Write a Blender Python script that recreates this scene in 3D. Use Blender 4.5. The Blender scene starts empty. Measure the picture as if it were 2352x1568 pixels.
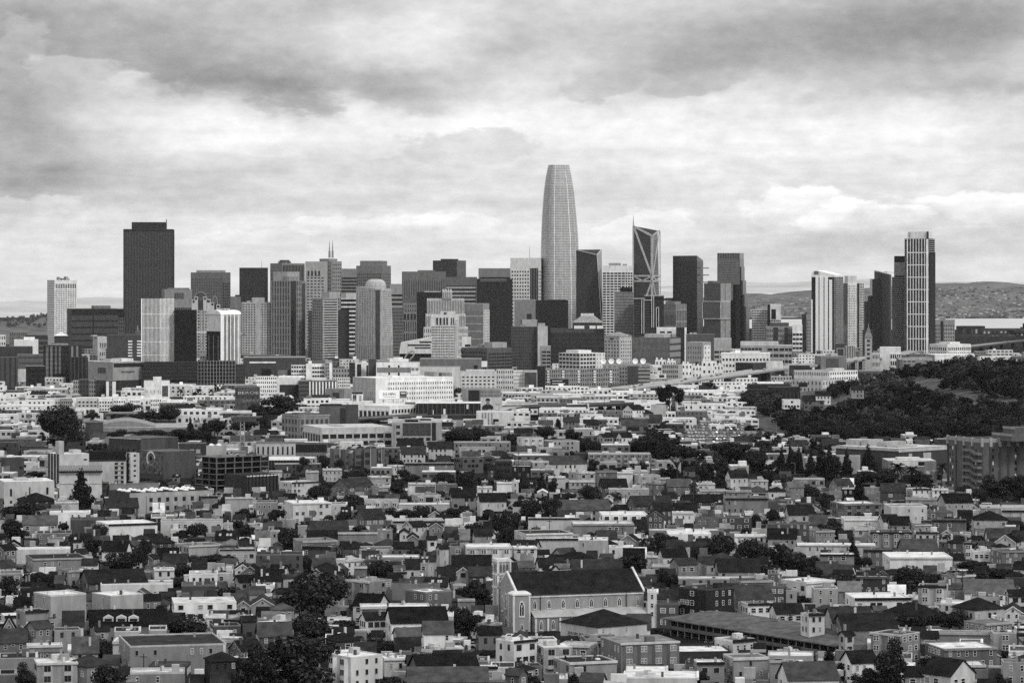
import bpy, math, random
from mathutils import Vector, Matrix
RND = random.Random(11)
sc = bpy.context.scene
col = sc.collection
PI = math.pi
# ---------------------------------------------------------------- camera
# long lens looking level along +Y from a hilltop 120 m above the city; F, CX, HY: focal length and principal point
# in the units the survey below was taken in (a frame 2352 wide, horizon at 640)
F, CX, HY, CAMH = 7036.0, 1176.0, 640.0, 120.0
cam = bpy.data.cameras.new('camera'); cam_o = bpy.data.objects.new('camera', cam); col.objects.link(cam_o)
cam_o.location = (0, 0, CAMH); cam_o.rotation_euler = (PI/2, 0, 0)
cam.sensor_width = 36; cam.lens = 36*F/2352; cam.shift_y = -(784-HY)/2352
cam.clip_start = 1; cam.clip_end = 90000
sc.camera = cam_o
# ---------------------------------------------------------------- sky and sun
SUN_AZ, SUN_EL = math.radians(138), math.radians(42)      # clockwise from the view direction
world = bpy.data.worlds.new('World'); sc.world = world; world.use_nodes = True
wn, wl_ = world.node_tree.nodes, world.node_tree.links
wn.clear()
def N(t, **kw):
    n = wn.new(t)
    for k, v in kw.items(): setattr(n, k, v)
    return n
def mth(op, a, b=None, c=None, clamp=False):
    n = N('ShaderNodeMath', operation=op, use_clamp=clamp)
    for i, v in enumerate((a, b, c)):
        if v is None: continue
        if isinstance(v, (int, float)): n.inputs[i].default_value = v
        else: wl_.new(v, n.inputs[i])
    return n.outputs[0]
tc = N('ShaderNodeTexCoord'); sx = N('ShaderNodeSeparateXYZ'); wl_.new(tc.outputs['Generated'], sx.inputs[0])
X_, Y_, Z_ = sx.outputs
U = mth('MULTIPLY_ADD', mth('ARCTAN2', X_, Y_), F, CX)        # azimuth and elevation in survey units
V = mth('MULTIPLY_ADD', mth('ARCSINE', Z_), -F, HY)
def noise(su, sv, detail, seed, rough=.55):
    c = N('ShaderNodeCombineXYZ')
    wl_.new(mth('MULTIPLY', U, 1/su), c.inputs[0]); wl_.new(mth('MULTIPLY', V, 1/sv), c.inputs[1]); c.inputs[2].default_value = seed
    n = N('ShaderNodeTexNoise'); n.inputs['Scale'].default_value = 1; n.inputs['Detail'].default_value = detail
    n.inputs['Roughness'].default_value = rough
    wl_.new(c.outputs[0], n.inputs['Vector']); return n.outputs[0]
n1, n2 = noise(210, 110, 6, 3.1), noise(190, 90, 6, 9.7)
n3, n4 = noise(250, 125, 9, 5.2, .6), noise(380, 40, 6, 1.3, .6)
Uw = mth('MULTIPLY_ADD', n1, 240, mth('ADD', U, -120)); Vw = mth('MULTIPLY_ADD', n2, 130, mth('ADD', V, -65))
def blob(u, v, ru, rv, rot=0):
    ca, sa = math.cos(math.radians(rot)), math.sin(math.radians(rot))
    du, dv = mth('ADD', Uw, -u), mth('ADD', Vw, -v)
    a = mth('ADD', mth('MULTIPLY', du, ca/ru), mth('MULTIPLY', dv, sa/ru))
    b = mth('ADD', mth('MULTIPLY', du, -sa/rv), mth('MULTIPLY', dv, ca/rv))
    r2 = mth('ADD', mth('MULTIPLY', a, a), mth('MULTIPLY', b, b))
    return mth('EXPONENT', mth('MULTIPLY', r2, -1.0))
def edge(g, lo, hi):
    n = N('ShaderNodeMapRange', interpolation_type='SMOOTHSTEP'); wl_.new(g, n.inputs[0])
    n.inputs[1].default_value = lo; n.inputs[2].default_value = hi; return n.outputs[0]
base_v = .75
acc = mth('MULTIPLY_ADD', n3, .20, base_v-.10)
lowf = edge(V, 120, 480)
acc = mth('ADD', acc, mth('MULTIPLY', mth('MULTIPLY_ADD', n4, .2, -.1), mth('MULTIPLY_ADD', lowf, .8, .2)))
n5, n6 = noise(120, 52, 9, 7.7, .62), noise(48, 26, 6, 2.2, .6)
acc = mth('ADD', acc, mth('MULTIPLY_ADD', n6, .14, -.07))
SOFT = [(330,105,420,110,10,-.15),(570,185,250,52,4,-.11),(835,205,230,48,-3,-.11),(1176,40,1700,110,0,-.06),(20,260,190,190,0,-.20),(110,400,190,50,0,-.10),
        (985,60,170,80,0,.10),(1560,150,210,60,0,-.13),(2200,60,330,110,0,-.16),(2270,200,190,30,0,-.12),(1900,110,320,90,0,-.12),
        (750,10,320,60,0,-.07),(1250,290,760,60,0,.08),(560,290,280,40,0,.05),(1950,330,320,50,0,.05),
        (2050,545,320,34,0,-.08),(350,450,420,40,0,-.06),(1150,110,110,60,0,-.10),(1300,470,500,30,0,-.03),(600,400,500,30,0,-.04),(1700,600,600,26,0,-.05)]
for u, v, ru, rv, rot, a in SOFT: acc = mth('MULTIPLY_ADD', blob(u, v, ru, rv, rot), a, acc)
# billows: a crisp side (s=1 top, s=-1 underside) that fades away on the other
HARD = [(520,190,330,60,9,-1,-.06),(870,222,220,40,-2,-1,-.05),(1060,340,210,62,-3,1,-.12),(205,190,170,52,6,1,.10),(340,205,130,40,10,1,.08),
        (1840,475,170,52,0,1,.13),(2230,470,190,50,0,1,.13),(2000,500,150,40,0,1,.09),(1480,530,160,36,0,1,.08),(820,525,230,36,0,1,.08),(560,545,190,30,0,1,.05),(40,470,220,26,0,1,.09),
        (1350,190,120,38,0,-1,-.08),(1600,200,160,30,0,-1,-.08),(60,110,90,60,0,1,.08),(1050,520,160,26,0,1,.06)]
for u, v, ru, rv, rot, sg, a in HARD:
    g = mth('ADD', blob(u, v, ru, rv, rot), mth('MULTIPLY_ADD', n5, 1.5, -.75))
    fd = mth('MULTIPLY_ADD', mth('ADD', Vw, -v), -sg/(2.2*rv), .55, clamp=True)
    acc = mth('MULTIPLY_ADD', mth('MULTIPLY', edge(g, .38, .66), fd), a, acc)
acc = mth('MINIMUM', mth('MAXIMUM', acc, .3), 1.0)
lum = mth('POWER', acc, 2.3)
up = edge(Z_, .12, .35)                                      # well above the frame the deck is evenly grey
lum = mth('MULTIPLY_ADD', up, mth('SUBTRACT', .62, lum), lum)
sky = N('ShaderNodeTexSky', sky_type='NISHITA'); sky.sun_disc = False
sky.sun_elevation = SUN_EL; sky.sun_rotation = SUN_AZ
bw = N('ShaderNodeRGBToBW'); wl_.new(sky.outputs[0], bw.inputs[0])
bg_sky = N('ShaderNodeBackground'); wl_.new(bw.outputs[0], bg_sky.inputs[0]); bg_sky.inputs[1].default_value = .1
bg_cl = N('ShaderNodeBackground'); wl_.new(lum, bg_cl.inputs[0]); bg_cl.inputs[1].default_value = 1.0
mx = N('ShaderNodeMixShader'); mx.inputs[0].default_value = .94
wl_.new(bg_sky.outputs[0], mx.inputs[1]); wl_.new(bg_cl.outputs[0], mx.inputs[2])
wo = N('ShaderNodeOutputWorld'); wl_.new(mx.outputs[0], wo.inputs[0])
sun = bpy.data.lights.new('sun', 'SUN'); sun.energy = 1.5; sun.angle = math.radians(10); sun.color = (1, .995, .985)
sun_o = bpy.data.objects.new('sun', sun); col.objects.link(sun_o)
sd = Vector((math.sin(SUN_AZ)*math.cos(SUN_EL), math.cos(SUN_AZ)*math.cos(SUN_EL), math.sin(SUN_EL)))
sun_o.rotation_euler = sd.to_track_quat('Z', 'Y').to_euler()
vs = sc.view_settings
vs.view_transform = 'Standard'; vs.look = 'None'; vs.exposure = 0.62; vs.gamma = 1; vs.use_curve_mapping = False
sc.cycles.use_denoising = False
sc.cycles.max_bounces = 4; sc.cycles.diffuse_bounces = 2; sc.cycles.glossy_bounces = 2; sc.cycles.volume_bounces = 1
sc.cycles.transmission_bounces = 2; sc.cycles.transparent_max_bounces = 4
# ---------------------------------------------------------------- materials (the photograph is black and white)
TONE = [.008, .020, .040, .075, .135, .235, .36, .53, .71, .85]
_mats = {}
def _mat(key, tone, rough, spec, var, scale, streak=0.0):
    if key in _mats: return _mats[key]
    m = bpy.data.materials.new(key); m.use_nodes = True
    nt = m.node_tree; b = nt.nodes['Principled BSDF']
    b.inputs['Roughness'].default_value = rough; b.inputs['Specular IOR Level'].default_value = spec
    if var > 0:
        g = nt.nodes.new('ShaderNodeNewGeometry')
        mp = nt.nodes.new('ShaderNodeMapping'); mp.inputs['Scale'].default_value = (scale, scale, scale*(.35 if streak else 1))
        nt.links.new(g.outputs['Position'], mp.inputs[0])
        n = nt.nodes.new('ShaderNodeTexNoise'); n.inputs['Detail'].default_value = 5; n.inputs['Roughness'].default_value = .65
        n.inputs['Scale'].default_value = 1
        nt.links.new(mp.outputs[0], n.inputs['Vector'])
        r = nt.nodes.new('ShaderNodeMapRange'); r.inputs[1].default_value = .3; r.inputs[2].default_value = .7
        r.inputs[3].default_value = tone*(1-var); r.inputs[4].default_value = min(.9, tone*(1+var))
        nt.links.new(n.outputs[0], r.inputs[0])
        nt.links.new(r.outputs[0], b.inputs['Base Color'])
    else:
        b.inputs['Base Color'].default_value = (tone, tone, tone, 1)
    _mats[key] = m; return m
def wall(t): return _mat('painted_wall_%02d' % round(t*10), tone(t), .9, .05, .24, .3, 1)
def roofm(t): return _mat('roof_covering_%02d' % round(t*10), tone(t), .95, .0, .45, .3)
def glass(t): return _mat('window_glass_%02d' % round(t*10), tone(t), .22, .5, .25, .15)
def leafm(k): return _mat('leaf_%d' % k, (.010, .020, .036, .062)[k], .8, .0, .5, .35)
def tone(t):
    i = max(0, min(8, int(t))); f = min(1, max(0, t-i)); return TONE[i]*(1-f)+TONE[i+1]*f
BARK = _mat('bark', .06, .9, .1, .3, 2)
FRAME = _mat('white_trim', .72, .6, .3, .05, 1)
PANE = _mat('dark_pane', .018, .12, .5, 0, 1)
CURT = _mat('pane_with_blind', .22, .3, .5, .3, .6)
STEEL = _mat('grey_steel', .3, .5, .4, .1, 1)
WHITE = _mat('white_paint', .82, .6, .3, .05, .5)
BLACK = _mat('black_paint', .012, .6, .3, .1, .5)
# ---------------------------------------------------------------- mesh helpers
class MB:
    def __init__(s): s.v = []; s.f = []; s.m = []; s.mats = []
    def mi(s, m):
        if m not in s.mats: s.mats.append(m)
        return s.mats.index(m)
    def face(s, pts, m):
        i = len(s.v); s.v += [tuple(p) for p in pts]; s.f.append(tuple(range(i, i+len(pts)))); s.m.append(s.mi(m))
    def box(s, x0, x1, y0, y1, z0, z1, m, top=None, bottom=False):
        i = len(s.v); k = s.mi(m); kt = k if top is None else s.mi(top)
        s.v += [(x0,y0,z0),(x1,y0,z0),(x1,y1,z0),(x0,y1,z0),(x0,y0,z1),(x1,y0,z1),(x1,y1,z1),(x0,y1,z1)]
        s.f += [(i,i+1,i+5,i+4),(i+1,i+2,i+6,i+5),(i+2,i+3,i+7,i+6),(i+3,i,i+4,i+7),(i+4,i+5,i+6,i+7)]; s.m += [k,k,k,k,kt]
        if bottom: s.f.append((i+3,i+2,i+1,i)); s.m.append(k)
    def loft(s, rings, m, cap=True, capm=None):
        i = len(s.v); n = len(rings[0]); k = s.mi(m)
        for r in rings: s.v += [tuple(p) for p in r]
        for a in range(len(rings)-1):
            for b in range(n):
                c = (b+1) % n
                s.f.append((i+a*n+b, i+a*n+c, i+(a+1)*n+c, i+(a+1)*n+b)); s.m.append(k)
        if cap:
            s.f.append(tuple(i+(len(rings)-1)*n+b for b in range(n))); s.m.append(s.mi(capm or m))
    def tube(s, p, q, r0, r1, m, n=6):
        p, q = Vector(p), Vector(q); d = (q-p).normalized()
        a = d.orthogonal().normalized(); b = d.cross(a)
        R = [[pt+(a*math.cos(2*PI*k/n)+b*math.sin(2*PI*k/n))*r for k in range(n)] for pt, r in ((p, r0), (q, r1))]
        s.loft(R, m)
    def mesh(s, name):
        me = bpy.data.meshes.new(name); me.from_pydata(s.v, [], s.f)
        for m in s.mats: me.materials.append(m)
        me.polygons.foreach_set('material_index', s.m); me.update(); return me
    def build(s, name, parent=None, kind=None):
        return put(name, s.mesh(name), parent, kind=kind)
def put(name, me, parent=None, loc=None, scale=None, rz=None, kind=None):
    o = bpy.data.objects.new(name, me); col.objects.link(o)
    if parent is not None: o.parent = parent
    if loc is not None: o.location = loc
    if scale is not None: o.scale = scale
    if rz is not None: o.rotation_euler = (0, 0, rz)
    if kind: o['kind'] = kind
    return o
def thing(name, label, cat, loc, rz=0, group=None):
    o = bpy.data.objects.new(name, None); col.objects.link(o); o.location = loc; o.rotation_euler = (0, 0, rz)
    tag(o, label, cat, group); return o
def tag(o, label, cat, group=None):
    o['label'] = label; o['category'] = cat
    if group: o['group'] = group
_cube = {}
def cube(m):
    if m.name not in _cube:
        b = MB(); b.box(0,1,0,1,0,1,m,bottom=True); _cube[m.name] = b.mesh('bar')
    return _cube[m.name]
def bar(name, root, x0, x1, y0, y1, z0, z1, m):
    return put(name, cube(m), root, (x0, y0, z0), (x1-x0, y1-y0, z1-z0))
def graft(src, dst):
    """hand the pieces of one surveyed block over to another thing as its parts"""
    w = lambda o: Matrix.Translation(o.location) @ Matrix.Rotation(o.rotation_euler.z, 4, 'Z')
    q = w(dst).inverted() @ w(src)
    for ch in list(src.children): ch.parent = dst; ch.matrix_parent_inverse = q
    bpy.data.objects.remove(src)
def structure(o): o['kind'] = 'structure'; return o
# ---------------------------------------------------------------- survey: pixel columns and rows of the photograph to metres
def GX(x, d): return (x-CX)*d/F
def GZ(y, d): return CAMH+(HY-y)*d/F
def DB(yb): return CAMH*F/(yb-HY)
LISTED = []       # (x0, x1, ytop, ybase, d, depth, ybottom seen) of every surveyed thing, so that fill-in leaves them room
class Bld:
    """Box-plan building: near corner at the root; local -x runs along its left face (L), local +y along its right face (R)."""
    def __init__(s, name, label, cat, x0, xs, x1, yt, d, depth=None, ang=None, wl=None, wr=None, group=None, z=0, yv=None):
        if xs is None: xs = x1
        lw, rw = xs-x0, x1-xs
        a0 = math.atan((xs-CX)/F)
        if ang is not None: a = math.radians(ang)
        elif rw < 1: a = 0.0
        elif lw < 1: a = PI/2-.001
        else: a = math.atan2(rw, lw)
        if lw < 1 and ang is None:                             # one face only, seen square on
            xs, lw, rw, a = x1, x1-x0, 0, 0.0; a0 = math.atan((x1-CX)/F)
        s.wl = wl or max(lw*d/F/max(math.cos(a), .05), 1)
        s.wr = wr or (rw*d/F/math.sin(a) if rw >= 1 and math.sin(a) > .05 else (depth or min(s.wl*.9, 40)))
        if depth and not wr and rw < 1: s.wr = depth
        s.root = thing(name, label, cat, (GX(xs, d), d, z), -a-a0, group)
        s.d = d; s.z0 = z; s.H = GZ(yt, d)-z; s.px = F/d
        s.x0, s.xs, s.x1, s.yt = x0, xs, x1, yt
        yb = HY+CAMH*F/d
        LISTED.append((x0, x1, yt, yb, d, max(s.wr*math.cos(a), s.wl*math.sin(a)), yv if yv is not None else yt+(yb-yt)*.8))
    def W(s, f): return s.wl if f == 'L' else s.wr
    def rect(s, mb, f, u0, u1, z0, z1, m, out, inn=.05):
        if f == 'L': mb.box(-s.wl+u0, -s.wl+u1, -out, inn, z0, z1, m, bottom=True)
        else: mb.box(-inn, out, u0, u1, z0, z1, m, bottom=True)
    def bar(s, name, f, u0, u1, z0, z1, m, out, inn=.05):
        if f == 'L': return bar(name, s.root, -s.wl+u0, -s.wl+u1, -out, inn, z0, z1, m)
        return bar(name, s.root, -inn, out, u0, u1, z0, z1, m)
    def body(s, m, top=None, name='wall', z1=None):
        b = MB(); b.box(-s.wl, 0, 0, s.wr, -.5, z1 or s.H, m, top or m); s.wallo = b.build(name, s.root); return s
    def roofbox(s, x0, x1, yt, m, name='roof_block', z0=None, dep=(.25,.75)):
        h = GZ(yt, s.d+s.wr*.3)-s.z0
        u0, u1 = (x0-s.x0)/max(1,s.x1-s.x0), (x1-s.x0)/max(1,s.x1-s.x0)
        if s.x1-s.xs > s.xs-s.x0 > .5:
            return bar(name, s.root, -s.wl*dep[1], -s.wl*dep[0], u0*s.wr, u1*s.wr, (z0 if z0 is not None else s.H)-.02, h, m)
        return bar(name, s.root, -s.wl+u0*s.wl, -s.wl+u1*s.wl, s.wr*dep[0], s.wr*dep[1], (z0 if z0 is not None else s.H)-.02, h, m)
    def layers(s, L):
        for ly in L:
            f, op = ly[0], ly[1]
            reg = ly[-1] if isinstance(ly[-1], tuple) else (0,1,0,1)
            Wd = s.W(f); u0, u1 = reg[0]*Wd, reg[1]*Wd; zt, zb = s.H*(1-reg[2]), s.H*(1-reg[3]); zb = max(zb, -.3)
            if op == 'g':                                          # glass behind a grid of piers and spandrels
                n, m_, fw, fh, wt, gt = ly[2:8]
                s.bar('glazing', f, u0+.01, u1-.01, zb+.01, zt-.01, glass(gt), .15)
                mb = MB(); w = wall(wt); cw = (u1-u0)/n; ch = (zt-zb)/m_
                for i in range(n+1):
                    c = u0+i*cw; a, b = max(u0, c-cw*(1-fw)/2), min(u1, c+cw*(1-fw)/2)
                    s.rect(mb, f, a, b, zb, zt, w, .6)
                for j in range(m_+1):
                    c = zb+j*ch; a, b = max(zb, c-ch*(1-fh)/2), min(zt, c+ch*(1-fh)/2)
                    s.rect(mb, f, u0+.02, u1-.02, a+.003, b-.003, w, .5)
                mb.build('window_grid', s.root, 'stuff')
            elif op in 'vh':
                n, fr, t = ly[2:5]; out = .45 if op == 'v' else .35
                mm = glass(t[0]) if isinstance(t, list) else wall(t)
                step = ((u1-u0) if op == 'v' else (zt-zb))/n
                single = n <= 14 and step*fr*s.px > 1.3
                mb = MB()
                for i in range(n):
                    c = (i+.5)*step; a, b = c-step*fr/2, c+step*fr/2
                    q = (u0+a, u0+b, zb, zt) if op == 'v' else (u0+.01, u1-.01, zb+a, zb+b)
                    if single: s.bar('fin' if op == 'v' else 'floor_band', f, *q, mm, out)
                    else: s.rect(mb, f, *q, mm, out)
                if not single: mb.build('fin_grid' if op == 'v' else 'band_grid', s.root, 'stuff')
            elif op == 'p':
                t = ly[2]; mm = glass(t[0]) if isinstance(t, list) else wall(t)
                s.bar('panel', f, u0+.02, u1-.02, zb, zt-.02, mm, .25)
            elif op == 'o':                                        # outline frame
                t, wd = ly[2], ly[3]
                for q in ((u0,u0+wd,zb,zt),(u1-wd,u1,zb,zt),(u0+wd,u1-wd,zt-wd,zt),(u0+wd,u1-wd,zb,zb+wd)):
                    s.bar('frame_bar', f, *q, wall(t), .7)
        return s
    def brace(s, f, u0, y0, u1, y1, w, m, name='brace', out=.8):
        """diagonal bar on a face between two points: u as share of the face, y as photo row"""
        W_ = s.W(f); a = Vector((u0*W_, GZ(y0, s.d)-s.z0)); b = Vector((u1*W_, GZ(y1, s.d)-s.z0))
        n = (b-a).normalized(); p = Vector((-n.y, n.x))*w/2
        q = [a+p, a-p, b-p, b+p]; mb = MB()
        def P(c, o): return (-s.wl+c.x, -o, c.y) if f == 'L' else (o, c.x, c.y)
        inn, o_ = [P(c, -.05) for c in q], [P(c, out) for c in q]
        mb.face(o_, m)
        for i in range(4): mb.face([inn[i], inn[(i+1)%4], o_[(i+1)%4], o_[i]], m)
        return mb.build(name, s.root)
# ---------------------------------------------------------------- ground, water, hills
def sheet(name, pts, z, m):
    b = MB(); b.face([(x, y, z) for x, y in pts], m); o = b.build(name); return structure(o)
LAND = _mat('city_ground', .022, .95, .0, .6, .03)
sheet('ground', [(-40000,-3000),(40000,-3000),(40000,14900),(-40000,14900)], 0, LAND)
WATER = _mat('bay_water', .42, .35, .5, .12, .004)
yw0, yw1 = DB(757), DB(731)
sheet('water', [(430,yw0+700),(640,yw0-40),(1000,yw0),(3500,yw0-200),(9000,yw0),(9000,yw1),(3000,yw1+100),(1650,yw1),(500,yw1-300)], .3, WATER)
def smooth(a, b, x):
    t = min(1, max(0, (x-a)/(b-a))); return t*t*(3-2*t)
def prof(P, x):
    if x <= P[0][0]: return P[0][1]
    for (a, b), (c, d) in zip(P, P[1:]):
        if x <= c: return b+(d-b)*(x-a)/(c-a)
    return P[-1][1]
def hn(x, y, s):   # cheap smooth pseudo-noise for terrain
    return (math.sin(x/s*1.7+y/s*.6)+math.sin(x/s*.83-y/s*1.31+1.7)+.6*math.sin(x/s*2.9+y/s*2.1+.4)+.5*math.sin(x/s*4.7-y/s*3.7))/3.1
def ridge(name, P, d_foot, d_top, d_back, m, x0, x1, nx, ny, amp):
    """a range of hills: skyline P given as (column,row) at distance d_top, sloping to level ground at d_foot"""
    def zf(x, d):
        u = CX+x*F/d_top
        top = GZ(prof(P, u), d_top)
        s = smooth(d_foot, d_top, d)**.8 if d < d_top else 1-.7*smooth(d_top, d_back, d)
        w = max(0, min(1, (d-d_foot)/(d_top-d_foot)))
        return max(-2, top*s+hn(x, d, 420)*amp*w*(1-.75*smooth(d_top*.94, d_top, d))+hn(x+999, d*.7, 150)*amp*.35*w*(1-.6*smooth(d_top*.94, d_top, d)))
    b = MB(); xs = [GX(x0, d_top)+(GX(x1, d_top)-GX(x0, d_top))*i/nx for i in range(nx+1)]
    ds = [d_foot+(d_back-d_foot)*j/ny for j in range(ny+1)]
    b.v = [(x, d, zf(x, d)) for d in ds for x in xs]; k = b.mi(m)
    for j in range(ny):
        for i in range(nx):
            a = j*(nx+1)+i; b.f.append((a, a+1, a+nx+2, a+nx+1)); b.m.append(k)
    o = structure(b.build(name)); 
    for p in o.data.polygons: p.use_smooth = True
    return zf
HILL = _mat('dry_grass_and_scrub', .105, .95, .1, .6, .006)
HILL2 = _mat('distant_hill', .42, .95, .1, .3, .002)  # pale dry grass, with distance haze lightened into the base colour
EAST = [(1000,690),(1700,684),(1735,673),(1800,678),(1830,672),(1870,667),(1990,661),(2100,654),(2147,650),(2190,649),(2230,651),(2262,646),(2292,648),(2352,656),(2600,652),(3200,670),(4500,690)]
zE = ridge('hills', EAST, DB(729), 11800, 15000, HILL, 1560, 3600, 130, 46, 16)
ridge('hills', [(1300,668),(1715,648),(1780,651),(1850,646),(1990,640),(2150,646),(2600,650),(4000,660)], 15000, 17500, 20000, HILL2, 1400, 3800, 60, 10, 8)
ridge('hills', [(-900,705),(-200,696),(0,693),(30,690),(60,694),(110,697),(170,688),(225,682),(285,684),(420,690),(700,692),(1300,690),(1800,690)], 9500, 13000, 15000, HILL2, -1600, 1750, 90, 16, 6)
NEARH = [(-300,742),(-40,740),(0,739),(50,733),(108,727),(160,722),(230,730),(330,765),(420,790)]
zN = ridge('hills', NEARH, 5600, 7000, 8600, _mat('wooded_hillside', .10, .95, .1, .5, .02), -250, 420, 50, 18, 4)
# ---------------------------------------------------------------- tower table
OT = 'office tower'; AT = 'apartment tower'
TW = {}
def T(key, name, label, x0, xs, x1, yt, yb, t, L=(), roofs=(), cat=OT, depth=None, top=None, **k):
    s = Bld(name, label, cat, x0, xs, x1, yt, DB(yb), depth, **k)
    s.body(wall(t), roofm(top if top is not None else min(9, t+1)))
    s.layers(L)
    for r in roofs: s.roofbox(r[0], r[1], r[2], wall(r[3]), dep=r[4] if len(r) > 4 else (.2,.8), name=r[5] if len(r) > 5 else 'roof_block')
    TW[key] = s
    return s
def gr(n, m, fw=.6, fh=.6, wt=5, gt=0, f='L', reg=(0,1,0,1)): return (f, 'g', n, m, fw, fh, wt, gt, reg)
G_ = [0]
# --- the west end
T('hotel', 'office_tower', 'white slab tower with rows of square dark windows, furthest toward the left edge', 108.5, 125, 176, 643, 795, 7.6,
  [('R','g',12,27,.62,.5,7.8,.5,(.04,.97,.14,.9)), ('R','g',12,1,.6,.95,7.8,.5,(.04,.97,.055,.125)), ('L','h',28,.18,5)],
  [(128,133,636,5,(.3,.6)),(138,144,639,4,(.3,.6)),(150,156,635,5,(.3,.6)),(158,163,639,5,(.4,.7))])
s = T('bigdark', 'office_tower', 'huge dark brown tower with notched top, tallest on the left of the skyline', 284, 398, 403, 526.7, 788, 1.4,
  [('L','g',17,52,.6,.55,2.7,.3,(.02,.985,.02,.98)), ('L','p',1.1,(.0,1,.30,.335)), ('L','p',1.1,(.0,1,.66,.68))],
  [(303.5,385,510.5,1.5,(.1,.9)),(384.5,386.5,503.5,4,(.4,.5),'fin')], cat=OT, depth=50)
s.bar('roof_edge','L',0,s.wl,s.H-1.2,s.H+.4,wall(2.2),.8)
T('slabw', 'office_building', 'black slab block with pale end wall and dark floor bands', 154, 164, 247, 709, 812, 3.2,
  [('R','p',1.2),('R','h',6,.75,2.6,(0,.45,.13,1)),('R','h',6,.75,2.6,(.48,1,.13,1))], [(201,234,702,4)], cat='office building', wr=75)
T('slabw2', 'office_building', 'grey block with dark mechanical storey beside the huge brown tower', 247, None, 286, 730, 806, 3.4, [gr(9,9,.6,.6,3.4,1)], [(258,286,709,1)], cat='office building')
T('behindfin', 'office_building', 'pale topped office block behind the white finned tower', 372, 378, 441, 664.5, 800, 4.8,
  [('R','g',14,11,.75,.55,4.2,1,(.02,.98,.3,.98)),('R','v',5,.6,2,(.35,.7,.06,.16))], [(382,436,661,4)], cat='office building')
T('squaregrid', 'office_tower', 'grey tower of square windows with a long roof plinth', 438.5, None, 529.5, 625.5, 790, 3.7,
  [gr(13,21,.6,.6,3.6,2.6,'L',(.02,.79,.08,.98)), gr(4,21,.62,.62,3.4,.4,'L',(.80,.99,.14,.98))], [(451,518,620.5,5,(.2,.8),'roof_plinth')])  # right-hand columns: darker reflection painted into the glass tone
T('gap1','office_building','low grey block in the gap left of the dark ribbed tower', 529, None, 553, 681, 800, 4.2, [gr(6,4,.6,.5,4,1.5,'L',(0,1,.5,1))], [(540,552,677,1.5)], cat='office building')
# --- fan-topped hotel
s = T('fan', 'hotel_tower', 'hotel tower stepping up in white jagged shoulders to an arched fan window', 437, None, 508, 713, 812, 5.5, [gr(9,14,.55,.55,6,1)], cat='hotel tower', depth=35)
d = s.d; px = d/F
for (x0, x1, y) in ((441,449,688),(447,455,681),(467,475,681),(474,484,687),(484,492,694),(497,506,699)):
    b = s.roofbox(x0, x1, y, wall(6.5), 'stepped_bay', dep=(.0,.6)); 
    s.bar('window', 'L', (x0-437)*px+1.2, (x1-437)*px-1.2, GZ(y,d)-9+4, GZ(y,d)-9+7.5, glass(.5), .3)
def arch(s, xc, yb_, r, yt_, name):
    m = MB(); n = 14; x = (xc-s.xs)*px
    out = [(x+math.cos(PI*i/n)*r*px, GZ(yb_-math.sin(PI*i/n)*(yb_-yt_)*1.0, d)) for i in range(n+1)]
    outer = [(x+math.cos(PI*i/n)*(r+2)*px, GZ(yb_-math.sin(PI*i/n)*(yb_-yt_+2), d)) for i in range(n+1)]
    m.face([(a, 1, z) for a, z in out], glass(2.2))
    for i in range(n):
        (a0,z0),(a1,z1),(b0,z3),(b1,z4) = out[i],out[i+1],outer[i],outer[i+1]
        m.face([(a0,0,z0),(b0,0,z3),(b1,0,z4),(a1,0,z1)], wall(5)); m.face([(b0,0,z3),(b0,22,z3),(b1,22,z4),(b1,0,z4)], wall(3))
    for i in range(2, n-1, 2): m.tube((x,.6,GZ(yb_,d)), (out[i][0],.6,out[i][1]), .5, .5, wall(4), 4)
    m.face([(out[0][0],.8,GZ(yb_,d)),(out[0][0],.8,GZ(715,d)),(out[-1][0],.8,GZ(715,d)),(out[-1][0],.8,GZ(yb_,d))], glass(1.5))
    return m.build(name, s.root)
arch(s, 461, 690, 14.5, 671.5, 'arched_window'); arch(s, 494, 698, 4.5, 681, 'arched_window')
for x in (463.5,470.5): s.bar('column','L',(x-437)*px-1,(x-437)*px+1,0,GZ(712,d),wall(6),2)
# --- white finned tower and its black neighbour
s = T('finned', 'office_tower', 'broad tower of bright white vertical fins on grey glass', 325.5, None, 400.5, 688.5, 893, 3.2,
  [('L','p',[1.6])], depth=32)
w_ = s.wl
for i in range(25):
    u = w_*(i+.5)/25; big = .33 if i > 13 else .22
    s.bar('fin','L',u-w_/50*big*2*.9,u+w_/50*big*2*.9,GZ(832,s.d),s.H+1.5,wall(8.4),1.0)
for y in (721,753,785,815): s.bar('floor_band','L',0,w_,GZ(y,s.d)-.4,GZ(y,s.d)+.4,wall(7),.7)
s.bar('corner_fin','L',-.3,.9,0,s.H+1.5,WHITE,1.2)
T('finneddark', 'office_tower', 'black glass half joined to the white finned tower', 400.5, None, 452, 711.7, 893.5, .8, [('L','v',22,.35,1.5)], depth=32)
s = T('podium', 'office_building', 'dark glass podium block at the foot of the white finned tower', 330, 453, 456, 832, 898, 1, [('L','g',30,5,.85,.75,1.2,.8,(0,1,0,.62))], cat='office building', depth=40)
for i in range(24):
    u = s.wl*(.48+.5*(i+.5)/24); s.bar('fin','L',u-.3,u+.3,0,GZ(880,s.d),wall(8),.6)
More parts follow.
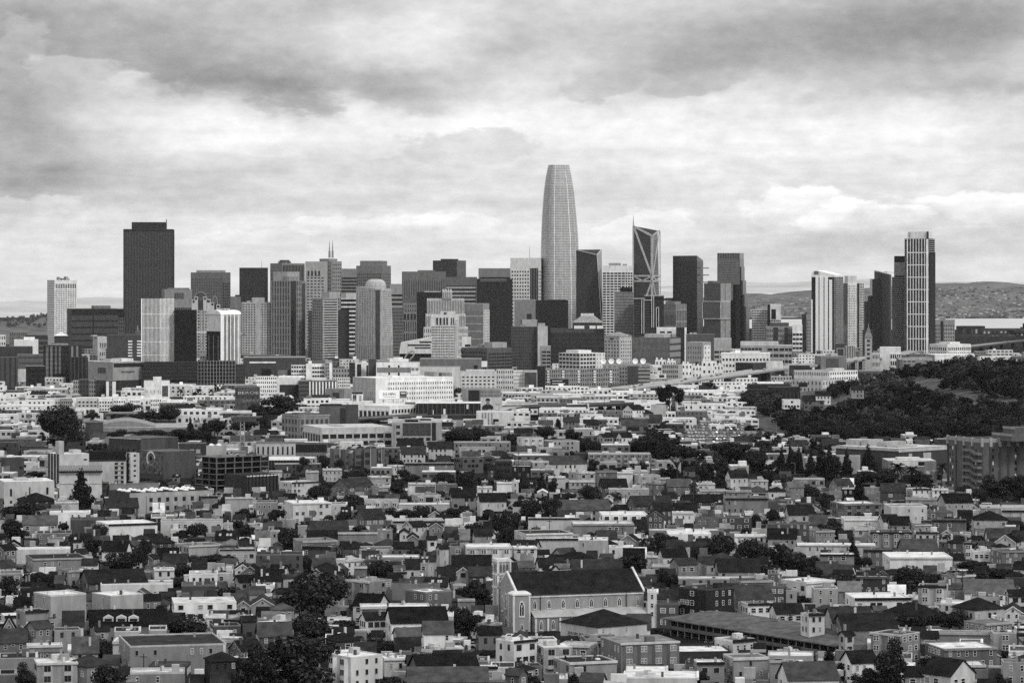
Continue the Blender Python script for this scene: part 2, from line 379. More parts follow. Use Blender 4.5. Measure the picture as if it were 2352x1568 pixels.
# --- construction frame under scaffolding and white checkered base
s = Bld('scaffolded_building', 'building wrapped in scaffolding below the round-topped white tower', 'building', 455, None, 540, 829, DB(897), 26)
s.body(wall(1.2), name='core')
m = MB()
for i in range(13): s.rect(m,'L',s.wl*i/12-.2,s.wl*i/12+.2,0,s.H+(1.5 if i%2 else .5),STEEL,1.6,-1.2)
for j in range(9): s.rect(m,'L',0,s.wl,s.H*j/8-.12,s.H*j/8+.12,STEEL,1.5,-1.3)
m.build('scaffold', s.root, 'stuff')
for i in range(10):
    for j in range(2):
        if (i+j)%2: s.bar('white_panel','L',s.wl*(.52+.046*i),s.wl*(.52+.046*(i+1)),2.5+j*2.2,2.5+(j+1)*2.2,WHITE,1.9,-1.2)
T('gridsmall','office_building','small dark gridded block right of the scaffolded building', 540, None, 563, 836.5, 897, 1.5, [gr(6,7,.7,.7,2.4,.8)], cat='office building')
# --- round-shouldered white tower
s = Bld('office_tower', 'white tower with a curved barrel top and vertical white ribs', OT, 475, 507, 552, 722, DB(872), None)
s.body(wall(7.5)); d = s.d
s.layers([('L','p',1.2,(0,1,.26,1)),('L','v',3,.06,6,(0,1,.32,1)),('R','p',[3],(.06,.95,.02,1)),('R','v',5,.42,8.8,(.03,.97,.0,1)),('R','v',14,.25,7,(.05,.95,.0,1))])
s.bar('white_edge','R',-.5,1.8,0,s.H,WHITE,1)
m = MB(); n = 10
rr = []
for yy in (-1.0, s.wr+.5):
    rr.append([(-s.wl*(.5+.53*math.cos(PI*i/n)), yy, s.H+ (GZ(712,d)-s.H)*math.sin(PI*i/n)**.7) for i in range(n+1)])
m.loft([rr[0], rr[1]], WHITE, cap=False); m.face(rr[0][::-1], wall(8.4)); m.face(rr[1], wall(8.4)); m.build('barrel_roof', s.root)
m = MB(); m.box(-s.wl*.6,-s.wl*.2,s.wr*.3,s.wr*.6,s.H+5,GZ(708.5,d),wall(6)); m.build('roof_block', s.root)
# --- centre-left cluster
T('ribbed', 'office_tower', 'plain dark ribbed slab tower with a flagpole', 550, None, 615.5, 614.7, 796, 1.7, [('L','v',22,.4,2.2,(0,1,.03,1)),('L','h',20,.12,1.4)], depth=45)
s = TW['ribbed']; m = MB(); m.tube((-11,15,s.H),(-11,15,GZ(598,s.d)),.5,.25,STEEL); m.build('flagpole', s.root)
T('punch', 'apartment_tower', 'pale hotel block of small square windows with a blank centre strip', 553, 556, 624, 694.7, 845, 5.7,
  [gr(4,25,.5,.5,5.7,.5,'R',(.1,.46,.01,.99)), gr(4,25,.5,.5,5.7,.5,'R',(.64,.99,.01,.99)), gr(1,25,.5,.5,5.7,.5,'R',(.01,.09,.01,.99))], [(566,578,691,5.5),(578,607,683.5,5.7,(.0,.8))], cat=AT)
T('striped', 'office_tower', 'tower with a plain grey flank and black and white upright stripes', 620.5, 648, 700, 604.5, 797, 4.6, [('R','v',15,.55,.8,(.02,1,.02,1))],
  [(640,660,600,4),(645,655,597,3)])
s = T('flat1', 'apartment_tower', 'slender apartment tower of irregular tall windows with a dark glass recess', 622, 668, 701, 645, 846, 4.4,
  [gr(7,13,.5,.85,4.7,1.3,'L',(.03,.97,.0,1)),('L','v',8,.14,6),('R','p',[.6],(.0,.36,0,1)),gr(3,16,.5,.8,4.8,1.2,'R',(.38,.75,0,1)),('R','p',[1.6],(.77,1,.03,1))],
  [(629,684,624,5.5,(.05,.9),'crown_block'),(670,693,635,4.8,(0,.7))], cat=AT)
T('topfour', 'office_tower', 'pale stone tower with four tall dark openings near its top', 701, 745, 752, 600.5, 802, 5.8,
  [gr(4,1,.55,.96,5.8,.6,'L',(.08,.82,.105,.165)), gr(5,23,.62,.42,5.8,.6,'L',(.06,1,.17,.98))], [], depth=40)
s = T('twinspire', 'office_tower', 'grey tower crowned by two needle spires', 735, 761, 785, 600, 796, 4.9,
  [gr(6,22,.5,.45,4.9,1.2,'L',(.05,.98,.04,1)), gr(5,22,.5,.45,5,1.2,'R',(.05,.95,.02,1))], [(728,770,594,4.7,(.1,.9))])
for x in (733.6, 743.4):
    m = MB(); xx = GX(x, s.d)-s.root.location.x
    zz = [(592,2.0),(576,1.7),(575,1.1),(562,.7),(551,.2)]
    for (ya,ra),(yb_,rb) in zip(zz, zz[1:]): m.tube((xx+ (0), 18, GZ(ya,s.d)), (xx,18,GZ(yb_,s.d)), ra, rb, wall(5.2), 6)
    m.build('spire', s.root)
T('bandedmid', 'office_tower', 'grey banded office tower half hidden right of the twin spires', 784, None, 820, 617, 799, 4.6, [('L','h',22,.5,1.2,(0,1,.1,1))])
T('shoulder', 'office_tower', 'broad grey granite tower with stepped top and rows of small windows', 818, 878, 898, 610, 795, 4.3,
  [gr(13,24,.55,.45,4.2,.6,'L',(.02,.98,.09,1)), gr(6,24,.6,.45,4.4,.6,'R',(.05,.97,.09,1))], [(827,889,599,4.3,(.1,.9))])
T('banded2', 'office_tower', 'light banded tower beside the grey granite tower', 896, None, 924, 652, 803, 5.2, [('L','h',13,.45,1,(0,1,.14,1))])
T('vert', 'office_tower', 'wide tower with blank grey cap above many upright ribs', 923, 1022, 1026, 623.5, 800, 4,
  [('L','p',[1.6],(.02,1,.12,1)),('L','v',24,.42,4.6,(.02,1,.12,1))], [(960,1000,620.5,4)], depth=45)
T('horiz', 'office_tower', 'wide tower of pale horizontal balcony bands under a plain cap', 1025, None, 1096, 636, 802, 3.7,
  [('L','p',[.6],(.0,.96,.12,1)),('L','h',16,.42,5.6,(.0,.95,.12,1))], depth=40)
T('darkcut', 'office_tower', 'dark ribbed tower rising behind the wide capped tower', 994, 1049, 1070.5, 598, 790, 2.2, [('R','v',12,.5,4.2),('L','v',18,.4,2.7)], [(1013,1052,594.5,2,(.2,.8))])
T('bands3', 'office_tower', 'grey tower top with three dark bands behind the black banded tower', 1099, None, 1172, 616, 795, 4.4, [('L','h',3,.45,1,(.05,1,.10,.25))])
T('blackband', 'office_tower', 'broad near-black tower with faint level bands and a light roof strip', 1095, 1164, 1177, 640, 806, 1.9,
  [('L','h',48,.35,1.4),('R','h',48,.35,1),('L','p',4.4,(.12,1,.0,.04))], depth=50)
T('punch2', 'office_tower', 'white stone tower of square windows with dark ribbed centre', 1172, None, 1243, 592.5, 803, 7,
  [gr(7,22,.55,.5,7,.6,'L',(.03,.62,.13,1)),('L','p',[.5],(.64,.9,.11,1)),('L','v',3,.12,5,(.64,.9,.11,1)),gr(2,22,.5,.45,7,.6,'L',(.91,1,.13,1))], [(1174,1243,592,7)])
s = TW['punch2']; m = MB(); m.tube((-20,12,s.H),(-20,12,GZ(566,s.d)),.6,.25,STEEL); m.build('antenna', s.root)
# --- tapering glass apartment tower with a domed roof
s = Bld('apartment_tower', 'tapering pale tower with two windowed wings, a dark glass slot and a domed roof', AT, 815, 862, 903, 697, DB(852), None)
d = s.d; s.body(wall(5.6), z1=GZ(775,d))
def slant(s, f, ya, yb_, y0, mat, inset0, inset1, name):
    W_ = s.W(f); z0 = GZ(y0,d)
    m = MB(); P = lambda u,o,z: (-s.wl+u, -o, z) if f=='L' else (o, u, z)
    pts = [(0 if f=='R' else .0, z0),(W_,z0),(W_-(inset1),GZ(yb_,d)),((inset0),GZ(ya,d))]
    fr = [P(u,.0,z) for u,z in pts]; bk = [P(u,-12,z) for u,z in pts]
    m.loft([fr,bk], mat); m.face(fr[::-1], mat); return m.build(name, s.root)
slant(s,'L',658,663,776,wall(5.6),2.4,0,'upper_wing'); slant(s,'R',667,663,776,wall(5.8),0,4,'upper_wing')
for f, n, reg in (('L',11,(.06,.99)),('R',9,(.26,.97))):
    sv = s.H; s.H = GZ(668,d)
    s.layers([gr(n,30,.6,.55,6.3,1.8,f,(reg[0]+(.04 if f=='L' else 0),reg[1]-(.0 if f=='L' else .1),0,.68)), gr(n,14,.6,.55,6,1.2,f,(reg[0]-.05 if f=='L' else reg[0],reg[1],.68,1))]); s.H = sv
sv = s.H; s.H = GZ(662,d); s.layers([('R','p',[1.6],(.0,.25,.02,1))]); s.H = sv
m = MB(); rr = []; rxd = 28*d/F; ca_ = math.cos(s.root.rotation_euler.z); cxd = -s.wl*.42
for k in range(7):
    t = k/6; r = math.cos(t*PI/2*.93); rr.append([(cxd+rxd*r**.7*math.cos(2*PI*i/20), s.wr*.5+rxd*.7*r**.7*math.sin(2*PI*i/20), GZ(667,d)+(GZ(641,d)-GZ(667,d))*math.sin(t*PI/2)**.6) for i in range(20)])
m.loft(rr, wall(6.2)); m.build('dome_roof', s.root); s.wallo.data.update()
m = MB(); m.box(-s.wl+4,-1,3,s.wr-3,GZ(777,d),GZ(666,d),wall(5.4)); m.build('core', s.root)
# --- 3rd row in front
T('balcony', 'apartment_tower', 'banded pale tower with thin white floors and a grey crown box', 717, 742, 776, 685, 852, 5,
  [gr(5,24,.6,.5,5,.7,'L',(.05,.95,.02,.98)),('R','p',[.9],(.08,.92,.02,1)),('R','h',28,.42,6.4,(.0,1,.02,1))], [(742,784,670.5,5.6,(0,.7),'crown_box')], cat=AT)
T('darkl', 'apartment_tower', 'dark gridded wing left of the banded pale tower', 708, None, 736, 713, 846, 2.6, [gr(7,24,.6,.6,3,.7)], cat=AT)
T('darkr', 'apartment_tower', 'dark gridded wing right of the banded pale tower', 774, None, 802, 712, 850, 2.5, [gr(8,24,.6,.6,2.8,.7)], cat=AT)
T('boldband', 'office_building', 'slab of bold black and white floor stripes beside the dark gridded wing', 783, None, 819, 685, 840, 7, [('L','h',16,.55,.6)], [(795,819,673,6.4,(0,.9)),(784,795,674,5,(0,.9))], cat='office building')
T('brown1', 'office_building', 'grey brown block of narrow windows right of the tapering domed tower', 899, None, 927.5, 706, 842, 4, [gr(9,18,.55,.55,4,1)], cat='office building')
s = T('sloped', 'office_building', 'grey stone tower with a sloped roof and four tall black openings', 926, None, 957, 696, 838, 4.6,
  [gr(5,1,.5,.7,4.6,1,'L',(.12,.98,.02,.07)),gr(5,1,.5,.7,4.6,1,'L',(.12,.98,.09,.14)),gr(4,1,.72,.95,4.6,.3,'L',(.02,.98,.17,.27)),gr(6,1,.5,.97,4.6,.7,'L',(.02,.98,.29,.45)),gr(6,1,.5,.97,4.4,.7,'L',(.02,.98,.48,1))], cat=OT)
m = MB(); z0 = s.H; z1 = GZ(693-0,s.d)+6; m.loft([[(-s.wl,0,z0),(0,0,z0),(0,s.wr,z0),(-s.wl,s.wr,z0)],[(-s.wl*.86,6,z1+3),(0,6,z1+3),(0,s.wr-6,z1+3),(-s.wl*.86,s.wr-6,z1+3)]], roofm(3)); m.build('sloped_roof', s.root)
T('black2', 'office_tower', 'black patterned tower behind the stepped white art deco tower', 957, 1010, 1017, 671, 824, .8, [('L','g',16,26,.75,.6,1.3,.3)], [(977,1016,668.5,6,(0,.4),'roof_canopy')], depth=45)
# --- stepped art deco tower
s = T('deco', 'office_tower', 'stepped white art deco tower with ribbed setbacks', 973, None, 1075, 752, 829, 6.9, [gr(22,5,.4,.6,6.9,1.5)], depth=50)
for (x0,x1,y,z0,dep) in ((978,1069,722,752,(.05,.95)),(981,1066,686.5,722,(.1,.9)),(1016.5,1038,667,686,(.05,.95))):
    b = MB(); u0, u1 = (x0-973)/102*s.wl-s.wl, (x1-973)/102*s.wl-s.wl
    b.box(u0,u1,s.wr*dep[0],s.wr*dep[1],GZ(z0,s.d)-.1,GZ(y,s.d),wall(7.0)); b.build('setback', s.root)
    b = MB(); n = max(5,int((x1-x0)/3.6))
    for i in range(n):
        a = u0+(u1-u0)*(i+.2)/n; b.box(a,a+(u1-u0)/n*.45,s.wr*dep[0]-.4,s.wr*dep[0]+.1,GZ(z0,s.d)+1,GZ(y,s.d)-2.5,glass(3.6))
        b.box(a-.6,a,s.wr*dep[0]-.8,s.wr*dep[0]+.1,GZ(z0,s.d)+1,GZ(y,s.d)+1.5,wall(7.4))
    b.build('rib_grid', s.root, 'stuff')
for x in (1018,1024,1030,1036): s.roofbox(x-.9,x+.9,663.5 if x!=1027 else 661,wall(7.2),'finial',z0=GZ(668,s.d),dep=(.1,.16))
s = T('whitehotel', 'hotel_tower', 'white hotel block of small dark windows with tall paired slots at its top', 990, None, 1054, 724, 850, 7,
  [gr(3,16,.62,.55,7,.3,'L',(.03,.15,.19,.99)),gr(4,16,.66,.55,7,.3,'L',(.16,.4,.19,.99)),gr(4,16,.66,.55,7,.3,'L',(.42,.63,.19,.99)),gr(4,16,.6,.55,7,.3,'L',(.65,.85,.19,.99)),gr(2,22,.3,.6,7,.3,'L',(.87,1,.08,.99)),
   gr(2,1,.62,.96,7,.3,'L',(.16,.4,.04,.175)),gr(2,1,.62,.96,7,.3,'L',(.42,.63,.04,.175)),gr(2,1,.55,.96,7,.3,'L',(.70,.85,.04,.175))], [(1012,1046,715,7.1,(.0,.5))], cat='hotel tower')
s.bar('clock_window','L',s.wl*.46,s.wl*.56,GZ(721.5,s.d),GZ(717,s.d),glass(2),.6,-.3)
T('glasswhite', 'office_tower', 'pale tower with comb-like parapet, ribbed glass and a white windowed pier', 1058, 1110, 1124, 697, 822, 5.3,
  [('L','p',[4.2],(0,1,.14,1)),('L','v',22,.3,5,(0,1,.0,1)),('L','h',6,.06,8,(0,1,.16,1)),gr(4,17,.45,.55,7.2,1,'R',(.02,.98,.12,1))])
# --- museum with slanted pale wall
s = Bld('museum', 'pale museum block with a slanted roofline and three window slots', 'museum', 917, None, 992, 786, DB(862), 40)
d = s.d; m = MB(); w_ = s.wl
P4 = [(0,GZ(812,d)),(w_,GZ(812,d)),(w_,GZ(774,d)),(2,GZ(787,d))]
m.loft([[(-w_+u,0,z) for u,z in P4],[(-w_+u,40,z) for u,z in P4]], wall(7.0)); m.face([(-w_+u,0,z) for u,z in P4][::-1], wall(7.0)); m.build('wall', s.root)
m = MB(); m.box(-w_*.98,-w_*.02,2,38,-.5,GZ(812,d)-.02,wall(1)); m.build('ground_floor', s.root)
for (u0,u1,ya,yb_) in ((.62,.99,783.5,787.5),(.26,.96,790.5,794.5),(.47,.96,797,800.5)): s.bar('window','L',w_*u0,w_*u1,GZ(yb_,d),GZ(ya,d),glass(1),.15)
s = T('museumr', 'museum_wing', 'small white museum wing with two window slots behind the white hotel', 1062, None, 1082, 774, 856, 7.4, [('L','p',[1],(.3,.95,.2,.27)),('L','p',[1],(.35,.9,.34,.42))], cat='museum wing')
T('greyoff', 'office_building', 'long dark grey office block of banded windows', 1059, 1119, 1176, 799, 864, 3.3, [gr(9,6,.85,.5,3.3,.8,'L',(.03,.98,.1,1)),gr(9,7,.85,.5,3.2,.8,'R',(.05,1,.16,1))], [(1108,1130,790,5),(1140,1176,786,5.5),(1119,1150,797,5)], cat='office building')
T('greybox', 'hall', 'long windowless grey hall with two dark openings below the white hotel', 964, None, 1107, 824, 866, 4.1, [('L','p',.6,(.44,.54,.4,1)),('L','p',.6,(.87,.93,.35,.8))], cat='hall', depth=50)
# --- the tallest tower: tapered, rounded, wrapped in pale sunshades
s = Bld('office_tower', 'tallest tower, tapering rounded glass shaft wrapped in fine pale bands', OT, 1242, None, 1331, 378, DB(803), 62)
d = s.d; px = d/F; xc = -s.wl/2
WD = [(803,1241.5,1331.5),(720,1241.5,1331),(683,1242,1330.5),(600,1242.8,1328.5),(540,1244,1326),(494,1246,1322),(441,1249.8,1317),(408,1254,1312),(378,1260,1306)]
def wid(y):
    for (a,l0,r0),(b,l1,r1) in zip(WD, WD[1:]):
        if y >= b: t = (a-y)/(a-b); return l0+(l1-l0)*t, r0+(r1-r0)*t
    return WD[-1][1:]
def ring(y, grow=0, n=56):
    l, r = wid(y); c = (l+r)/2; R_ = (r-l)/2*px+grow; out = []
    for i in range(n):
        t = 2*PI*i/n; ct, st = math.cos(t), math.sin(t); e = 2/3.6
        a, b = abs(ct)**e*(1 if ct>0 else -1), abs(st)**e*(1 if st>0 else -1)
        q = .30; out.append(((c-s.xs)*px+R_*(a*math.cos(q)-b*math.sin(q))*.94, s.wl*.5+R_*(a*math.sin(q)+b*math.cos(q))*.94, GZ(y,d)))
    return out
ys = [803-(803-378)*i/60 for i in range(61)]
m = MB(); m.loft([ring(y) for y in ys if y > 425], glass(5.6), cap=False); m.loft([ring(y) for y in ys if y <= 430], glass(6.2)); m.build('glass_shaft', s.root)
m = MB(); nf = 112
for k in range(nf):
    y = 803-(803-379)*k/(nf-1); a = ring(y, .75, 40); b = [(p[0],p[1],p[2]+1.05) for p in a]; m.loft([a,b], wall(7.2 if y > 425 else 7.4), cap=False)
m.build('sunshade_band', s.root, 'stuff')
m = MB(); R0 = [ring(y, .55, 112) for y in ys[::3]]
for i in range(112):
    for r0, r1 in zip(R0, R0[1:]):
        p, q = Vector(r0[i]), Vector(r0[(i+1)%112]); p1, q1 = Vector(r1[i]), Vector(r1[(i+1)%112])
        f_ = .22; m.face([p, p+(q-p)*f_, p1+(q1-p1)*f_, p1], wall(6.2))
m.build('mullion_grid', s.root, 'stuff')
for i, lo, hi, t in ((76,16,61,8),(86,0,58,7.4),(68,25,61,7),(92,0,50,7)):
    m = MB(); R1 = [ring(y, .95, 112) for y in ys]
    for r0, r1 in zip(R1[lo:hi], R1[lo+1:hi+1]): m.face([r0[i], r0[i+1], r1[i+1], r1[i]], wall(t))
    m.build('bright_seam', s.root)
# --- folded glass tower with a triangular top, right of the tallest
s = Bld('office_tower', 'folded dark glass tower with a pointed corner at its top, right of the tallest', OT, 1322, 1371, 1384, 590, DB(807), None)
d = s.d; px = d/F; wr = 30.0; wl = s.wl
def q(x, dep, y): return (GX(x,d)-GX(1371,d), dep, GZ(y,d+dep))
A = q(1324,22,573.5); B = q(1371.5,0,585); C = q(1383,26,573); D = q(1345,50,577)
a0, b0, c0, d0 = (A[0],A[1],0), q(1386,0,740), q(1386.5,24,740), (D[0],D[1],0)
b0 = (b0[0],b0[1],0); c0 = (c0[0],c0[1],0)
s.root.rotation_euler = (0,0,0)
m = MB(); g1, g2 = glass(1.7), glass(4.6)
m.face([a0,b0,B,A], g1); m.face([b0,c0,C,B], g2); m.face([c0,d0,D,C], g1); m.face([d0,a0,A,D], g1); m.face([A,B,C,D], wall(2)); m.build('glass_shaft', s.root)
m = MB()
for k in range(1,46):
    t = k/46
    L_ = [Vector(a0).lerp(Vector(A), t), Vector(b0).lerp(Vector(B), t)]
    m.face([L_[0]+Vector((0,-.5,0)), L_[1]+Vector((0,-.5,0)), L_[1]+Vector((0,-.5,1.2)), L_[0]+Vector((0,-.5,1.2))], wall(2.4))
m.build('floor_line', s.root, 'stuff')
for p, r in ((A,B),(B,C),(b0,B)):
    m = MB(); m.tube(p, r, .9, .9, wall(6.5), 4); m.build('edge_beam', s.root)
# --- white lattice tower
T('lattice', 'office_tower', 'dark glass tower behind a bold white lattice with a white cap', 1384, None, 1454, 610, 808, 7.6,
  [gr(6,30,.84,.66,7.6,.5,'L',(.0,.74,.075,1)),gr(3,30,.78,.66,7.6,.5,'L',(.74,.99,.075,1))], [(1398,1426,604,5,(.3,.7)),(1430,1440,606,5,(.3,.7))])
T('narrowwin', 'office_tower', 'grey tower of narrow slot windows with a black rooftop box, in front of the lattice', 1411, None, 1455, 670.5, 822, 4.9, [gr(18,22,.5,.62,4.9,1)], [(1424.5,1453,660.5,.4,(0,.7),'plant_box')])
# --- tower with giant braces and a spike
s = Bld('office_tower', 'slim dark tower with white diagonal mega-braces and a sharp spike', OT, 1454, 1498, 1517, 541, DB(807), None)
d = s.d; px = d/F; s.root.name = 'office_tower'
m = MB(); zA, zB, zC = GZ(519,d+8), GZ(541.5,d), GZ(529,d+10)
P0 = [(-s.wl,0,0),(0,0,0),(0,s.wr,0),(-s.wl,s.wr,0)]; P1 = [(-s.wl*.97,0,zA),(-.6,0,zB),(-3,s.wr*.85,zC),(-s.wl*.9,s.wr*.85,zC)]
m.face([P0[0],P0[1],P1[1],P1[0]], glass(1.7)); m.face([P0[1],P0[2],P1[2],P1[1]], glass(4.6)); m.face([P0[2],P0[3],P1[3],P1[2]], glass(2)); m.face([P0[3],P0[0],P1[0],P1[3]], glass(2)); m.face(P1, wall(2)); m.build('glass_shaft', s.root)
m = MB()
for k in range(60):
    z = 4+k*4.0
    if z < zB-3: s.rect(m,'L',1,s.wl-1,z,z+.9,wall(2.6),.3,-.0); s.rect(m,'R',1,s.wr*.86,z,z+.9,wall(5),.3,.0)
m.build('floor_line', s.root, 'stuff')
Wb = wall(6.3)
for f,u0,y0,u1,y1,w_ in (('L',.04,520,.99,634,3.2),('L',.02,519,.99,541.5,3.4),('L',.99,541.5,.99,800,4),('R',.02,541.5,.02,800,3.2),('R',.86,529,.05,633,2.8),('R',.05,541,.86,529,2.8),
     ('L',.0,633.5,1,633.5,2.6),('L',.0,645.5,1,645.5,2.6),('R',0,633.5,1,633.5,2.6),('R',0,645.5,1,645.5,2.6),('L',.02,634,.5,645,2.2),('L',.5,645,.98,634,2.2),('R',.1,635,.5,645,2.2),('R',.5,645,.9,634,2.2),
     ('L',.98,646,.55,700,3),('R',.05,646,.55,700,2.6),('L',.01,519,.01,800,2.2),('R',.93,530,.99,800,2)):
    s.brace(f,u0,y0,u1,y1,w_,Wb)
m = MB(); m.tube((-s.wl*.985,.5,zA-12),(-s.wl*.99,.5,GZ(494,d)),1.9,.2,wall(5.5),5); m.build('spire', s.root)
for u in (.35,.55,.75): s.roofbox(1454+44*u,1454+44*u+9,527+6*u,wall(4),'roof_block',z0=zB-6,dep=(.5,.8))
s = T('outlined', 'office_building', 'dark glass block traced with white outlines at the foot of the braced tower', 1455.5, None, 1525, 684.7, 824, 1.5, [('L','h',22,.12,3.6,(0,.68,.02,1))], cat='office building')
b = s.roofbox(1481,1525,678,wall(1.8),'upper_block',dep=(-.04,.8)); W_ = s.wl
for x,ya,yb_ in ((1474.5,688,766),(1479.5,688,766),(1497.5,678,752),(1502,678,752),(1508,706,752),(1513.5,706,752)): s.bar('white_strip','L',(x-1456)/69.5*W_-.5,(x-1456)/69.5*W_+.5,GZ(yb_,s.d),GZ(ya,s.d),wall(7),2.2,-1)
for x0,x1,y in ((1456,1482,685.5),(1480,1525,678.5),(1479,1498,689),(1508,1514,706)): s.bar('white_strip','L',(x0-1456)/69.5*W_,(x1-1456)/69.5*W_,GZ(y,s.d)-.5,GZ(y,s.d)+.5,wall(7),2.4,-1)
T('glassgrid', 'office_building', 'grey glass twin block with pale grid lines right of the outlined block', 1525, 1552, 1577, 698, 832, 4.2, [('L','p',[2.4],(.02,.98,.18,1)),('L','v',9,.2,5,(0,1,.1,1)),('L','h',4,.06,5),('R','p',[3],(.02,.98,.1,1)),('R','v',7,.3,5.2),('R','h',5,.08,5.5)], [(1527,1566,692,4.4,(.1,.7))], cat='office building')
# --- right of centre: dark slab, stepped tower, boxed glass tower
s = Bld('office_tower', 'black slab tower with a slanted top edge and two side hoists', OT, 1545.5, 1601, 1615, 590, DB(805), None)
d = s.d; m = MB(); zA, zB, zC = GZ(587.5,d), GZ(587,d), GZ(592,d)
a = [(-s.wl,0,0),(0,0,0),(0,s.wr,0),(-s.wl,s.wr,0)]; b = [(-s.wl,0,zA),(0,0,zB),(0,s.wr,zC-4),(-s.wl,s.wr,zA-3)]
m.loft([a,b], glass(1.1)); m.build('glass_shaft', s.root); s.H = GZ(600,d)
s.layers([('L','h',44,.25,.9),('R','h',44,.25,1.2),('L','h',5,.4,.3,(.2,.98,.78,.95))])
for y in (615.5,631.5,648): bar('hoist_platform', s.root, 0, (1623-1615)*d/F*2.2, s.wr*.6, s.wr*.75, GZ(y,d)-1, GZ(y,d)+1, STEEL)
s = T('stepped', 'office_tower', 'grey blue tower stepping out on its right in dark setbacks', 1647.5, 1699, 1708.5, 594, 805, 4.3, [('L','h',55,.25,3.5),('R','p',[1.6])], depth=40)
sv = s.root
for x1,y in ((1711.5,612.7),(1715,644),(1719,676),(1722.5,704)):
    b = MB(); e = (x1-1708.5)*s.d/F; b.box(-1,e,4,s.wr-4,-.5,GZ(y,s.d),glass(1.9)); b.build('setback', s.root)
b = MB(); b.box(-s.wl,0,0,s.wr,s.H-.2,GZ(581,s.d),glass(3.4)); b.build('crown', s.root)
m = MB()
for i in range(9): s.rect(m,'L',s.wl*(i+.35)/9,s.wl*(i+.65)/9,s.H,GZ(582,s.d),glass(1.6),.3)
m.build('crown_slot', s.root, 'stuff')
s = T('boxed', 'office_tower', 'two-tone glass tower with a projecting white-framed box at mid height', 1617, 1655, 1679, 650.5, 824, 3.9,
  [('L','p',[3.0]),('L','v',26,.3,3.5),('R','p',[5.0]),('R','p',[1],(.42,.46,0,1))], [(1623,1642,645,3.4,(.2,.8))])
m = MB(); e = 1.9; m.box(-s.wl-e,e,-e,s.wr+e,GZ(732,s.d),GZ(692,s.d),glass(3.1),bottom=True); m.build('projecting_box', s.root)
for f in 'LR':
    W_ = s.W(f)
    for u0,u1,z0,z1 in ((-e,W_+e,GZ(732,s.d)-.3,GZ(732,s.d)+.5),(-e,W_+e,GZ(692,s.d)-.5,GZ(692,s.d)+.3),(-e,-e+.7,GZ(732,s.d),GZ(692,s.d)),(W_+e-.7,W_+e,GZ(732,s.d),GZ(692,s.d))):
        s.bar('frame_bar', f, u0,u1,z0,z1,wall(7.5),e+.3,-e+.1)
s.bar('light_face','R',0,s.wr+e-.5,GZ(731,s.d),GZ(693,s.d),glass(5),e+.15,-e+.05); s.bar('dark_slot','R',-e+.2,1.3,GZ(731,s.d),GZ(693,s.d),glass(.6),e+.25,-e)
T('blackr', 'office_tower', 'narrow black stepped tower between the boxed glass tower and the stepped tower', 1678, 1690, 1700, 690, 830, .9, [('L','h',24,.2,1.6)], [(1689,1700,653,.9,(0,.9))])
s = T('whitegrid', 'apartment_tower', 'white gridded apartment tower in two heights against the far hills', 1727, None, 1763.5, 711, 814, 7, [gr(10,18,.75,.62,7,1)], [(1738,1763,706,5)], cat=AT)
T('whitegrid2', 'apartment_tower', 'taller half of the white gridded apartment tower with an open top frame', 1763, None, 1794, 698.5, 815, 7.2, [('L','p',.8,(.0,.2,.0,1)),('L','p',.8,(.28,.62,.1,.3)),gr(2,12,.85,.6,7.2,1,'L',(.22,.6,.3,1)),gr(4,12,.75,.65,7.2,1,'L',(.6,.98,.3,1))], cat=AT)
T('g50', 'office_building', 'grey block with two dark glass bays beneath the white gridded tower', 1759, None, 1820, 749.5, 826, 5, [gr(4,6,.55,.5,5,1,'L',(.02,.28,.05,1)),('L','p',[1.2],(.28,.46,.03,1)),gr(4,6,.55,.5,5,1,'L',(.46,.68,.05,1)),('L','p',[1.2],(.7,.84,.03,1)),gr(2,6,.5,.5,4,1,'L',(.85,1,.05,1))], [(1768,1812,741,3)], cat='office building')
T('bold6', 'office_building', 'small white block of bold black window bands', 1820, None, 1843, 745, 827, 8, [gr(3,6,.9,.5,8,.3,'L',(.02,1,.22,.98))], cat='office building')
T('g52', 'office_building', 'grey stepped block left of the white striped tower', 1842, 1852, 1866, 722, 824, 4.6, [('L','p',[1.8]),gr(4,12,.5,.55,4.8,1,'R',(.05,.95,.1,1))], [(1850,1866,716,4)], cat='office building')
# --- white striped tower with sloping crown
s = Bld('apartment_tower', 'tower of broad white upright stripes with a sloping white crown', AT, 1864, 1916, 1936, 636, DB(838), None)
s.body(wall(1.6)); d = s.d; W_ = s.wl; px = d/F
for x0,x1,t,yt in ((1864,1866.5,8.6,688),(1874,1880.5,8.8,636),(1883,1892,8.8,636),(1894.5,1902,8.8,636),(1905,1911.5,8.8,642)):
    s.bar('white_stripe','L',(x0-1864)/52*W_,(x1-1864)/52*W_,0,GZ(yt,d),WHITE,1.2)
s.layers([('L','g',3,44,.6,.55,2.6,.6,(.9,1,0,1)),('R','g',5,44,.7,.7,4.8,.8,(0,1,0,1))])
m = MB()
for k in range(44): s.rect(m,'R',s.wr*.1,s.wr*.9,4+k*s.H/46,4.5+k*s.H/46,wall(7),1.8)
m.build('balcony_slab', s.root, 'stuff')
m = MB(); z0, z1, z2 = s.H-.1, GZ(621,d), GZ(631,d)
f_ = [(-W_,-.5,z0),(.5,-.5,z0),(.5,-.5,z2),(-W_*.8,-.5,z1),(-W_,-.5,GZ(627,d))]; m.loft([f_,[(x,s.wr+.5,z) for x,y,z in f_]], wall(8.4)); m.face(f_[::-1], wall(8.4)); m.build('crown', s.root)
s.bar('grey_panel','L',W_*.12,W_*.32,GZ(630,d),GZ(622.5,d),wall(4),.9,-.4)
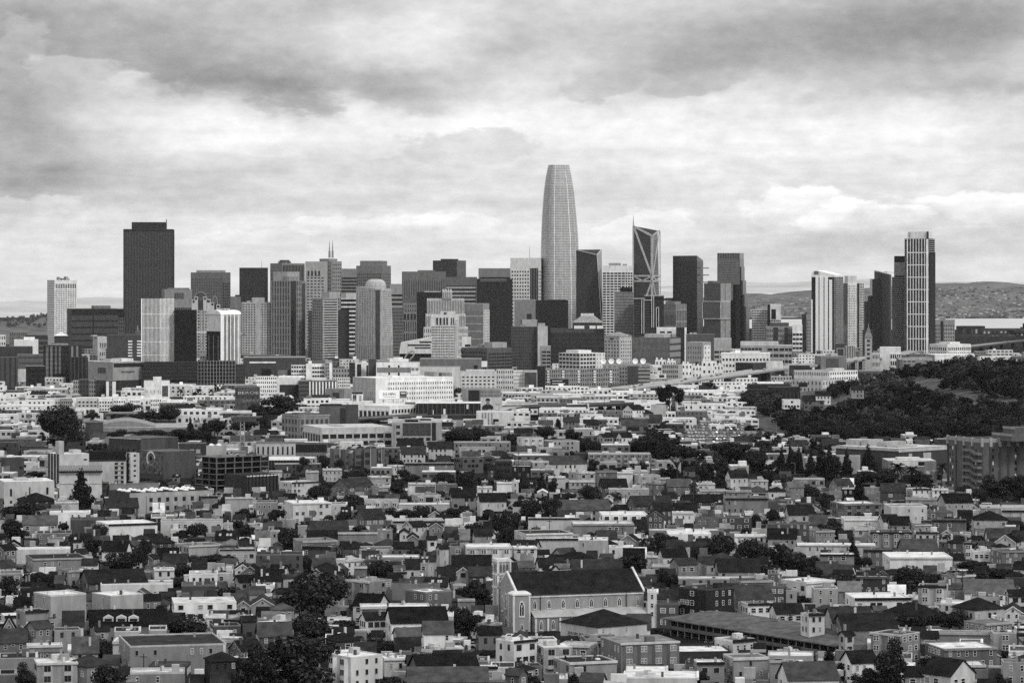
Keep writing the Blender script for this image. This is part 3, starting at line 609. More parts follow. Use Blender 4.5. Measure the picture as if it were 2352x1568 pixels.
s = T('white54', 'apartment_tower', 'white tower of small windows with a dark flank and pale glass crown', 1936, 1947, 1984, 650.5, 832, 7.4,
  [('L','p',[1]),gr(1,30,.5,.55,7.6,.5,'R',(.03,.15,.02,.97)),gr(1,30,.35,.55,7.6,.5,'R',(.2,.32,.02,.97)),gr(2,30,.4,.55,7.6,.5,'R',(.36,.56,.02,.97)),('R','p',[1.2],(.58,.70,.0,.97)),gr(3,30,.6,.6,6.8,.6,'R',(.72,1,.0,.97))], [(1938,1964,633.5,7,(.1,.8),'glass_crown')], cat=AT)
# --- black rounded tower with a slanted round roof
s = Bld('apartment_tower', 'black glass tower with a slanted oval roof and stepped left wing', AT, 2004, None, 2051, 640.5, DB(832), 36)
d = s.d; px = d/F; s.root.rotation_euler = (0,0,0)
m = MB(); rr = []
xc, R1 = -(s.wl*.42), s.wl*.42
def ov(z, sl=0): return [(xc+R1*math.cos(2*PI*i/28), 18+17*math.sin(2*PI*i/28), z-sl*(math.cos(2*PI*i/28)+1)/2) for i in range(28)]
m.loft([ov(0),ov(GZ(640,d)),ov(GZ(623,d),GZ(623,d)-GZ(632.5,d))], glass(.9), capm=wall(4)); m.build('glass_shaft', s.root)
m = MB(); m.loft([[(x,y,z) for x,y,z in ov(GZ(622.5,d),GZ(623,d)-GZ(632.5,d))],[(x,y,z+1) for x,y,z in ov(GZ(622.5,d),GZ(623,d)-GZ(632.5,d))]], wall(6), cap=False); m.build('roof_rim', s.root)
m = MB(); m.box(-s.wl,-s.wl*.5,3,33,-.5,GZ(640.5,d),glass(.8)); m.build('side_shaft', s.root)
m = MB(); m.box(-s.wl-10*px,-s.wl,5,30,-.5,GZ(679,d),glass(.8)); m.build('wing', s.root)
m = MB(); m.box(-s.wl-21*px,-s.wl-10*px,6,30,-.5,GZ(692,d),glass(.9)); m.build('wing', s.root)
s.H = GZ(642,d); m = MB()
for k in range(40): m.loft([[(xc+(R1+.2)*math.cos(2*PI*i/28),18+17.2*math.sin(2*PI*i/28),3+k*2.9) for i in range(28)],[(xc+(R1+.2)*math.cos(2*PI*i/28),18+17.2*math.sin(2*PI*i/28),3.5+k*2.9) for i in range(28)]], wall(1.8), cap=False)
m.build('floor_line', s.root, 'stuff')
m = MB(); m.tube((-8,12,GZ(630,d)),(-8,12,GZ(622,d)),.6,.4,STEEL); m.tube((-12,12,GZ(624,d)),(4,12,GZ(626,d)),.5,.3,STEEL); m.build('roof_crane', s.root)
# --- twin dark residential towers, white floor lines
s = T('rinL', 'apartment_tower', 'dark residential tower of thin white floor lines, left of the framed tall one', 2049, None, 2086, 636, 838, 1.3, [('L','h',47,.22,6.5)], [(2054,2079,588,1.3,(.1,.9),'upper_shaft')], cat=AT, depth=30)
m = MB()
for k in range(15):
    z = GZ(636,s.d)+2+k*(GZ(605,s.d)-GZ(636,s.d))/15; m.box(-s.wl+5*s.d/F-.3,-s.wl+29.5*s.d/F,2.6,s.wr*.8,z,z+.7,wall(6.5))
m.build('floor_band', s.root, 'stuff')
s = T('rinR', 'apartment_tower', 'tallest tower on the right, dark glass in a white frame of six strips', 2078, 2133, 2147, 548, 840, 1.2, [], cat=AT, depth=34)
W_ = s.wl; fx = lambda x: (x-2078)/55*W_
s.bar('glass_front','L',fx(2084),fx(2133),0,s.H,glass(.9),1.0)
for k in range(7): s.bar('white_strip','L',fx(2085.3+k*6.5)-.42,fx(2085.3+k*6.5)+.42,0,s.H,wall(8),1.7)
s.bar('white_strip','L',fx(2128),fx(2132.5),0,GZ(549,s.d),wall(8.4),1.9); s.bar('white_strip','L',fx(2084),fx(2085.2),0,GZ(549,s.d),wall(8),1.8)
for k in range(9): z = GZ(580+k*28.3,s.d); s.bar('white_crossbar','L',fx(2084),fx(2133),z-.55,z+.55,wall(8),1.75)
s.layers([('L','h',64,.2,6,(0,.11,0,1)),('R','h',64,.22,6.5)])
m = MB(); m.box(-W_+fx(2084.5),0,1,s.wr*.55,s.H-.1,GZ(532,s.d),wall(7.4)); m.build('crown', s.root)
m = MB(); m.box(0.02,2.5*s.d/F*1.2,1,s.wr*.9,0,GZ(579,s.d),wall(1.6)); m.build('side_shaft', s.root)
s.bar('dark_panel','L',fx(2128.5),fx(2133),GZ(548,s.d),GZ(531.5,s.d),wall(2.2),.3,-.8); s.bar('dark_slot','L',fx(2088),fx(2089),GZ(545,s.d),GZ(533,s.d),wall(1),.2,-.8)
T('r58', 'apartment_building', 'pale grey apartment block with a dark centre bay beside the tall framed tower', 2147, None, 2193, 734, 832, 5.2, [gr(5,10,.5,.55,5.2,1,'L',(.02,.3,.1,.98)),('L','p',[1.2],(.3,.44,.03,1)),gr(6,10,.5,.55,5.6,1,'L',(.46,.98,.1,.98))], [(2158,2172,729,5,(.0,.6))], cat='apartment building')
# --- low front row of the skyline
s = T('glass64', 'office_building', 'wide dark glass block with a hip-roofed penthouse', 1264.5, None, 1388, 754.7, 852, 1.6, [('L','g',26,9,.8,.7,2.2,.8,(0,1,.12,1)),('L','v',40,.4,4,(0,.8,0,.1))], cat='office building', depth=45)
b = MB(); px = s.d/F; x = lambda q: (q-1388)*px
b.box(x(1316),x(1383),6,34,s.H-.1,GZ(741,s.d),wall(2.5)); b.build('penthouse', s.root)
b = MB(); e0 = [(x(1313),4,GZ(741,s.d)),(x(1386),4,GZ(741,s.d)),(x(1386),36,GZ(741,s.d)),(x(1313),36,GZ(741,s.d))]; e1 = [(x(1334),16,GZ(726,s.d)),(x(1366),16,GZ(726,s.d)),(x(1366),24,GZ(726,s.d)),(x(1334),24,GZ(726,s.d))]
b.loft([e0,e1], roofm(5)); b.build('hip_roof', s.root)
b = MB(); b.box(x(1334),x(1364),17,23,GZ(727,s.d),GZ(720,s.d),wall(7)); b.build('roof_block', s.root)
for x0,x1 in ((1319,1342),(1354,1368),(1371,1385)): bar('white_box', s.root, x(x0), x(x1), 0.5, 8, s.H-.1, GZ(748,s.d), wall(7.8))
T('cube65', 'office_building', 'plain jet black cube block in front of the tallest tower', 1230, None, 1305, 690, 822, .3, [('L','g',24,1,.8,.98,.5,.2)], [(1258,1300,688,1,(.3,.6))], cat='office building')
T('brown66', 'apartment_building', 'mottled brown glass block with a blank white pier', 1174, None, 1235, 750, 858, 3.2, [gr(14,15,.7,.65,3.0,2),('L','v',5,.2,2)], [(1199,1234,734,5.5),(1195,1210,745,5)], cat='apartment building')
T('pier66', 'apartment_building', 'blank white pier wall beside the mottled brown block', 1235, None, 1258, 749, 858.5, 6.4, [], [(1236,1252,742,5.6)], cat='apartment building')
T('b66', 'office_building', 'grey block left of the black cube with one large dark window', 1182, None, 1232, 688, 818, 4.6, [gr(10,12,.6,.6,4.4,1.6,'L',(.28,1,.35,1)),('L','p',[.8],(.56,.78,.25,.45))], [(1183,1196,691,6)], cat='office building')
T('b67', 'office_building', 'small banded block below the blank white pier', 1240, None, 1265, 794, 862, 5.2, [gr(2,7,.88,.6,5.2,.8,'L',(.18,1,.15,1))], cat='office building')
s = T('apt68', 'apartment_building', 'white balconied apartment block with a stepped roof, below the dark glass block', 1284, 1332, 1389, 811, 866, 7, [gr(6,6,.82,.6,7.2,1.6,'L'),gr(5,6,.82,.6,7.2,1.4,'R',(0,.62,0,1)),gr(3,6,.3,.3,7.4,4,'R',(.64,1,0,1))], [(1296,1350,804,7.4,(.2,.8))], cat='apartment building')
s = T('hip69', 'apartment_building', 'pale ornate block with a low pyramid roof', 1389, 1423, 1451, 772, 858, 6.2, [gr(5,9,.5,.5,6.3,1.2,'L',(.0,1,.1,.95)),('L','p',[1.4],(.35,.6,.05,.9)),gr(5,9,.45,.5,6.4,1.2,'R',(.05,.95,.1,.95)),('R','h',4,.03,8)], cat='apartment building')
b = MB(); z = s.H; b.loft([[(-s.wl-1,-1,z),(1,-1,z),(1,s.wr+1,z),(-s.wl-1,s.wr+1,z)],[(-s.wl*.55,s.wr*.45,GZ(763,s.d)),(-s.wl*.45,s.wr*.45,GZ(763,s.d)),(-s.wl*.45,s.wr*.55,GZ(763,s.d)),(-s.wl*.55,s.wr*.55,GZ(763,s.d))]], roofm(5)); b.build('pyramid_roof', s.root)
s = T('garage', 'parking_garage', 'dark garage block screened by ribbed metal bands', 1451, 1538, 1563, 775.5, 854, 2.4, [('L','h',5,.62,3),('R','h',5,.7,5),('L','v',58,.35,5)], [(1482,1540,767,6,(.2,.8))], cat='garage')
T('white71', 'apartment_building', 'white block with two dark window bays above the ribbed garage', 1508, None, 1553, 752, 838, 7.8, [('L','p',.8,(.18,.42,.1,1)),('L','p',.8,(.55,.78,.1,1)),gr(2,4,.7,.7,8,1,'L',(.2,.4,.15,.9)),gr(2,4,.7,.7,8,1,'L',(.57,.76,.15,.9))], cat='apartment building')
T('white71b', 'office_building', 'dark block edged by a tall white pier right of the ribbed garage', 1553, None, 1577, 752, 839, 1.6, [('L','p',8,(.8,1,0,1))], cat='office building')
T('tan72', 'apartment_building', 'light concrete block with a paler corner bay', 1577, 1614, 1633, 785.5, 862, 5.4, [gr(6,6,.5,.5,5.5,4,'L',(.05,.95,.1,1)),gr(2,6,.3,.4,7.6,2,'R',(.1,.9,.1,1))], cat='apartment building')
T('brown72', 'office_building', 'brown block with two round roof vents behind the light concrete block', 1576, None, 1641, 767.5, 844, 3.2, [], [(1584,1590,764,6),(1592,1600,764,6)], cat='office building')
T('b73', 'office_building', 'pale office block of five window bands under a blank top', 1640, None, 1680, 777, 858, 5.8, [gr(3,5,.85,.5,5.8,.6,'L',(0,.95,.32,1))], cat='office building')
T('b63', 'office_building', 'long pale office block of dark window bands with a penthouse', 1701, None, 1819, 793, 854, 5.6, [gr(6,5,.86,.5,5.6,.8,'L',(0,.42,.05,1)),gr(3,4,.86,.5,5.6,.6,'L',(.52,.86,.05,.95)),gr(2,4,.86,.5,5.6,.6,'L',(.86,1,.05,.95))], [(1701,1788,784.5,6.4,(.1,.9))], cat='office building')
T('b74', 'office_building', 'long white low office with small dark windows', 1656, None, 1769, 811, 866, 7.6, [gr(14,3,.6,.4,7.8,.8,'L',(.02,.98,.15,.9))], [(1688,1700,805,8.4),(1704,1745,807,7)], cat='office building')
T('b60', 'office_building', 'white terraced office of square windows in front of the bay', 2135, 2176, 2230, 790.5, 852, 7.4, [gr(8,4,.6,.55,7.5,.8,'L',(.02,.98,.08,.85)),gr(12,4,.62,.55,7.6,.8,'R',(.02,.98,.08,.85))], [(2160,2200,785,7)], cat='office building')
T('b60b', 'office_building', 'low white wing with a glazed corner below the terraced office', 2127, 2148, 2238, 814, 858, 7.6, [('L','p',[4],(.05,.9,.05,1)),gr(13,2,.6,.6,7.8,.8,'R',(.05,.98,.2,1))], cat='office building')
T('b61', 'office_building', 'white block with gridded windows on its right half', 2021, None, 2069, 797, 858, 7.4, [gr(5,3,.7,.6,7.6,.8,'L',(.5,1,.22,1))], cat='office building')
# spired tower
s = T('clock', 'clock_tower', 'slim pale tower with round windows and a needle spire in front of the black tower', 1986.5, None, 2003, 776, 864, 6, [], cat='clock tower')
d = s.d; px = d/F
for k in range(5): s.bar('window','L',s.wl*.3,s.wl*.7,GZ(785+k*10,d),GZ(780+k*10,d),glass(.8),.2)
m = MB(); z = s.H; m.loft([[(-s.wl-.6,-.6,z),(.6,-.6,z),(.6,s.wr+.6,z),(-s.wl-.6,s.wr+.6,z)],[(-s.wl*.56,s.wr*.44,GZ(750,d)),(-s.wl*.44,s.wr*.44,GZ(750,d)),(-s.wl*.44,s.wr*.56,GZ(750,d)),(-s.wl*.56,s.wr*.56,GZ(750,d))]], roofm(4.5)); m.build('spire_roof', s.root)
m = MB(); m.tube((-s.wl/2,s.wr/2,GZ(751,d)),(-s.wl/2,s.wr/2,GZ(742,d)),.4,.1,STEEL); m.build('needle', s.root)
T('clockb', 'office_building', 'long pale windowed block behind the slim spired tower', 1992, None, 2021, 811, 862, 6.6, [gr(9,3,.5,.5,6.6,.8)], cat='office building')
T('gab', 'office_building', 'dark gabled block behind the needle spire', 1981, None, 2005, 757, 840, 2, [], cat='office building')
# --- left front row
T('old76', 'office_building', 'small white classical block with round-headed windows', 213, 224, 247, 773, 838, 6.2, [gr(4,1,.6,.8,6.6,.8,'R',(.2,.9,.2,.4)),gr(4,2,.5,.6,6.6,.8,'R',(.2,.9,.5,.95))], [(202,215,769,6)], cat='office building')
s = T('brn75', 'apartment_building', 'dark brown slab with two columns of white balconies', 246, None, 326.5, 768.5, 846, 2.6, [], cat='apartment building')
for k in range(6):
    for u0,u1 in ((.60,.72),(.85,1)): s.bar('balcony','L',s.wl*u0,s.wl*u1,GZ(785+k*6.7,s.d),GZ(782+k*6.7,s.d),wall(8.6),1.2)
T('t77', 'apartment_building', 'dark apartment block of tall uneven pale strips, by the left edge', 100, 159, 188, 793.5, 886, 1.6, [('L','p',4.3,(.1,.2,.02,1)),('L','p',4.5,(.27,.36,.02,1)),('L','p',4,(.45,.53,.02,.7)),('L','p',4.2,(.6,.68,.02,.7)),('L','h',9,.06,1.2),('R','p',4.6,(.15,.3,.02,.7)),('R','p',4.4,(.55,.7,.02,.6))], [(115,150,789,5)], cat='apartment building')
T('t77b', 'apartment_building', 'dark lower block of tall windows in front of the uneven strips', 159, None, 202, 820.5, 888, 1.3, [('L','v',5,.3,2.6),('L','h',5,.08,2)], cat='apartment building')
T('t78', 'office_building', 'big grey brown building with faint level bands by the left edge', 40, None, 102, 814, 878, 3.4, [('L','h',5,.12,2)], cat='office building')
T('t78b', 'apartment_building', 'dark grey ribbed block at the left edge', -6, None, 42, 820, 892, 2.8, [('L','v',4,.2,1.6)], cat='apartment building')
T('t78c', 'warehouse', 'long dark flat-roofed shed above the grey brown building', -10, None, 75, 796, 862, 2.2, [], cat='warehouse', depth=40)
T('t79', 'office_building', 'stepped white block above the long dark shed', 33, None, 88, 780, 842, 7.6, [], [(55,80,774,7.8)], cat='office building')
T('t79b', 'office_building', 'white block with dark square windows at the left edge', -8, None, 13, 769, 836, 7.4, [gr(4,5,.5,.5,7.4,1)], cat='office building')
T('t79c', 'apartment_building', 'mid-grey hillside block left of the white slab tower', 22, None, 62, 762, 825, 4, [gr(8,6,.4,.4,4,2.5)], cat='apartment building')
T('t79d', 'office_building', 'dark banded block in front of the white slab tower', 60, None, 110, 770, 834, 2, [('L','h',5,.4,3.4,(.6,1,.1,1))], cat='office building')
s = T('pav', 'pavilion', 'dark pavilion under a bright pyramid roof below the white slab tower', 125, None, 155, 771, 840, 2.2, [], cat='pavilion')
m = MB(); z = s.H; m.loft([[(-s.wl-1,-1,z),(1,-1,z),(1,s.wr+1,z),(-s.wl-1,s.wr+1,z)],[(-s.wl/2-.2,s.wr/2-.2,GZ(763,s.d)),(-s.wl/2+.2,s.wr/2-.2,GZ(763,s.d)),(-s.wl/2+.2,s.wr/2+.2,GZ(763,s.d)),(-s.wl/2-.2,s.wr/2+.2,GZ(763,s.d))]], roofm(8)); m.build('pyramid_roof', s.root)
def domed(x0, x1, yt, yb, y1, label):
    s = T('dome%d' % x0, 'domed_hall', label, x0, None, x1, yt, yb, 3.6, [('L','h',2,.2,6)], cat='domed hall', depth=22)
    m = MB(); rr = []
    for k in range(6):
        t = k/5*PI/2*.96; rr.append([(-s.wl/2+s.wl*.42*math.cos(t)*math.cos(2*PI*i/14), 11+10*math.cos(t)*math.sin(2*PI*i/14), s.H+(GZ(y1,s.d)-s.H)*math.sin(t)) for i in range(14)])
    m.loft(rr, wall(3)); m.build('dome', s.root)
    m = MB(); m.tube((-s.wl/2,11,GZ(y1,s.d)),(-s.wl/2,11,GZ(y1-10,s.d)),.8,.3,STEEL); m.build('finial', s.root)
domed(306, 326, 768, 840, 757, 'small domed hall peeking out left of the white finned tower')
# ---------------------------------------------------------------- the wooded hill on the right
RP = [(150,0),(215,1.5),(262,5),(290,9),(330,16),(362,24),(390,31),(422,35),(470,34),(560,36),(700,30),(900,10),(1000,0)]
def zhill(x, y):
    return prof(RP, x)*smooth(2260, 2800, y)*(1-smooth(2900, 3350, y))+(hn(x, y, 45)*1.2+.8)*smooth(2260, 2500, y)*(1-smooth(2900, 3300, y))*smooth(180, 320, x)
b = MB(); nx, ny = 60, 44
b.v = [(130+i*900/nx, 2200+j*1200/ny, zhill(130+i*900/nx, 2200+j*1200/ny)-.6+.75*smooth(2230,2300,2200+j*1200/ny)*smooth(150,200,130+i*900/nx)) for j in range(ny+1) for i in range(nx+1)]
SCRUB = _mat('hill_scrub', .075, .95, .1, .75, .06); k = b.mi(SCRUB)
for j in range(ny):
    for i in range(nx): a = j*(nx+1)+i; b.f.append((a,a+1,a+nx+2,a+nx+1)); b.m.append(k)
o = structure(b.build('hill'))
for p in o.data.polygons: p.use_smooth = True
LISTED.append((1745, 2420, 840, 1012, 2260, 1000, 905))
for k in range(7): LISTED.append((1566+k*20, 1588+k*20, 974, 1016, 2240, 90, 1013))
# ---------------------------------------------------------------- middle distance, surveyed one by one
AB, WH, OB = 'apartment building', 'warehouse', 'office building'
def M(name, label, cat, x0, xs, x1, yt, yb, t, L=(), roofs=(), depth=None, top=5, **k):
    s = Bld(name, label, cat, x0, xs, x1, yt, DB(yb), depth, **k)
    s.body(wall(t), roofm(top)); s.layers(L)
    for r in roofs: s.roofbox(r[0], r[1], r[2], wall(r[3]), dep=r[4] if len(r) > 4 else (.3,.7))
    return s
def lettering(s, txt, u0, u1, y0, y1, m, out=.5, f='L'):
    """raised lettering on a face, u as share of the width, y as photo rows"""
    cu = bpy.data.curves.new('lettering', 'FONT'); cu.body = txt; cu.extrude = .06; cu.materials.append(m)
    cu.align_x = 'CENTER'; cu.align_y = 'CENTER'
    o = put('lettering', cu, s.root); W_ = s.W(f); h = abs(y1-y0)*s.d/F; w = (u1-u0)*W_
    bpy.context.view_layer.update(); dx, dy = max(o.dimensions.x, .1), max(o.dimensions.y, .1)
    o.scale = (w/dx, h/dy, 1); c = (u0+u1)/2*W_; z = GZ((y0+y1)/2, s.d)-s.z0
    if f == 'L': o.location = (-s.wl+c, -out, z); o.rotation_euler = (PI/2, 0, 0)
    else: o.location = (out, c, z); o.rotation_euler = (PI/2, 0, PI/2)
    dg = bpy.context.evaluated_depsgraph_get(); me = bpy.data.meshes.new_from_object(o.evaluated_get(dg)); q = put('lettering', me, s.root, o.location, o.scale); q.rotation_euler = o.rotation_euler
    bpy.data.objects.remove(o); return q
def dome_row(): pass
s = M('department_store', 'pale windowless department store with raised lettering beside the white finned tower', 'store', 202, 259, 327, 831, 900, 5.2, [('R','p',1.2,(.03,1,.05,.18)),('R','p',1.6,(.0,.95,.62,.95)),('L','p',3,(.4,.72,.2,.38)),('L','p',1,(.25,.6,.6,1))], [(225,262,825,6),(270,320,824,7)], top=7)
lettering(s, "bloomingdales", .28, .72, 851, 857, BLACK, .6, 'R')
M('convention_hall', 'long dark hall with a slanting white strip below the ribbed grey towers', 'hall', 559, None, 702, 821, 878, 2.4, [('L','p',8,(.1,.52,.16,.22)),('L','p',.8,(.3,.45,.45,.8)),('L','p',.8,(.72,.8,.5,.9)),('L','p',4,(.55,.7,.5,.95))], depth=60)
M('apartment_building', 'white apartment block with three floors of window bands left of a tall white stair tower', AB, 669, None, 703, 838, 886, 7.6, [gr(6,5,.8,.5,7.8,.6)])
M('apartment_building', 'white banded apartment block between two blank white stair towers', AB, 703, None, 747, 835, 887, 8, [gr(5,5,.86,.5,8,.6,'L',(.32,.95,.1,1))], [(708,716,829,8.4)])
M('apartment_building', 'tall narrow block with a blank white right edge', AB, 747, None, 763, 827, 887.5, 5.4, [('L','p',8.6,(.6,1,.1,1)),gr(2,7,.6,.5,5.4,1,'L',(.1,.55,.1,1))])
M('apartment_building', 'narrow grey block behind a white apartment block', AB, 764, None, 803, 846, 890, 5.2, [gr(6,4,.5,.5,5.2,1)], [(775,790,841,4)])
M('apartment_building', 'black and white block with a stepped white corner', AB, 803, 816, 848, 833, 894, 7.4, [gr(4,8,.7,.6,3,.5,'L'),('R','p',1.4,(.12,.42,.05,.95)),('R','p',1.4,(.8,.92,.1,.95))], [(830,846,830,8)])
M('apartment_building', 'blank dark grey slab standing beside the black and white block', AB, 846, None, 864, 823.5, 895, 2.6)
s = M('apartment_building', 'wide white block with grey bands and dark square stair openings', AB, 864, None, 964, 832, 896, 8, [('L','p',4.6,(.02,.98,.18,.36)),('L','p',4.6,(.02,.98,.5,.66)),('L','p',.8,(.28,.32,.1,1)),('L','p',.8,(.5,.54,.1,1)),gr(2,3,.8,.4,8,.8,'L',(.8,.98,.12,.9))], [(895,938,825,8.4),(903,925,821,8)])
s = M('ring_plinth', 'flat dark roofed block that carries the tilted ring', OB, 932, None, 960, 834, 872, 4)
# tilted steel ring
g = thing('ring_sculpture', 'large tilted steel ring with spokes standing above a white block', 'sculpture', (GX(940,DB(870)), DB(870), 0))
px = DB(870)/F; m = MB(); n = 26; ring_p = []
for i in range(n):
    t = 2*PI*i/n; ring_p.append(Vector(((math.cos(t)*8.5+math.sin(t)*7)*px, -math.cos(t)*4*px+10, GZ(818,DB(870))+(math.sin(t)*11)*px)))
for i in range(n): m.tube(ring_p[i], ring_p[(i+1)%n], 1.0, 1.0, STEEL, 5)
m.build('ring', g); m = MB(); c = Vector((0,10,GZ(818,DB(870))))
for i in range(n): m.tube(ring_p[i], ring_p[i]+(ring_p[i]-c)*.22, .35, .35, STEEL, 4)
m.build('spoke_fringe', g, 'stuff'); m = MB(); m.tube((0,10,0),(0,10,c.z-9*px),1.5,1.2,STEEL); m.build('post', g)
M('apartment_building', 'plain pale block right of the wide white block', AB, 964, None, 1057, 843, 906, 6.6, [('L','p',3.4,(.26,.42,.3,.6)),('L','v',6,.3,3,(.6,.8,.2,.55))])
M('hotel', 'pale hotel with a regular grid of paired windows', 'hotel', 1057, None, 1140, 853, 912, 6.8, [gr(8,6,.55,.45,7,1.2,'L',(.03,.97,.15,.98))], [(1070,1136,849,7)])
M('apartment_building', 'grey white stepped terrace right of the regular grid hotel', AB, 1140, None, 1180, 848, 908, 6.6, [gr(8,5,.5,.45,6.8,2)])
# long white institutional block
s = M('institution_building', 'very long white institutional block with many small square windows', 'institution', 810, 863, 1043, 868, 936, 8.2,
  [('L','p',5.6,(.0,1,.0,1)),gr(8,3,.3,.4,5.8,2.5,'L',(.35,1,.42,1)),gr(28,5,.42,.45,8.3,1.4,'R',(.15,.99,.12,.95))], [(880,900,863,8.4),(1005,1030,856,5),(1020,1040,858,4)], wr=83, ang=62, top=8)
M('brick_building', 'brown building with a dark central bay and grid of small windows', OB, 1060, None, 1150, 893, 930, 5, [('L','p',1.4,(.18,.46,.08,1)),gr(14,4,.4,.5,5.2,1.6,'L',(.48,1,.08,.95))])
M('apartment_building', 'long white apartment row of dark squares left of the lettered brick block', AB, 588, None, 636, 864, 912, 7.8, [gr(10,5,.5,.5,8,.7)])
M('apartment_building', 'white block with a dark brown lower half', AB, 636, None, 690, 868, 918, 7.4, [('L','p',2,(.12,.95,.3,1)),gr(9,5,.6,.5,2,.6,'L',(.14,.95,.34,1))], [(640,700,863,8)])
M('apartment_building', 'row of alternating black and white upright bays', AB, 686, None, 775, 874, 920, 3, [('L','v',9,.42,8.4,(.25,1,.05,1)),('L','h',5,.1,1.4)], [(716,750,868,7)])
M('apartment_building', 'white gridded apartment block right of the black and white bays', AB, 766, None, 804, 867, 912, 7.4, [gr(8,6,.55,.55,7.6,.8)])
M('low_store', 'low grey store with a curved corner', 'store', 748, 790, 822, 893, 922, 5, [('L','p',2.6,(.4,.75,.3,.9))])
# billboards
def billboard(label, x0, x1, y0, y1, yb, m, extra=None, name='billboard'):
    d = DB(yb); px = d/F; g = thing(name, label, 'billboard', (GX(x0,d), d, 0), -math.atan((x0-CX)/F)); w = (x1-x0)*px
    z0, z1 = GZ(y1,d), GZ(y0,d); b = MB(); b.box(0,w,0,.8,z0,z1,m,bottom=True); b.build('board', g)
    for u in (.15,.5,.85): b = MB(); b.tube((w*u,1.2,0),(w*u,1.2,z0+.2),.35,.35,STEEL); b.build('post', g)
    b = MB(); b.box(0,w,-.9,0,z0-.4,z0-.15,STEEL,bottom=True); b.build('catwalk', g)
    class S: pass
    s = S(); s.root, s.wl, s.wr, s.d, s.z0 = g, w, w, d, 0; s.W = lambda f: w; s.px = 1/px
    if extra: extra(s, w, z0, z1)
    LISTED.append((x0,x1,y0,yb,d,2,y1)); return s
def fix(o, w): o.location.x += w
def ex_mph(s, w, z0, z1):
    fix(lettering(s, "0.0 MPH", .14, .58, 902, 908.5, BLACK, .1), w)
    b = MB(); b.box(w*.73,w*.98,-.06,.02,z0+.8,z1-.8,wall(4.2)); b.box(w*.74,w*.97,-.1,-.06,z0+3.4,z0+4.6,wall(1)); b.box(w*.78,w*.93,-.1,-.06,z0+4.4,z0+5.8,wall(7)); b.build('picture', s.root)
    b = MB(); b.box(w*.15,w*.6,-.06,.02,z0+1.6,z0+2.1,wall(6)); b.build('small_print', s.root)
billboard('white billboard reading 0.0 MPH with a small picture at its end', 870.5, 935.5, 896, 916, 940, _mat('billboard_white', .9, .5, .2, 0, 1), ex_mph)
def ex_face(s, w, z0, z1):
    h = z1-z0; b = MB(); n = 18
    sh = [(.06,.0),(.07,.22),(.14,.36),(.26,.44),(.27,.5),(.40,.5),(.41,.44),(.52,.36),(.59,.22),(.60,.0)]
    b.face([(w*u,-.06,z0+h*v) for u,v in sh], BLACK); b.build('coat', s.root)
    b = MB(); b.face([(w*(.335+.08*math.cos(2*PI*i/n)),-.09,z0+h*(.66+.2*math.sin(2*PI*i/n))) for i in range(n)], wall(4.6)); b.box(w*.29,w*.38,-.1,-.06,z0+h*.38,z0+h*.52,wall(4.6)); b.build('face', s.root)
    b = MB(); b.face([(w*(.335+.115*math.cos(PI*i/10)),-.12,z0+h*(.74+.2*math.sin(PI*i/10))) for i in range(11)], BLACK); b.build('hair', s.root)
    b = MB(); b.box(w*.68,w*.9,-.06,.02,z0+h*.45,z0+h*.48,wall(3)); b.box(w*.72,w*.86,-.06,.02,z0+h*.36,z0+h*.39,wall(3)); b.build('small_print', s.root)
billboard('pale billboard showing a dark haired person in a dark coat', 1104, 1153, 912.5, 940, 972, wall(6.8), ex_face)
def ex_lines(n, m):
    def f(s, w, z0, z1):
        b = MB()
        for i in range(n): z = z0+(z1-z0)*(.3+.4*i/max(1,n-1)); b.box(w*.08,w*(.8-.15*(i%2)),-.06,.02,z-.25,z+.25,m)
        b.build('print_line', s.root, 'stuff')
    return f
def ex_rect(s, w, z0, z1):
    b = MB(); b.box(w*.62,w*.9,-.06,.02,z0+1,z1-1,wall(2)); b.build('picture', s.root); ex_lines(2, wall(2))(s, w*.6, z0, z1)
billboard('black billboard with two lines of white print below the brown apartment row', 1265, 1306, 870, 885, 900, BLACK, ex_lines(2, WHITE))
billboard('white billboard with a picture, upper of two by the grey apartment', 1492, 1522, 842, 852.5, 884, wall(7.6), ex_rect)
billboard('wide white billboard, lower of two by the grey apartment', 1488, 1530, 858.5, 869, 892, wall(7.8), ex_rect)
billboard('small white billboard left of the lettered brick block', 514, 537, 929, 941, 950, wall(8), ex_rect)
billboard('bright screen billboard on the dark block at the left edge', 41, 72, 847, 876, 894, wall(6.4))
billboard('black sign board with white print below the long white apartment row', 437, 470, 926, 936, 948, BLACK, ex_lines(2, WHITE))
billboard('small black billboard with white print among grey sheds', 1048, 1070, 979.5, 988, 1000, BLACK, ex_lines(3, WHITE))
billboard('tiny white board high on the grey hall', 1106, 1119, 829, 842, 868, wall(8.4))
M('apartment_building', 'black glass block behind the bright screen billboard', AB, 60, None, 103, 841, 898, .7, [('L','h',5,.2,1.4)])
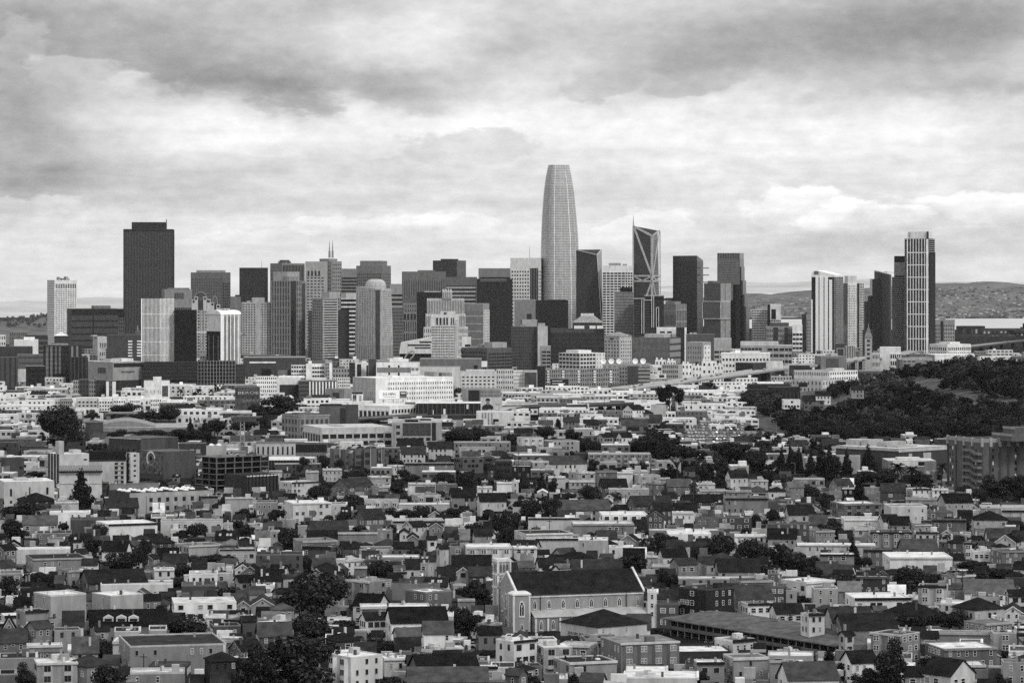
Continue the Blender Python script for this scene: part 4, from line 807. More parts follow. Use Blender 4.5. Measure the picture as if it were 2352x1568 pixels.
# old corner block and long white warehouse
s = M('corner_building', 'white corner pier building with a dark cap and old number panels', OB, 808, None, 834, 900, 948, 7.8, [('L','p',1,(.02,.98,.0,.09)),('L','p',5,(.1,.42,.15,.42)),('L','p',5.5,(.66,.86,.15,.42))])
for k in range(2):
    for j in range(3): s.bar('number_panel','L',s.wl*(.14+.14*k),s.wl*(.24+.14*k),GZ(907+j*3.2,s.d)-.9,GZ(907+j*3.2,s.d)+.3,wall(1.5),.4)
M('warehouse', 'white warehouse of large dark window bays under the lettered billboard', WH, 824, 895, 957, 932, 968, 8.4, [gr(7,1,.72,.7,8.4,.6,'L',(.0,1,.25,.98)),gr(8,2,.66,.6,8.5,.8,'R',(.05,.98,.18,.95))], top=9)
M('warehouse', 'long black shed with white skylight blocks under the portrait billboard', WH, 956, None, 1104, 926, 968, 1.2, [('L','v',14,.25,2.6),('L','p',8.6,(.24,.27,.35,.62)),('L','p',8,(.42,.46,.3,.6)),('L','p',8,(.78,.82,.05,.3))], [(985,1010,921,8),(1050,1062,920,8)], top=8)
M('shed', 'white ribbed wall shed below the portrait billboard', WH, 1094, None, 1180, 946, 978, 7.6, [('L','v',4,.1,.6,(.12,.46,.05,1)),('L','p',.8,(.45,.6,.5,.85))], top=7)
M('warehouse', 'brown office block with cornice and tall windows, left of a plain dark slab', OB, 647, 686, 757, 953, 1016, 5, [gr(5,3,.62,.6,5.2,3,'L',(.03,.97,.12,.95)),gr(6,3,.55,.6,5,2.6,'R',(.03,.97,.12,.95)),('L','h',1,.5,6,(-.03,1.03,0,.05)),('R','h',1,.5,6,(0,1.03,0,.05))], [(665,720,948,4.5)], top=3)
M('warehouse', 'plain dark grey slab with a glazed middle behind the brown office block', WH, 733, None, 823, 932, 992, 3.8, [('L','p',[1.6],(.54,.68,.08,1)),('L','p',3.2,(.68,1,.0,1)),('L','h',10,.1,2,(.54,.68,.08,1))], [(735,785,928,1.5)], top=2)
M('warehouse', 'long white low warehouse with a continuous row of dark windows', WH, 695, 738, 901, 982, 1026, 7, [gr(7,1,.8,.75,7,.8,'L',(.0,1,.3,.95)),gr(9,2,.82,.62,7,.8,'R',(.0,1,.28,1.2))], [(750,780,978,6)], top=7, depth=40)
M('apartment_building', 'stepped apartment block with a dark recessed centre', AB, 900, None, 1015, 970, 1030, 6, [('L','p',3,(.22,.78,.02,.5)),gr(5,2,.5,.55,3,1,'L',(.24,.76,.05,.48)),gr(4,2,.6,.55,6,1,'L',(.22,.8,.52,1)),('L','p',1.6,(.8,.88,.0,1)),gr(1,4,.5,.5,6,1,'L',(.05,.2,.05,1))], [(922,965,964,6),(930,960,962,5)], top=6)
brick_ = M('brick_building', 'brick block with faded painted lettering, left of a white apartment row', OB, 540, None, 597, 888, 952, 3.1, [gr(5,4,.3,.35,3.1,2)], [(545,590,884,4)])
s = Bld('painted_sign', 'faded white painted letters on the brick block', 'sign', 541, None, 596, 889, DB(952.4), .1); m = MB(); m.box(-s.wl*.97,-s.wl*.03,-.12,-.02,GZ(897.5,s.d),GZ(892,s.d),wall(2.2)); m.build('board', s.root)
lettering(s, "GASCO", .12, .9, 893, 897, wall(5), .3); lettering(s, "BEROE", .1, .95, 899, 905, wall(6.6), .3); lettering(s, "LAFAY", .3, .98, 917, 922, wall(5), .3); graft(s.root, brick_.root)
s = M('theatre', 'white theatre with a stepped parapet and arched portal', 'theatre', 331, None, 390, 874, 920, 7.6, [('L','p',8.6,(.66,.98,.04,1)),('L','p',5,(.7,.94,.25,1)),gr(4,2,.2,.3,7.4,4,'L',(.05,.62,.4,1))], [(352,371,865,7.6,(0,.5))], top=5)
for x0,x1,yt,yb,t,lab in ((168,183,873,914,5.2,'narrow light bay at the end of the brown terrace'),(183,204,871,914,2.4,'dark wing of the brown terrace'),(204,220,873,914,4.6,'pale wing of the brown terrace'),(220,243,872,914,2.2,'black brown wing of the brown terrace'),(243,258,873,915,3.6,'brown wing with a white pier')):
    M('terrace_house', lab, AB, x0, None, x1, yt, yb, t, [gr(3,4,.5,.5,t,.8)])
for x0,x1 in ((244,250),(258,266)): M('pier_wall', 'white pier wall at column %s of the brown terrace' % ('near' if x0 == 244 else 'outer'), 'wall', x0, None, x1, 876, 916, 8)
wl_l = ['long white apartment row, section with a plain parapet','white row section with dark lower floor','brown section of the white row','white row section of small paired windows','white row section with tall dark doors','dark glass stair section of the white row','white row section under a bright canopy']
for i,(x0,x1,yt,t) in enumerate(((107,140,915,6.2),(140,166,914,5),(176,226,913,6.6),(226,260,914,7.6),(260,290,912,8),(297,323,911,8.4),(345,372,908,8.6))):
    M('apartment_building', wl_l[i], AB, x0, None, x1, yt, 944, t, [gr(5,3,.55,.5,t,.8,'L',(.05,.95,.2,1)),('L','p',2.4,(.1,.9,.62,1))], top=8)
arena = M('arena_hall', 'vast low hall with a gently vaulted pale roof', 'hall', 180, None, 430, 981, 1004, 5.2, [('L','h',1,.2,3)], top=6, depth=70).root
s = Bld('vaulted_roof', 'pale vaulted roof rising over the vast low hall', 'roof', 215, None, 360, 980, DB(1004)+8, 55); m = MB(); n = 12
A_ = [(-s.wl+s.wl*i/n, 0, s.H-.1+(GZ(964,s.d+10)-s.H)*math.sin(PI*i/n)) for i in range(n+1)]
m.loft([A_,[(x,55,z) for x,y,z in A_]], roofm(5.4), cap=False); m.face(A_[::-1], wall(5)); m.build('vaulted_roof', s.root); graft(s.root, arena)
s = Bld('storage_tank', 'round dark storage tank with a low conical lid', 'tank', 196, None, 237, 971, DB(1006), 14); m = MB(); r = s.wl/2
m.loft([[(-r+r*math.cos(2*PI*i/20), r+r*math.sin(2*PI*i/20), z) for i in range(20)] for z in (0,s.H)], wall(3), capm=roofm(4)); m.build('shell', s.root)
m = MB(); m.loft([[(-r+(r+.4)*k*math.cos(2*PI*i/20), r+(r+.4)*k*math.sin(2*PI*i/20), s.H+z) for i in range(20)] for k,z in ((1,0),(1,.5),(.05,2.2))], roofm(4)); m.build('lid', s.root)
# left middle: mural, concrete frame, white complex
M('warehouse', 'long dark flat block with a white roof edge behind the mural', WH, 250, 323, 410, 1007, 1056, 2.6, [('R','p',3.2,(.0,.65,.05,1)),gr(4,1,.4,.6,3,1.5,'L',(.2,.9,.4,.9)),('L','h',1,.6,7,(0,1,0,.06))], top=4)
M('warehouse', 'dark low shed with two white door panels', WH, 411, None, 474, 1018, 1062, 2.4, [('L','p',6.5,(.4,.56,.3,.75)),('L','p',6,(.62,.78,.3,.75))], top=4)
s = M('school', 'pale low building carrying two white bubble domes', 'school', 474, None, 520, 1024, 1068, 6.2, [('L','p',1.2,(.15,.3,.55,.95)),('L','p',1.2,(.5,.65,.55,.95))])
for u in (.25,.62):
    m = MB(); r = 1.8; m.loft([[(-s.wl+s.wl*u+r*math.cos(t)*math.cos(2*PI*i/12), 6+r*math.cos(t)*math.sin(2*PI*i/12), s.H-.2+r*.9*math.sin(t)) for i in range(12)] for t in (0,.4,.8,1.2,1.5)], WHITE); m.build('bubble_dome', s.root)
s = M('mural_wall_building', 'dark building whose wall bears a painted wheel mural', 'building', 320, 374, 447, 1037, 1102, 3.3, [('R','p',3.1,(0,1,.02,.97))], top=4)
s.bar('mural','L',.2,s.wl-.2,GZ(1090,s.d),GZ(1039,s.d),_mat('mural_paint',.12,.8,.2,.95,.45),.15)
m = MB(); c = (-s.wl+s.wl*.5, GZ(1054,s.d)); r = 17*s.d/F; n = 28
for i in range(n):
    t0, t1 = 2*PI*i/n, 2*PI*(i+1)/n
    m.face([(c[0]+math.cos(t)*q,-.2,c[1]+math.sin(t)*q) for t,q in ((t0,r),(t1,r),(t1,r*.74),(t0,r*.74))], wall(8.6 if i < 18 else 5))
for i in range(10):
    t = 2*PI*i/10; m.face([(c[0]+math.cos(t+e)*q,-.19,c[1]+math.sin(t+e)*q) for e,q in ((.04,r*.3),(-.04,r*.3),(-.04,r*.86),(.04,r*.86))], wall(5))
m.face([(c[0]+math.cos(2*PI*i/12)*r*.3,-.21,c[1]+math.sin(2*PI*i/12)*r*.3) for i in range(12)], wall(1)); m.build('painted_wheel', s.root)
s = Bld('concrete_frame', 'unfinished concrete frame building with open floors', 'building', 447, 497, 620, 1050, DB(1128), None, wr=37, ang=55)
nf = 6; m = MB(); m.box(-s.wl+3,-3,3,s.wr-3,0,s.H-.3,wall(.6)); m.build('dark_interior', s.root)  # black box stands in for the shade inside the open floors
for k in range(1,nf+1): bar('floor_slab', s.root, -s.wl,0,0,s.wr,s.H*k/nf-.35,s.H*k/nf,wall(4.2))
for u in (0,.33,.66,1): bar('column', s.root, -s.wl+u*(s.wl-.6),-s.wl+u*(s.wl-.6)+.6,.05,.65,0,s.H-.36,wall(4))
for u in (.17,.34,.5,.67,.84,.99): bar('column', s.root, -.65,-.05,u*(s.wr-.6),u*(s.wr-.6)+.6,0,s.H-.36,wall(4))
for i in range(14): a = RND.uniform(.05,.9); b_ = RND.uniform(.05,.9); bar('building_material', s.root, -s.wl*a,-s.wl*a+RND.uniform(.6,2),s.wr*b_,s.wr*b_+RND.uniform(.6,2),s.H,s.H+RND.uniform(.3,1.3),wall(RND.choice((3,5,8))))
M('warehouse', 'dark block with a white roof strip in front of the concrete frame', WH, 515, 567, 640, 1092, 1136, 2.2, [('R','h',1,.8,8,(0,1,0,.07)),('R','v',9,.2,1.2)], top=2)
# white modern complex
cx = M('apartment_building', 'white block with a small slot window, tallest of the modern white complex', AB, 110, 137, 204, 1043, 1118, 7, [('L','v',4,.35,2),('R','p',1,(.82,.93,.16,.2))], [(108,124,1012,6.6,(0,.3)),(166,190,1034,7)], top=8)
M('apartment_building', 'white wing of tall dark window columns under a black roof storey', AB, 203, None, 290, 1056, 1112, 6.8, [('L','p',1,(0,.99,.0,.04)),('L','p',1.2,(.7,.78,.1,1)),('L','p',1.2,(.86,.93,.1,1)),('L','h',4,.3,6,(.7,.93,.12,.9))], top=1)
s = M('roof_storey', 'black roof storey behind the white wing of tall windows', OB, 203, None, 290, 1037, 1110, .8, top=1)
M('apartment_building', 'white stair tower with a column of dark slots beside the mural', AB, 290, 300, 320, 1040, 1112, 7, [('L','v',1,.4,1.6),('L','h',5,.4,6.5)]+[('R','p',.8,(.35,.6,.06+.16*i,.11+.16*i)) for i in range(5)], top=7)
s = M('community_hall', 'white hall under a sloping roof of solar panels', 'hall', 137, None, 234, 1081, 1148, 7.2, [('L','p',1,(.44,.58,.02,.5)),('L','p',6,(.02,.98,.42,.44))], top=2, depth=18)
m = MB(); z = s.H
for i in range(16): u = -s.wl+s.wl*i/16; m.face([(u+.1,-1.6,z+.2),(u+s.wl/16-.1,-1.6,z+.2),(u+s.wl/16-.1,10,z+2.6),(u+.1,10,z+2.6)], glass(1.6))
m.build('solar_panel', s.root, 'stuff'); bar('eave', s.root, -s.wl-.5,.5,-1.8,0,z-.6,z,wall(1))
M('apartment_building', 'large plain white block with three narrow dark slots near the left edge', AB, -8, 9, 124, 1106, 1172, 7, [('R','p',1,(.12,.16,.25,.5)),('R','p',1,(.5,.52,.2,.46)),('R','p',1,(.84,.88,.22,.46)),('R','p',1,(.12,.16,.66,.75)),('R','p',1,(.5,.53,.64,.72)),('R','p',1,(.85,.89,.64,.72))], [(30,62,1099,6.5),(60,100,1102,7)], top=8)
s = M('workshop', 'grey building whose flat roof carries rows of white skylight domes', 'workshop', 250, 298, 410, 1132, 1182, 6, [gr(8,2,.4,.5,6,1.2,'R',(.2,1,.15,.95)),('L','p',3)], top=1, wr=46)
m0 = MB(); r = 1.5; m0.loft([[(r*math.cos(t)*math.cos(2*PI*i/10), r*math.cos(t)*math.sin(2*PI*i/10), r*.7*math.sin(t)) for i in range(10)] for t in (0,.5,1,1.4)], WHITE); dm = m0.mesh('skylight_dome')
for i in range(7):
    for j in range(4):
        if (i*3+j) % 9: put('skylight_dome', dm, s.root, (-s.wl*(.2+.2*j), s.wr*(.08+.13*i), s.H+.01))
# apartment blocks right of centre
for x0,x1,yt,lab in ((1243,1276,848,'first bay of the brown apartment row with white balconies'),(1276,1312,847,'second bay of the brown apartment row with white balconies'),(1312,1348,847,'third bay of the brown apartment row'),(1348,1385,846,'fourth bay of the brown apartment row, beside a palm'),(1385,1422,844,'last bay of the brown apartment row')):
    s = M('apartment_building', lab, AB, x0, None, x1, yt, 898, 5, [gr(7,5,.45,.5,5.1,1.6)])
    for k in range(5): s.bar('balcony','L',s.wl*.42,s.wl*.56,GZ(853+k*6,s.d)-.8,GZ(853+k*6,s.d)+.8,WHITE,1.3)
M('apartment_building', 'dark brown apartment slab right of the brown apartment row', AB, 1440, None, 1466, 840, 896, 2.6)
M('apartment_building', 'grey apartment block with stepped balconies left of the dark brown slab', AB, 1422, None, 1441, 842, 896, 4.4, [gr(3,6,.5,.5,4.6,1)])
M('apartment_building', 'block of pale floor bands right of the dark brown slab', AB, 1466, None, 1493, 843, 896, 3.2, [('L','h',6,.3,6)])
M('office_building', 'pale office of small square windows beside cypress trees', OB, 1521, 1558, 1568, 837, 892, 5.8, [gr(8,5,.6,.5,5.8,1,'L')])
M('warehouse', 'white shop with a dark slatted panel left of the brown apartment row', WH, 1176, None, 1204, 850, 900, 7.2, [('L','h',6,.3,6)])
M('warehouse', 'dark slatted panel wall set in a pale frame', WH, 1203, None, 1234, 850, 900.5, 6, [('L','p',1.6,(.05,.95,.1,1)),('L','v',12,.3,4,(.05,.95,.1,1))])
M('warehouse', 'black block beside the slatted panel wall', WH, 1232, None, 1253, 840, 899, 1.4)
s = M('studio_building', 'flat grey roofed studio with five white dishes along its roof edge', OB, 1384, None, 1494, 836, 886, 5.2, [gr(10,3,.5,.4,5.2,2)])
for x in (1384+2,1404,1422,1459,1477):
    g = thing('satellite_dish', 'white satellite dish, %s along the studio roof edge' % {1386:'first',1404:'second',1422:'middle',1459:'fourth',1477:'last'}[x], 'satellite dish', (GX(x,s.d+4), s.d+4, s.H), 0, 'satellite dishes on the studio roof')
    m = MB(); r = 3.2; n = 14
    R_ = [[Vector((q*r*math.cos(2*PI*i/n), -1.5-(1-q*q)*-.9, 3.4+q*r*math.sin(2*PI*i/n))) for i in range(n)] for q in (1,.66,.33,.05)]
    m.loft(R_, WHITE); m.build('reflector', g); m = MB(); m.tube((0,0,0),(0,-.6,3.2),.3,.25,STEEL); m.tube((0,-.7,3.4),(0,-3.4,3.4),.12,.08,STEEL,4); m.build('mount', g)
whites = [(1566,1590,835,880),(1590,1612,840,884),(1612,1646,829,878),(1640,1662,838,880),(1505,1530,826,874),(1532,1552,828,874)]
for i,(x0,x1,yt,yb) in enumerate(whites):
    M('apartment_building', 'white stepped terrace block with chimney-like fins, %s of the cluster under the ribbed garage' % ('first second third fourth fifth sixth'.split()[i]), AB, x0, None, x1, yt, yb, 8.2, [gr(3,3,.4,.4,8.2,1.6)], [(x0+2,x0+6,yt-5,8.4),((x0+x1)/2,(x0+x1)/2+4,yt-4,8.4)])
M('warehouse', 'dark office with faint print on its wall under the grey freeway', WH, 1813, None, 1860, 839, 882, 1.6, [('L','h',3,.3,4,(.05,.4,.2,.5))])
M('warehouse', 'dark brick building with notched roof edge below the long white office', WH, 1690, 1730, 1760, 833, 878, 2, [gr(8,2,.4,.4,2,.8,'L')])
M('warehouse', 'blank white wall warehouse above the freeway ramp', WH, 1753, None, 1798, 829, 874, 7)
M('office_building', 'grey glass office by the clock spire', OB, 1871, 1885, 1944, 818, 870, 4.4, [('R','v',10,.4,2.2,(.2,.7,.1,1))], [(1905,1925,812,6)])
M('apartment_building', 'black slot-windowed white block right of the striped tower foot', AB, 1941, None, 1964, 794, 858, 7.4, [('L','v',6,.45,1)])
M('office_building', 'dark boxy building with a pale frame left of the clock spire', OB, 1918, None, 1942, 789, 856, 2.4, [('L','o',5.5,1.2,(.15,.9,.15,.75))])
s = M('apartment_building', 'long white windowed apartment crescent below the freeway', AB, 1824, 1905, 1969, 852, 912, 7.6, [gr(20,4,.55,.5,7.8,1),gr(12,5,.55,.5,8,.8,'R')], [(1920,1950,846,7)])
M('apartment_building', 'pale stepped houses in front of the long white crescent', AB, 1819, 1888, 1940, 873, 918, 6.6, [gr(8,3,.4,.5,6.6,2),gr(8,3,.4,.5,6.6,2,'R')])
M('office_building', 'brown low office with wide dark windows right of the white crescent', OB, 1972, None, 2048, 852, 900, 3.2, [gr(5,2,.7,.5,3.2,.8)])
M('apartment_building', 'white low house with dark square windows on the hill edge', AB, 2061, None, 2137, 856, 898, 7.4, [gr(6,2,.5,.45,7.4,1,'L',(.02,.98,.1,.7))], [(2120,2136,852,8)])
M('shed', 'plain grey shed beside the white low house on the hill edge', WH, 2006, None, 2061, 867, 902, 4.6)
M('warehouse', 'black flat-roofed warehouse at the near foot of the freeway', WH, 1716, None, 1815, 884, 924, 1.2, [('L','h',2,.2,2.2)], top=2)
M('warehouse', 'dark low warehouse in front of the black one', WH, 1764, None, 1838, 889, 932, 1.3, [('L','v',8,.3,2.4,(0,1,.3,1))], [(1834,1855,879,1)], top=3)
M('house', 'steep white gabled house tall against the industrial roofs', 'house', 1495, None, 1530, 930, 966, 6.6)
# ---------------------------------------------------------------- freeways
def viaduct(name, label, pts, w, t, pier=True):
    """elevated road through (column,row of deck, base row) points"""
    P = []
    for x, y, yb in pts: d = DB(yb); P.append(Vector((GX(x,d), d, GZ(y,d))))
    g = thing(name, label, 'freeway', (P[0].x, P[0].y, 0)); o0 = Vector((P[0].x, P[0].y, 0))
    L, R_ = [], []
    for i, p in enumerate(P):
        a, b = P[max(0,i-1)], P[min(len(P)-1,i+1)]; t_ = (b-a); t_.z = 0; t_.normalize(); n = Vector((-t_.y, t_.x, 0)); L.append(p-o0+n*w/2); R_.append(p-o0-n*w/2)
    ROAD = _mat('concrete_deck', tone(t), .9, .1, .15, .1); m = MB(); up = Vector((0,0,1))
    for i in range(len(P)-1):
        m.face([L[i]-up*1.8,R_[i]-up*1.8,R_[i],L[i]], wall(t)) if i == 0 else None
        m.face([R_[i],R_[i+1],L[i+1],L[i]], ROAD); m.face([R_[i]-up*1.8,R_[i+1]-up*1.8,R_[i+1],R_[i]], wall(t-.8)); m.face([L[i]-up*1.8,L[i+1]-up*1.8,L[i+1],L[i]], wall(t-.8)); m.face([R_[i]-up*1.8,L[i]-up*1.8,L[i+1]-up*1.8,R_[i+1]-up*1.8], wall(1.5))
    m.build('deck', g); 
    for S_, nm in ((R_,'parapet'),(L,'parapet')):
        m = MB()
        for a, b in zip(S_, S_[1:]): m.face([a+up*.01,b+up*.01,b+up*1.1,a+up*1.1], wall(t+.8))
        m.build(nm, g)
    if pier:
        for a, b, c, e in zip(L, R_, L[1:], R_[1:]):
            for f_ in (.0,.33,.66):
                q = (a+b)/2*(1-f_)+(c+e)/2*f_
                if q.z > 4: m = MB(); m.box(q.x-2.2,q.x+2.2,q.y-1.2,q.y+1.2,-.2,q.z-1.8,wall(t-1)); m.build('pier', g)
    for (x,y,yb) in pts: LISTED.append((x-20,x+20,y-2,yb,DB(yb),30,y+6))
    return g, P
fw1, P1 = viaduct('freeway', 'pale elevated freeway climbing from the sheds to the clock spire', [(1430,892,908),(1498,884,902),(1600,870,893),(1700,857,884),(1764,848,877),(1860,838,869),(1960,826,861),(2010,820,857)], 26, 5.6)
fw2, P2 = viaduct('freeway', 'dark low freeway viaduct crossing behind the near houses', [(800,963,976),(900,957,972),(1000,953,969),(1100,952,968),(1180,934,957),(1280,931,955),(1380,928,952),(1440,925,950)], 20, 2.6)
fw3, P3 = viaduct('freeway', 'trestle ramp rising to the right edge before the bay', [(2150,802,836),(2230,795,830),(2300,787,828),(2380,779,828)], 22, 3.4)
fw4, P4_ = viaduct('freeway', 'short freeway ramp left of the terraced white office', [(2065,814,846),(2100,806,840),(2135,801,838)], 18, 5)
# ---------------------------------------------------------------- brick hospital
BR = 3.7
s = Bld('brick_hospital', 'large dark brick hospital with open zigzag balconies and pale crenellated top', 'hospital', 2175, 2251, 2440, 1011, DB(1140), None, wl=39, wr=50, ang=62)
s.root.rotation_euler.z += 0; d = s.d
s.body(wall(BR), roofm(3))
for f in 'LR':
    W_ = s.W(f); n = 4 if f == 'L' else 9
    m = MB(); s.rect(m,f,0,W_,s.H-1.4,s.H+.9,wall(5.6),.35); m.build('parapet_trim', s.root)
    for k in range(n):
        u = W_*(k+.08)/n; m = MB(); s.rect(m,f,u,u+1.1,0,s.H-1.4,wall(3.0),.6); s.rect(m,f,u-.2,u+1.3,s.H-3.6,s.H+1.3,wall(6),.8); m.build('pilaster', s.root)
for f, n, us in (('R',7,(.16,.24,.36,.44,.58,.66,.8,.88)),('L',7,(.1,.18,.88))):
    for k in range(n):
        z = 3+k*(s.H-6)/n
        for u in us:
            W_ = s.W(f); s.bar('window', f, W_*u-.5, W_*u+.5, z, z+1.9, FRAME if (k+int(u*50))%3==0 else PANE, .12)
for k in range(7):
    z = 2+k*(s.H-7)/6.4; u = s.wl
    bar('balcony', s.root, -u*.42,-u*.20,-2.6,-.05,z,z+1.25,wall(4.4))
    m = MB(); m.loft([[(-u*.20,-2.6,z),(-u*.20,-.06,z),(-u*.20,-.06,z+1.25),(-u*.20,-2.6,z+1.25)],[(-u*.08,-2.6,z-1.6),(-u*.08,-.06,z-1.6),(-u*.08,-.06,z-.35),(-u*.08,-2.6,z-.35)]], wall(4)); m.build('stair_flight', s.root)
    bar('balcony', s.root, -u*.08,u*.06,-2.6,-.05,z-1.6,z-.35,wall(4.2))
bar('upper_block', s.root, -8,14,12,34,s.H-.1,GZ(992,d+20),wall(BR)); bar('upper_block', s.root, -3,10,16,30,GZ(992,d+20)-.1,GZ(977,d+20),wall(BR))
for z in (GZ(992,d+20),): bar('parapet_trim', s.root, -8.3,14.3,11.7,12,z-1,z+.4,wall(5.4))
z = GZ(977,d+20); bar('parapet_trim', s.root, -3.3,10.3,15.7,16,z-1,z+.4,wall(5.4))
M('hospital_wing', 'long low brick wing with white parapet and roof plant beside the brick hospital', 'hospital', 1919, 2064, 2180, 1030, 1088, 2.6, [('L','h',1,.8,6.8,(0,1,0,.12)),('R','h',1,.8,6.8,(0,1,.0,.16)),('L','p',3,(.02,.98,.2,1)),('R','p',6.4,(.2,.27,.22,.55)),('R','p',6.4,(.5,.66,.22,.5))], [(1920,1977,1014,6.4,(.2,.5)),(1985,2015,1013,6.2,(.2,.5)),(2050,2090,1016,6.2,(.2,.6)),(2085,2135,1024,6,(.2,.6))], wl=51, wr=47, ang=40, top=7)
M('bungalow', 'white low bungalow behind palms with a flat pale roof', 'house', 2026, 2040, 2150, 1058, 1100, 4.6, [('R','p',7.6,(.1,.75,.02,.32)),('R','p',1,(.62,.75,.04,.26)),('R','p',7,(.5,.58,.55,.9)),('R','p',7,(.78,.86,.55,.9))], [(2056,2115,1051,7.2)], top=7)
M('pavilion', 'small pale hip-roofed pavilion among dark conifers', 'pavilion', 1897, None, 1976, 1048, 1096, 6)
# ---------------------------------------------------------------- pieces shared by houses
def sash(fr, pane, rail=True):
    b = MB(); t = .09
    b.box(0,t,-.12,.02,0,1,fr,bottom=True); b.box(1-t,1,-.12,.02,0,1,fr,bottom=True); b.box(t,1-t,-.12,.02,1-t*.8,1,fr,bottom=True); b.box(t,1-t,-.14,.02,0,t*.7,fr,bottom=True)
    if rail: b.box(t,1-t,-.10,.02,.48,.53,fr,bottom=True)
    b.face([(t,-.04,t*.7),(1-t,-.04,t*.7),(1-t,-.04,1-t*.8),(t,-.04,1-t*.8)], pane)
    return b.mesh('window')
DARKF = _mat('dark_trim', .05, .7, .3, .05, 1)
WINS = [sash(FRAME, PANE), sash(FRAME, CURT), sash(DARKF, PANE), sash(wall(6), PANE, False)]
def lancet_mesh(fr, pane, mull=True):
    b = MB(); n = 6
    def arc(w, h0, h1):
        L = [(-w, 0), (-w, h0)]; 
        for i in range(1, n+1): t = i/n; L.append((-w*(1-t**1.6), h0+(h1-h0)*math.sin(t*PI/2)**.9))
        return L+[(-x, z) for x, z in L[::-1][1:]]
    o, i_ = arc(.5, .62, 1), arc(.36, .60, .9)
    i_ = [(x, max(z, .06)) for x, z in i_]
    b.face([(x,-.05,z) for x,z in i_], pane)
    for k in range(len(o)-1):
        b.face([(o[k][0],-.18,o[k][1]),(o[k+1][0],-.18,o[k+1][1]),(i_[k+1][0],-.18,i_[k+1][1]),(i_[k][0],-.18,i_[k][1])][::-1], fr)
        b.face([(o[k][0],-.18,o[k][1]),(o[k+1][0],-.18,o[k+1][1]),(o[k+1][0],.02,o[k+1][1]),(o[k][0],.02,o[k][1])], fr)
    b.box(-.55,.55,-.25,.02,-.05,.05,fr,bottom=True)
    if mull: b.box(-.045,.045,-.14,-.04,.05,.66,fr); b.face([(-.05,-.13,.55),(.05,-.13,.55),(.24,-.13,.80),(.17,-.13,.82)],fr); b.face([(.05,-.13,.55),(-.05,-.13,.55),(-.24,-.13,.80),(-.17,-.13,.82)][::-1],fr)
    return b.mesh('lancet_window')
LAN1, LAN2 = lancet_mesh(wall(7.4), PANE), lancet_mesh(wall(6.4), wall(3.6), False)
# ---------------------------------------------------------------- gothic church
CH = Bld('gothic_church', 'large gothic church with a square belfry and a long dark roof', 'church', 1140, 1186, 1483, 1365, 1043, None, ang=71, wl=21, wr=46.5, yv=1460)
CH.H = 12.5; cr = CH.root; BRK = wall(5.5); STN = wall(7.6); CREAM = wall(7.6)
b = MB(); pent = [(-21,0),(0,0),(0,12.5),(-10.5,18.9),(-21,12.5)]
b.loft([[(x,0,z) for x,z in pent],[(x,46.5,z) for x,z in pent]], BRK); b.face([(x,0,z) for x,z in pent][::-1], BRK); b.build('nave', cr)
b = MB()
for s_, e in ((-1,-22),(1,1)):
    A, B_ = (-10.5,18.95), (e*.0+( .5 if s_>0 else -21.5), 12.25)
    b.face([(A[0],.6,A[1]),(B_[0],.6,B_[1]),(B_[0],46.1,B_[1]),(A[0],46.1,A[1])], roofm(.9)); b.face([(A[0],.6,A[1]+.3),(B_[0],.6,B_[1]+.3),(B_[0],46.1,B_[1]+.3),(A[0],46.1,A[1]+.3)], roofm(.9)); b.face([(B_[0],.6,B_[1]),(B_[0],46.1,B_[1]),(B_[0],46.1,B_[1]+.3),(B_[0],.6,B_[1]+.3)], roofm(1.5))
b.build('roof', cr)
for y0 in (0,46.1):
    b = MB(); q = [(-21.5,12.2),(-10.5,19.0),(.6,12.2),(.6,12.9),(-10.5,19.75),(-21.5,12.9)]
    b.loft([[(x,y0-.1,z) for x,z in q],[(x,y0+.6,z) for x,z in q]], STN); b.face([(x,y0-.1,z) for x,z in q][::-1], STN); b.build('verge_coping', cr)
b = MB(); b.box(.02,.35,5,46.4,11.4,11.8,STN); b.build('cornice', cr)
for i in range(8): put('lancet_window', LAN1, cr, (.0, 6.6+i*5.15 if i < 7 else 44.2, 7.4), (1.5 if i < 7 else 1.0,1,3.0), PI/2)
b = MB(); b.box(0,4,5,46,-.5,4.9,wall(4.8)); b.build('aisle', cr)
b = MB(); b.loft([[(4.4,5,4.85),(4.4,46,4.85),(.02,46,6.9),(.02,5,6.9)],[(4.4,5,5.05),(4.4,46,5.05),(.02,46,7.1),(.02,5,7.1)]], wall(6.2)); b.build('aisle_roof', cr)
for i in range(9): put('lancet_window', LAN1, cr, (4.0, 7.5+i*4.4, .6), (1.3,1,3.4), PI/2); bar('buttress', cr, 4.0,4.6,5.2+i*4.4,5.8+i*4.4,-.4,4.6,STN)
for y in (8.6,40): b = MB(); b.tube((.25,y,6.6),(.25,y,12),.14,.14,BLACK,5); b.build('drainpipe', cr)
# stair turret at the near corner
b = MB(); b.box(-3.2,1.6,-1.6,4.3,-.5,12.4,BRK); b.build('corner_turret', cr)
b = MB(); b.loft([[(-3.6,-2,12.4),(2,-2,12.4),(2,4.7,12.4),(-3.6,4.7,12.4)],[(-3.6,-2,12.9),(2,-2,12.9),(2,4.7,12.9),(-3.6,4.7,12.9)],[(-2.4,-.8,13.7),(.9,-.8,13.7),(.9,3.6,13.7),(-2.4,3.6,13.7)]], STN); b.build('turret_cap', cr)
for x,y in ((1.55,-1.7),(1.55,3.9),(-3.3,-1.7)): bar('pilaster', cr, x-.25,x+.3,y-.1,y+.55,-.4,12.4,STN)
put('lancet_window', LAN1, cr, (1.62, 1.35, 5.2), (2.0,1,5.4), PI/2); put('lancet_window', LAN1, cr, (1.62, 1.35, .6), (1.2,1,2.2), PI/2)
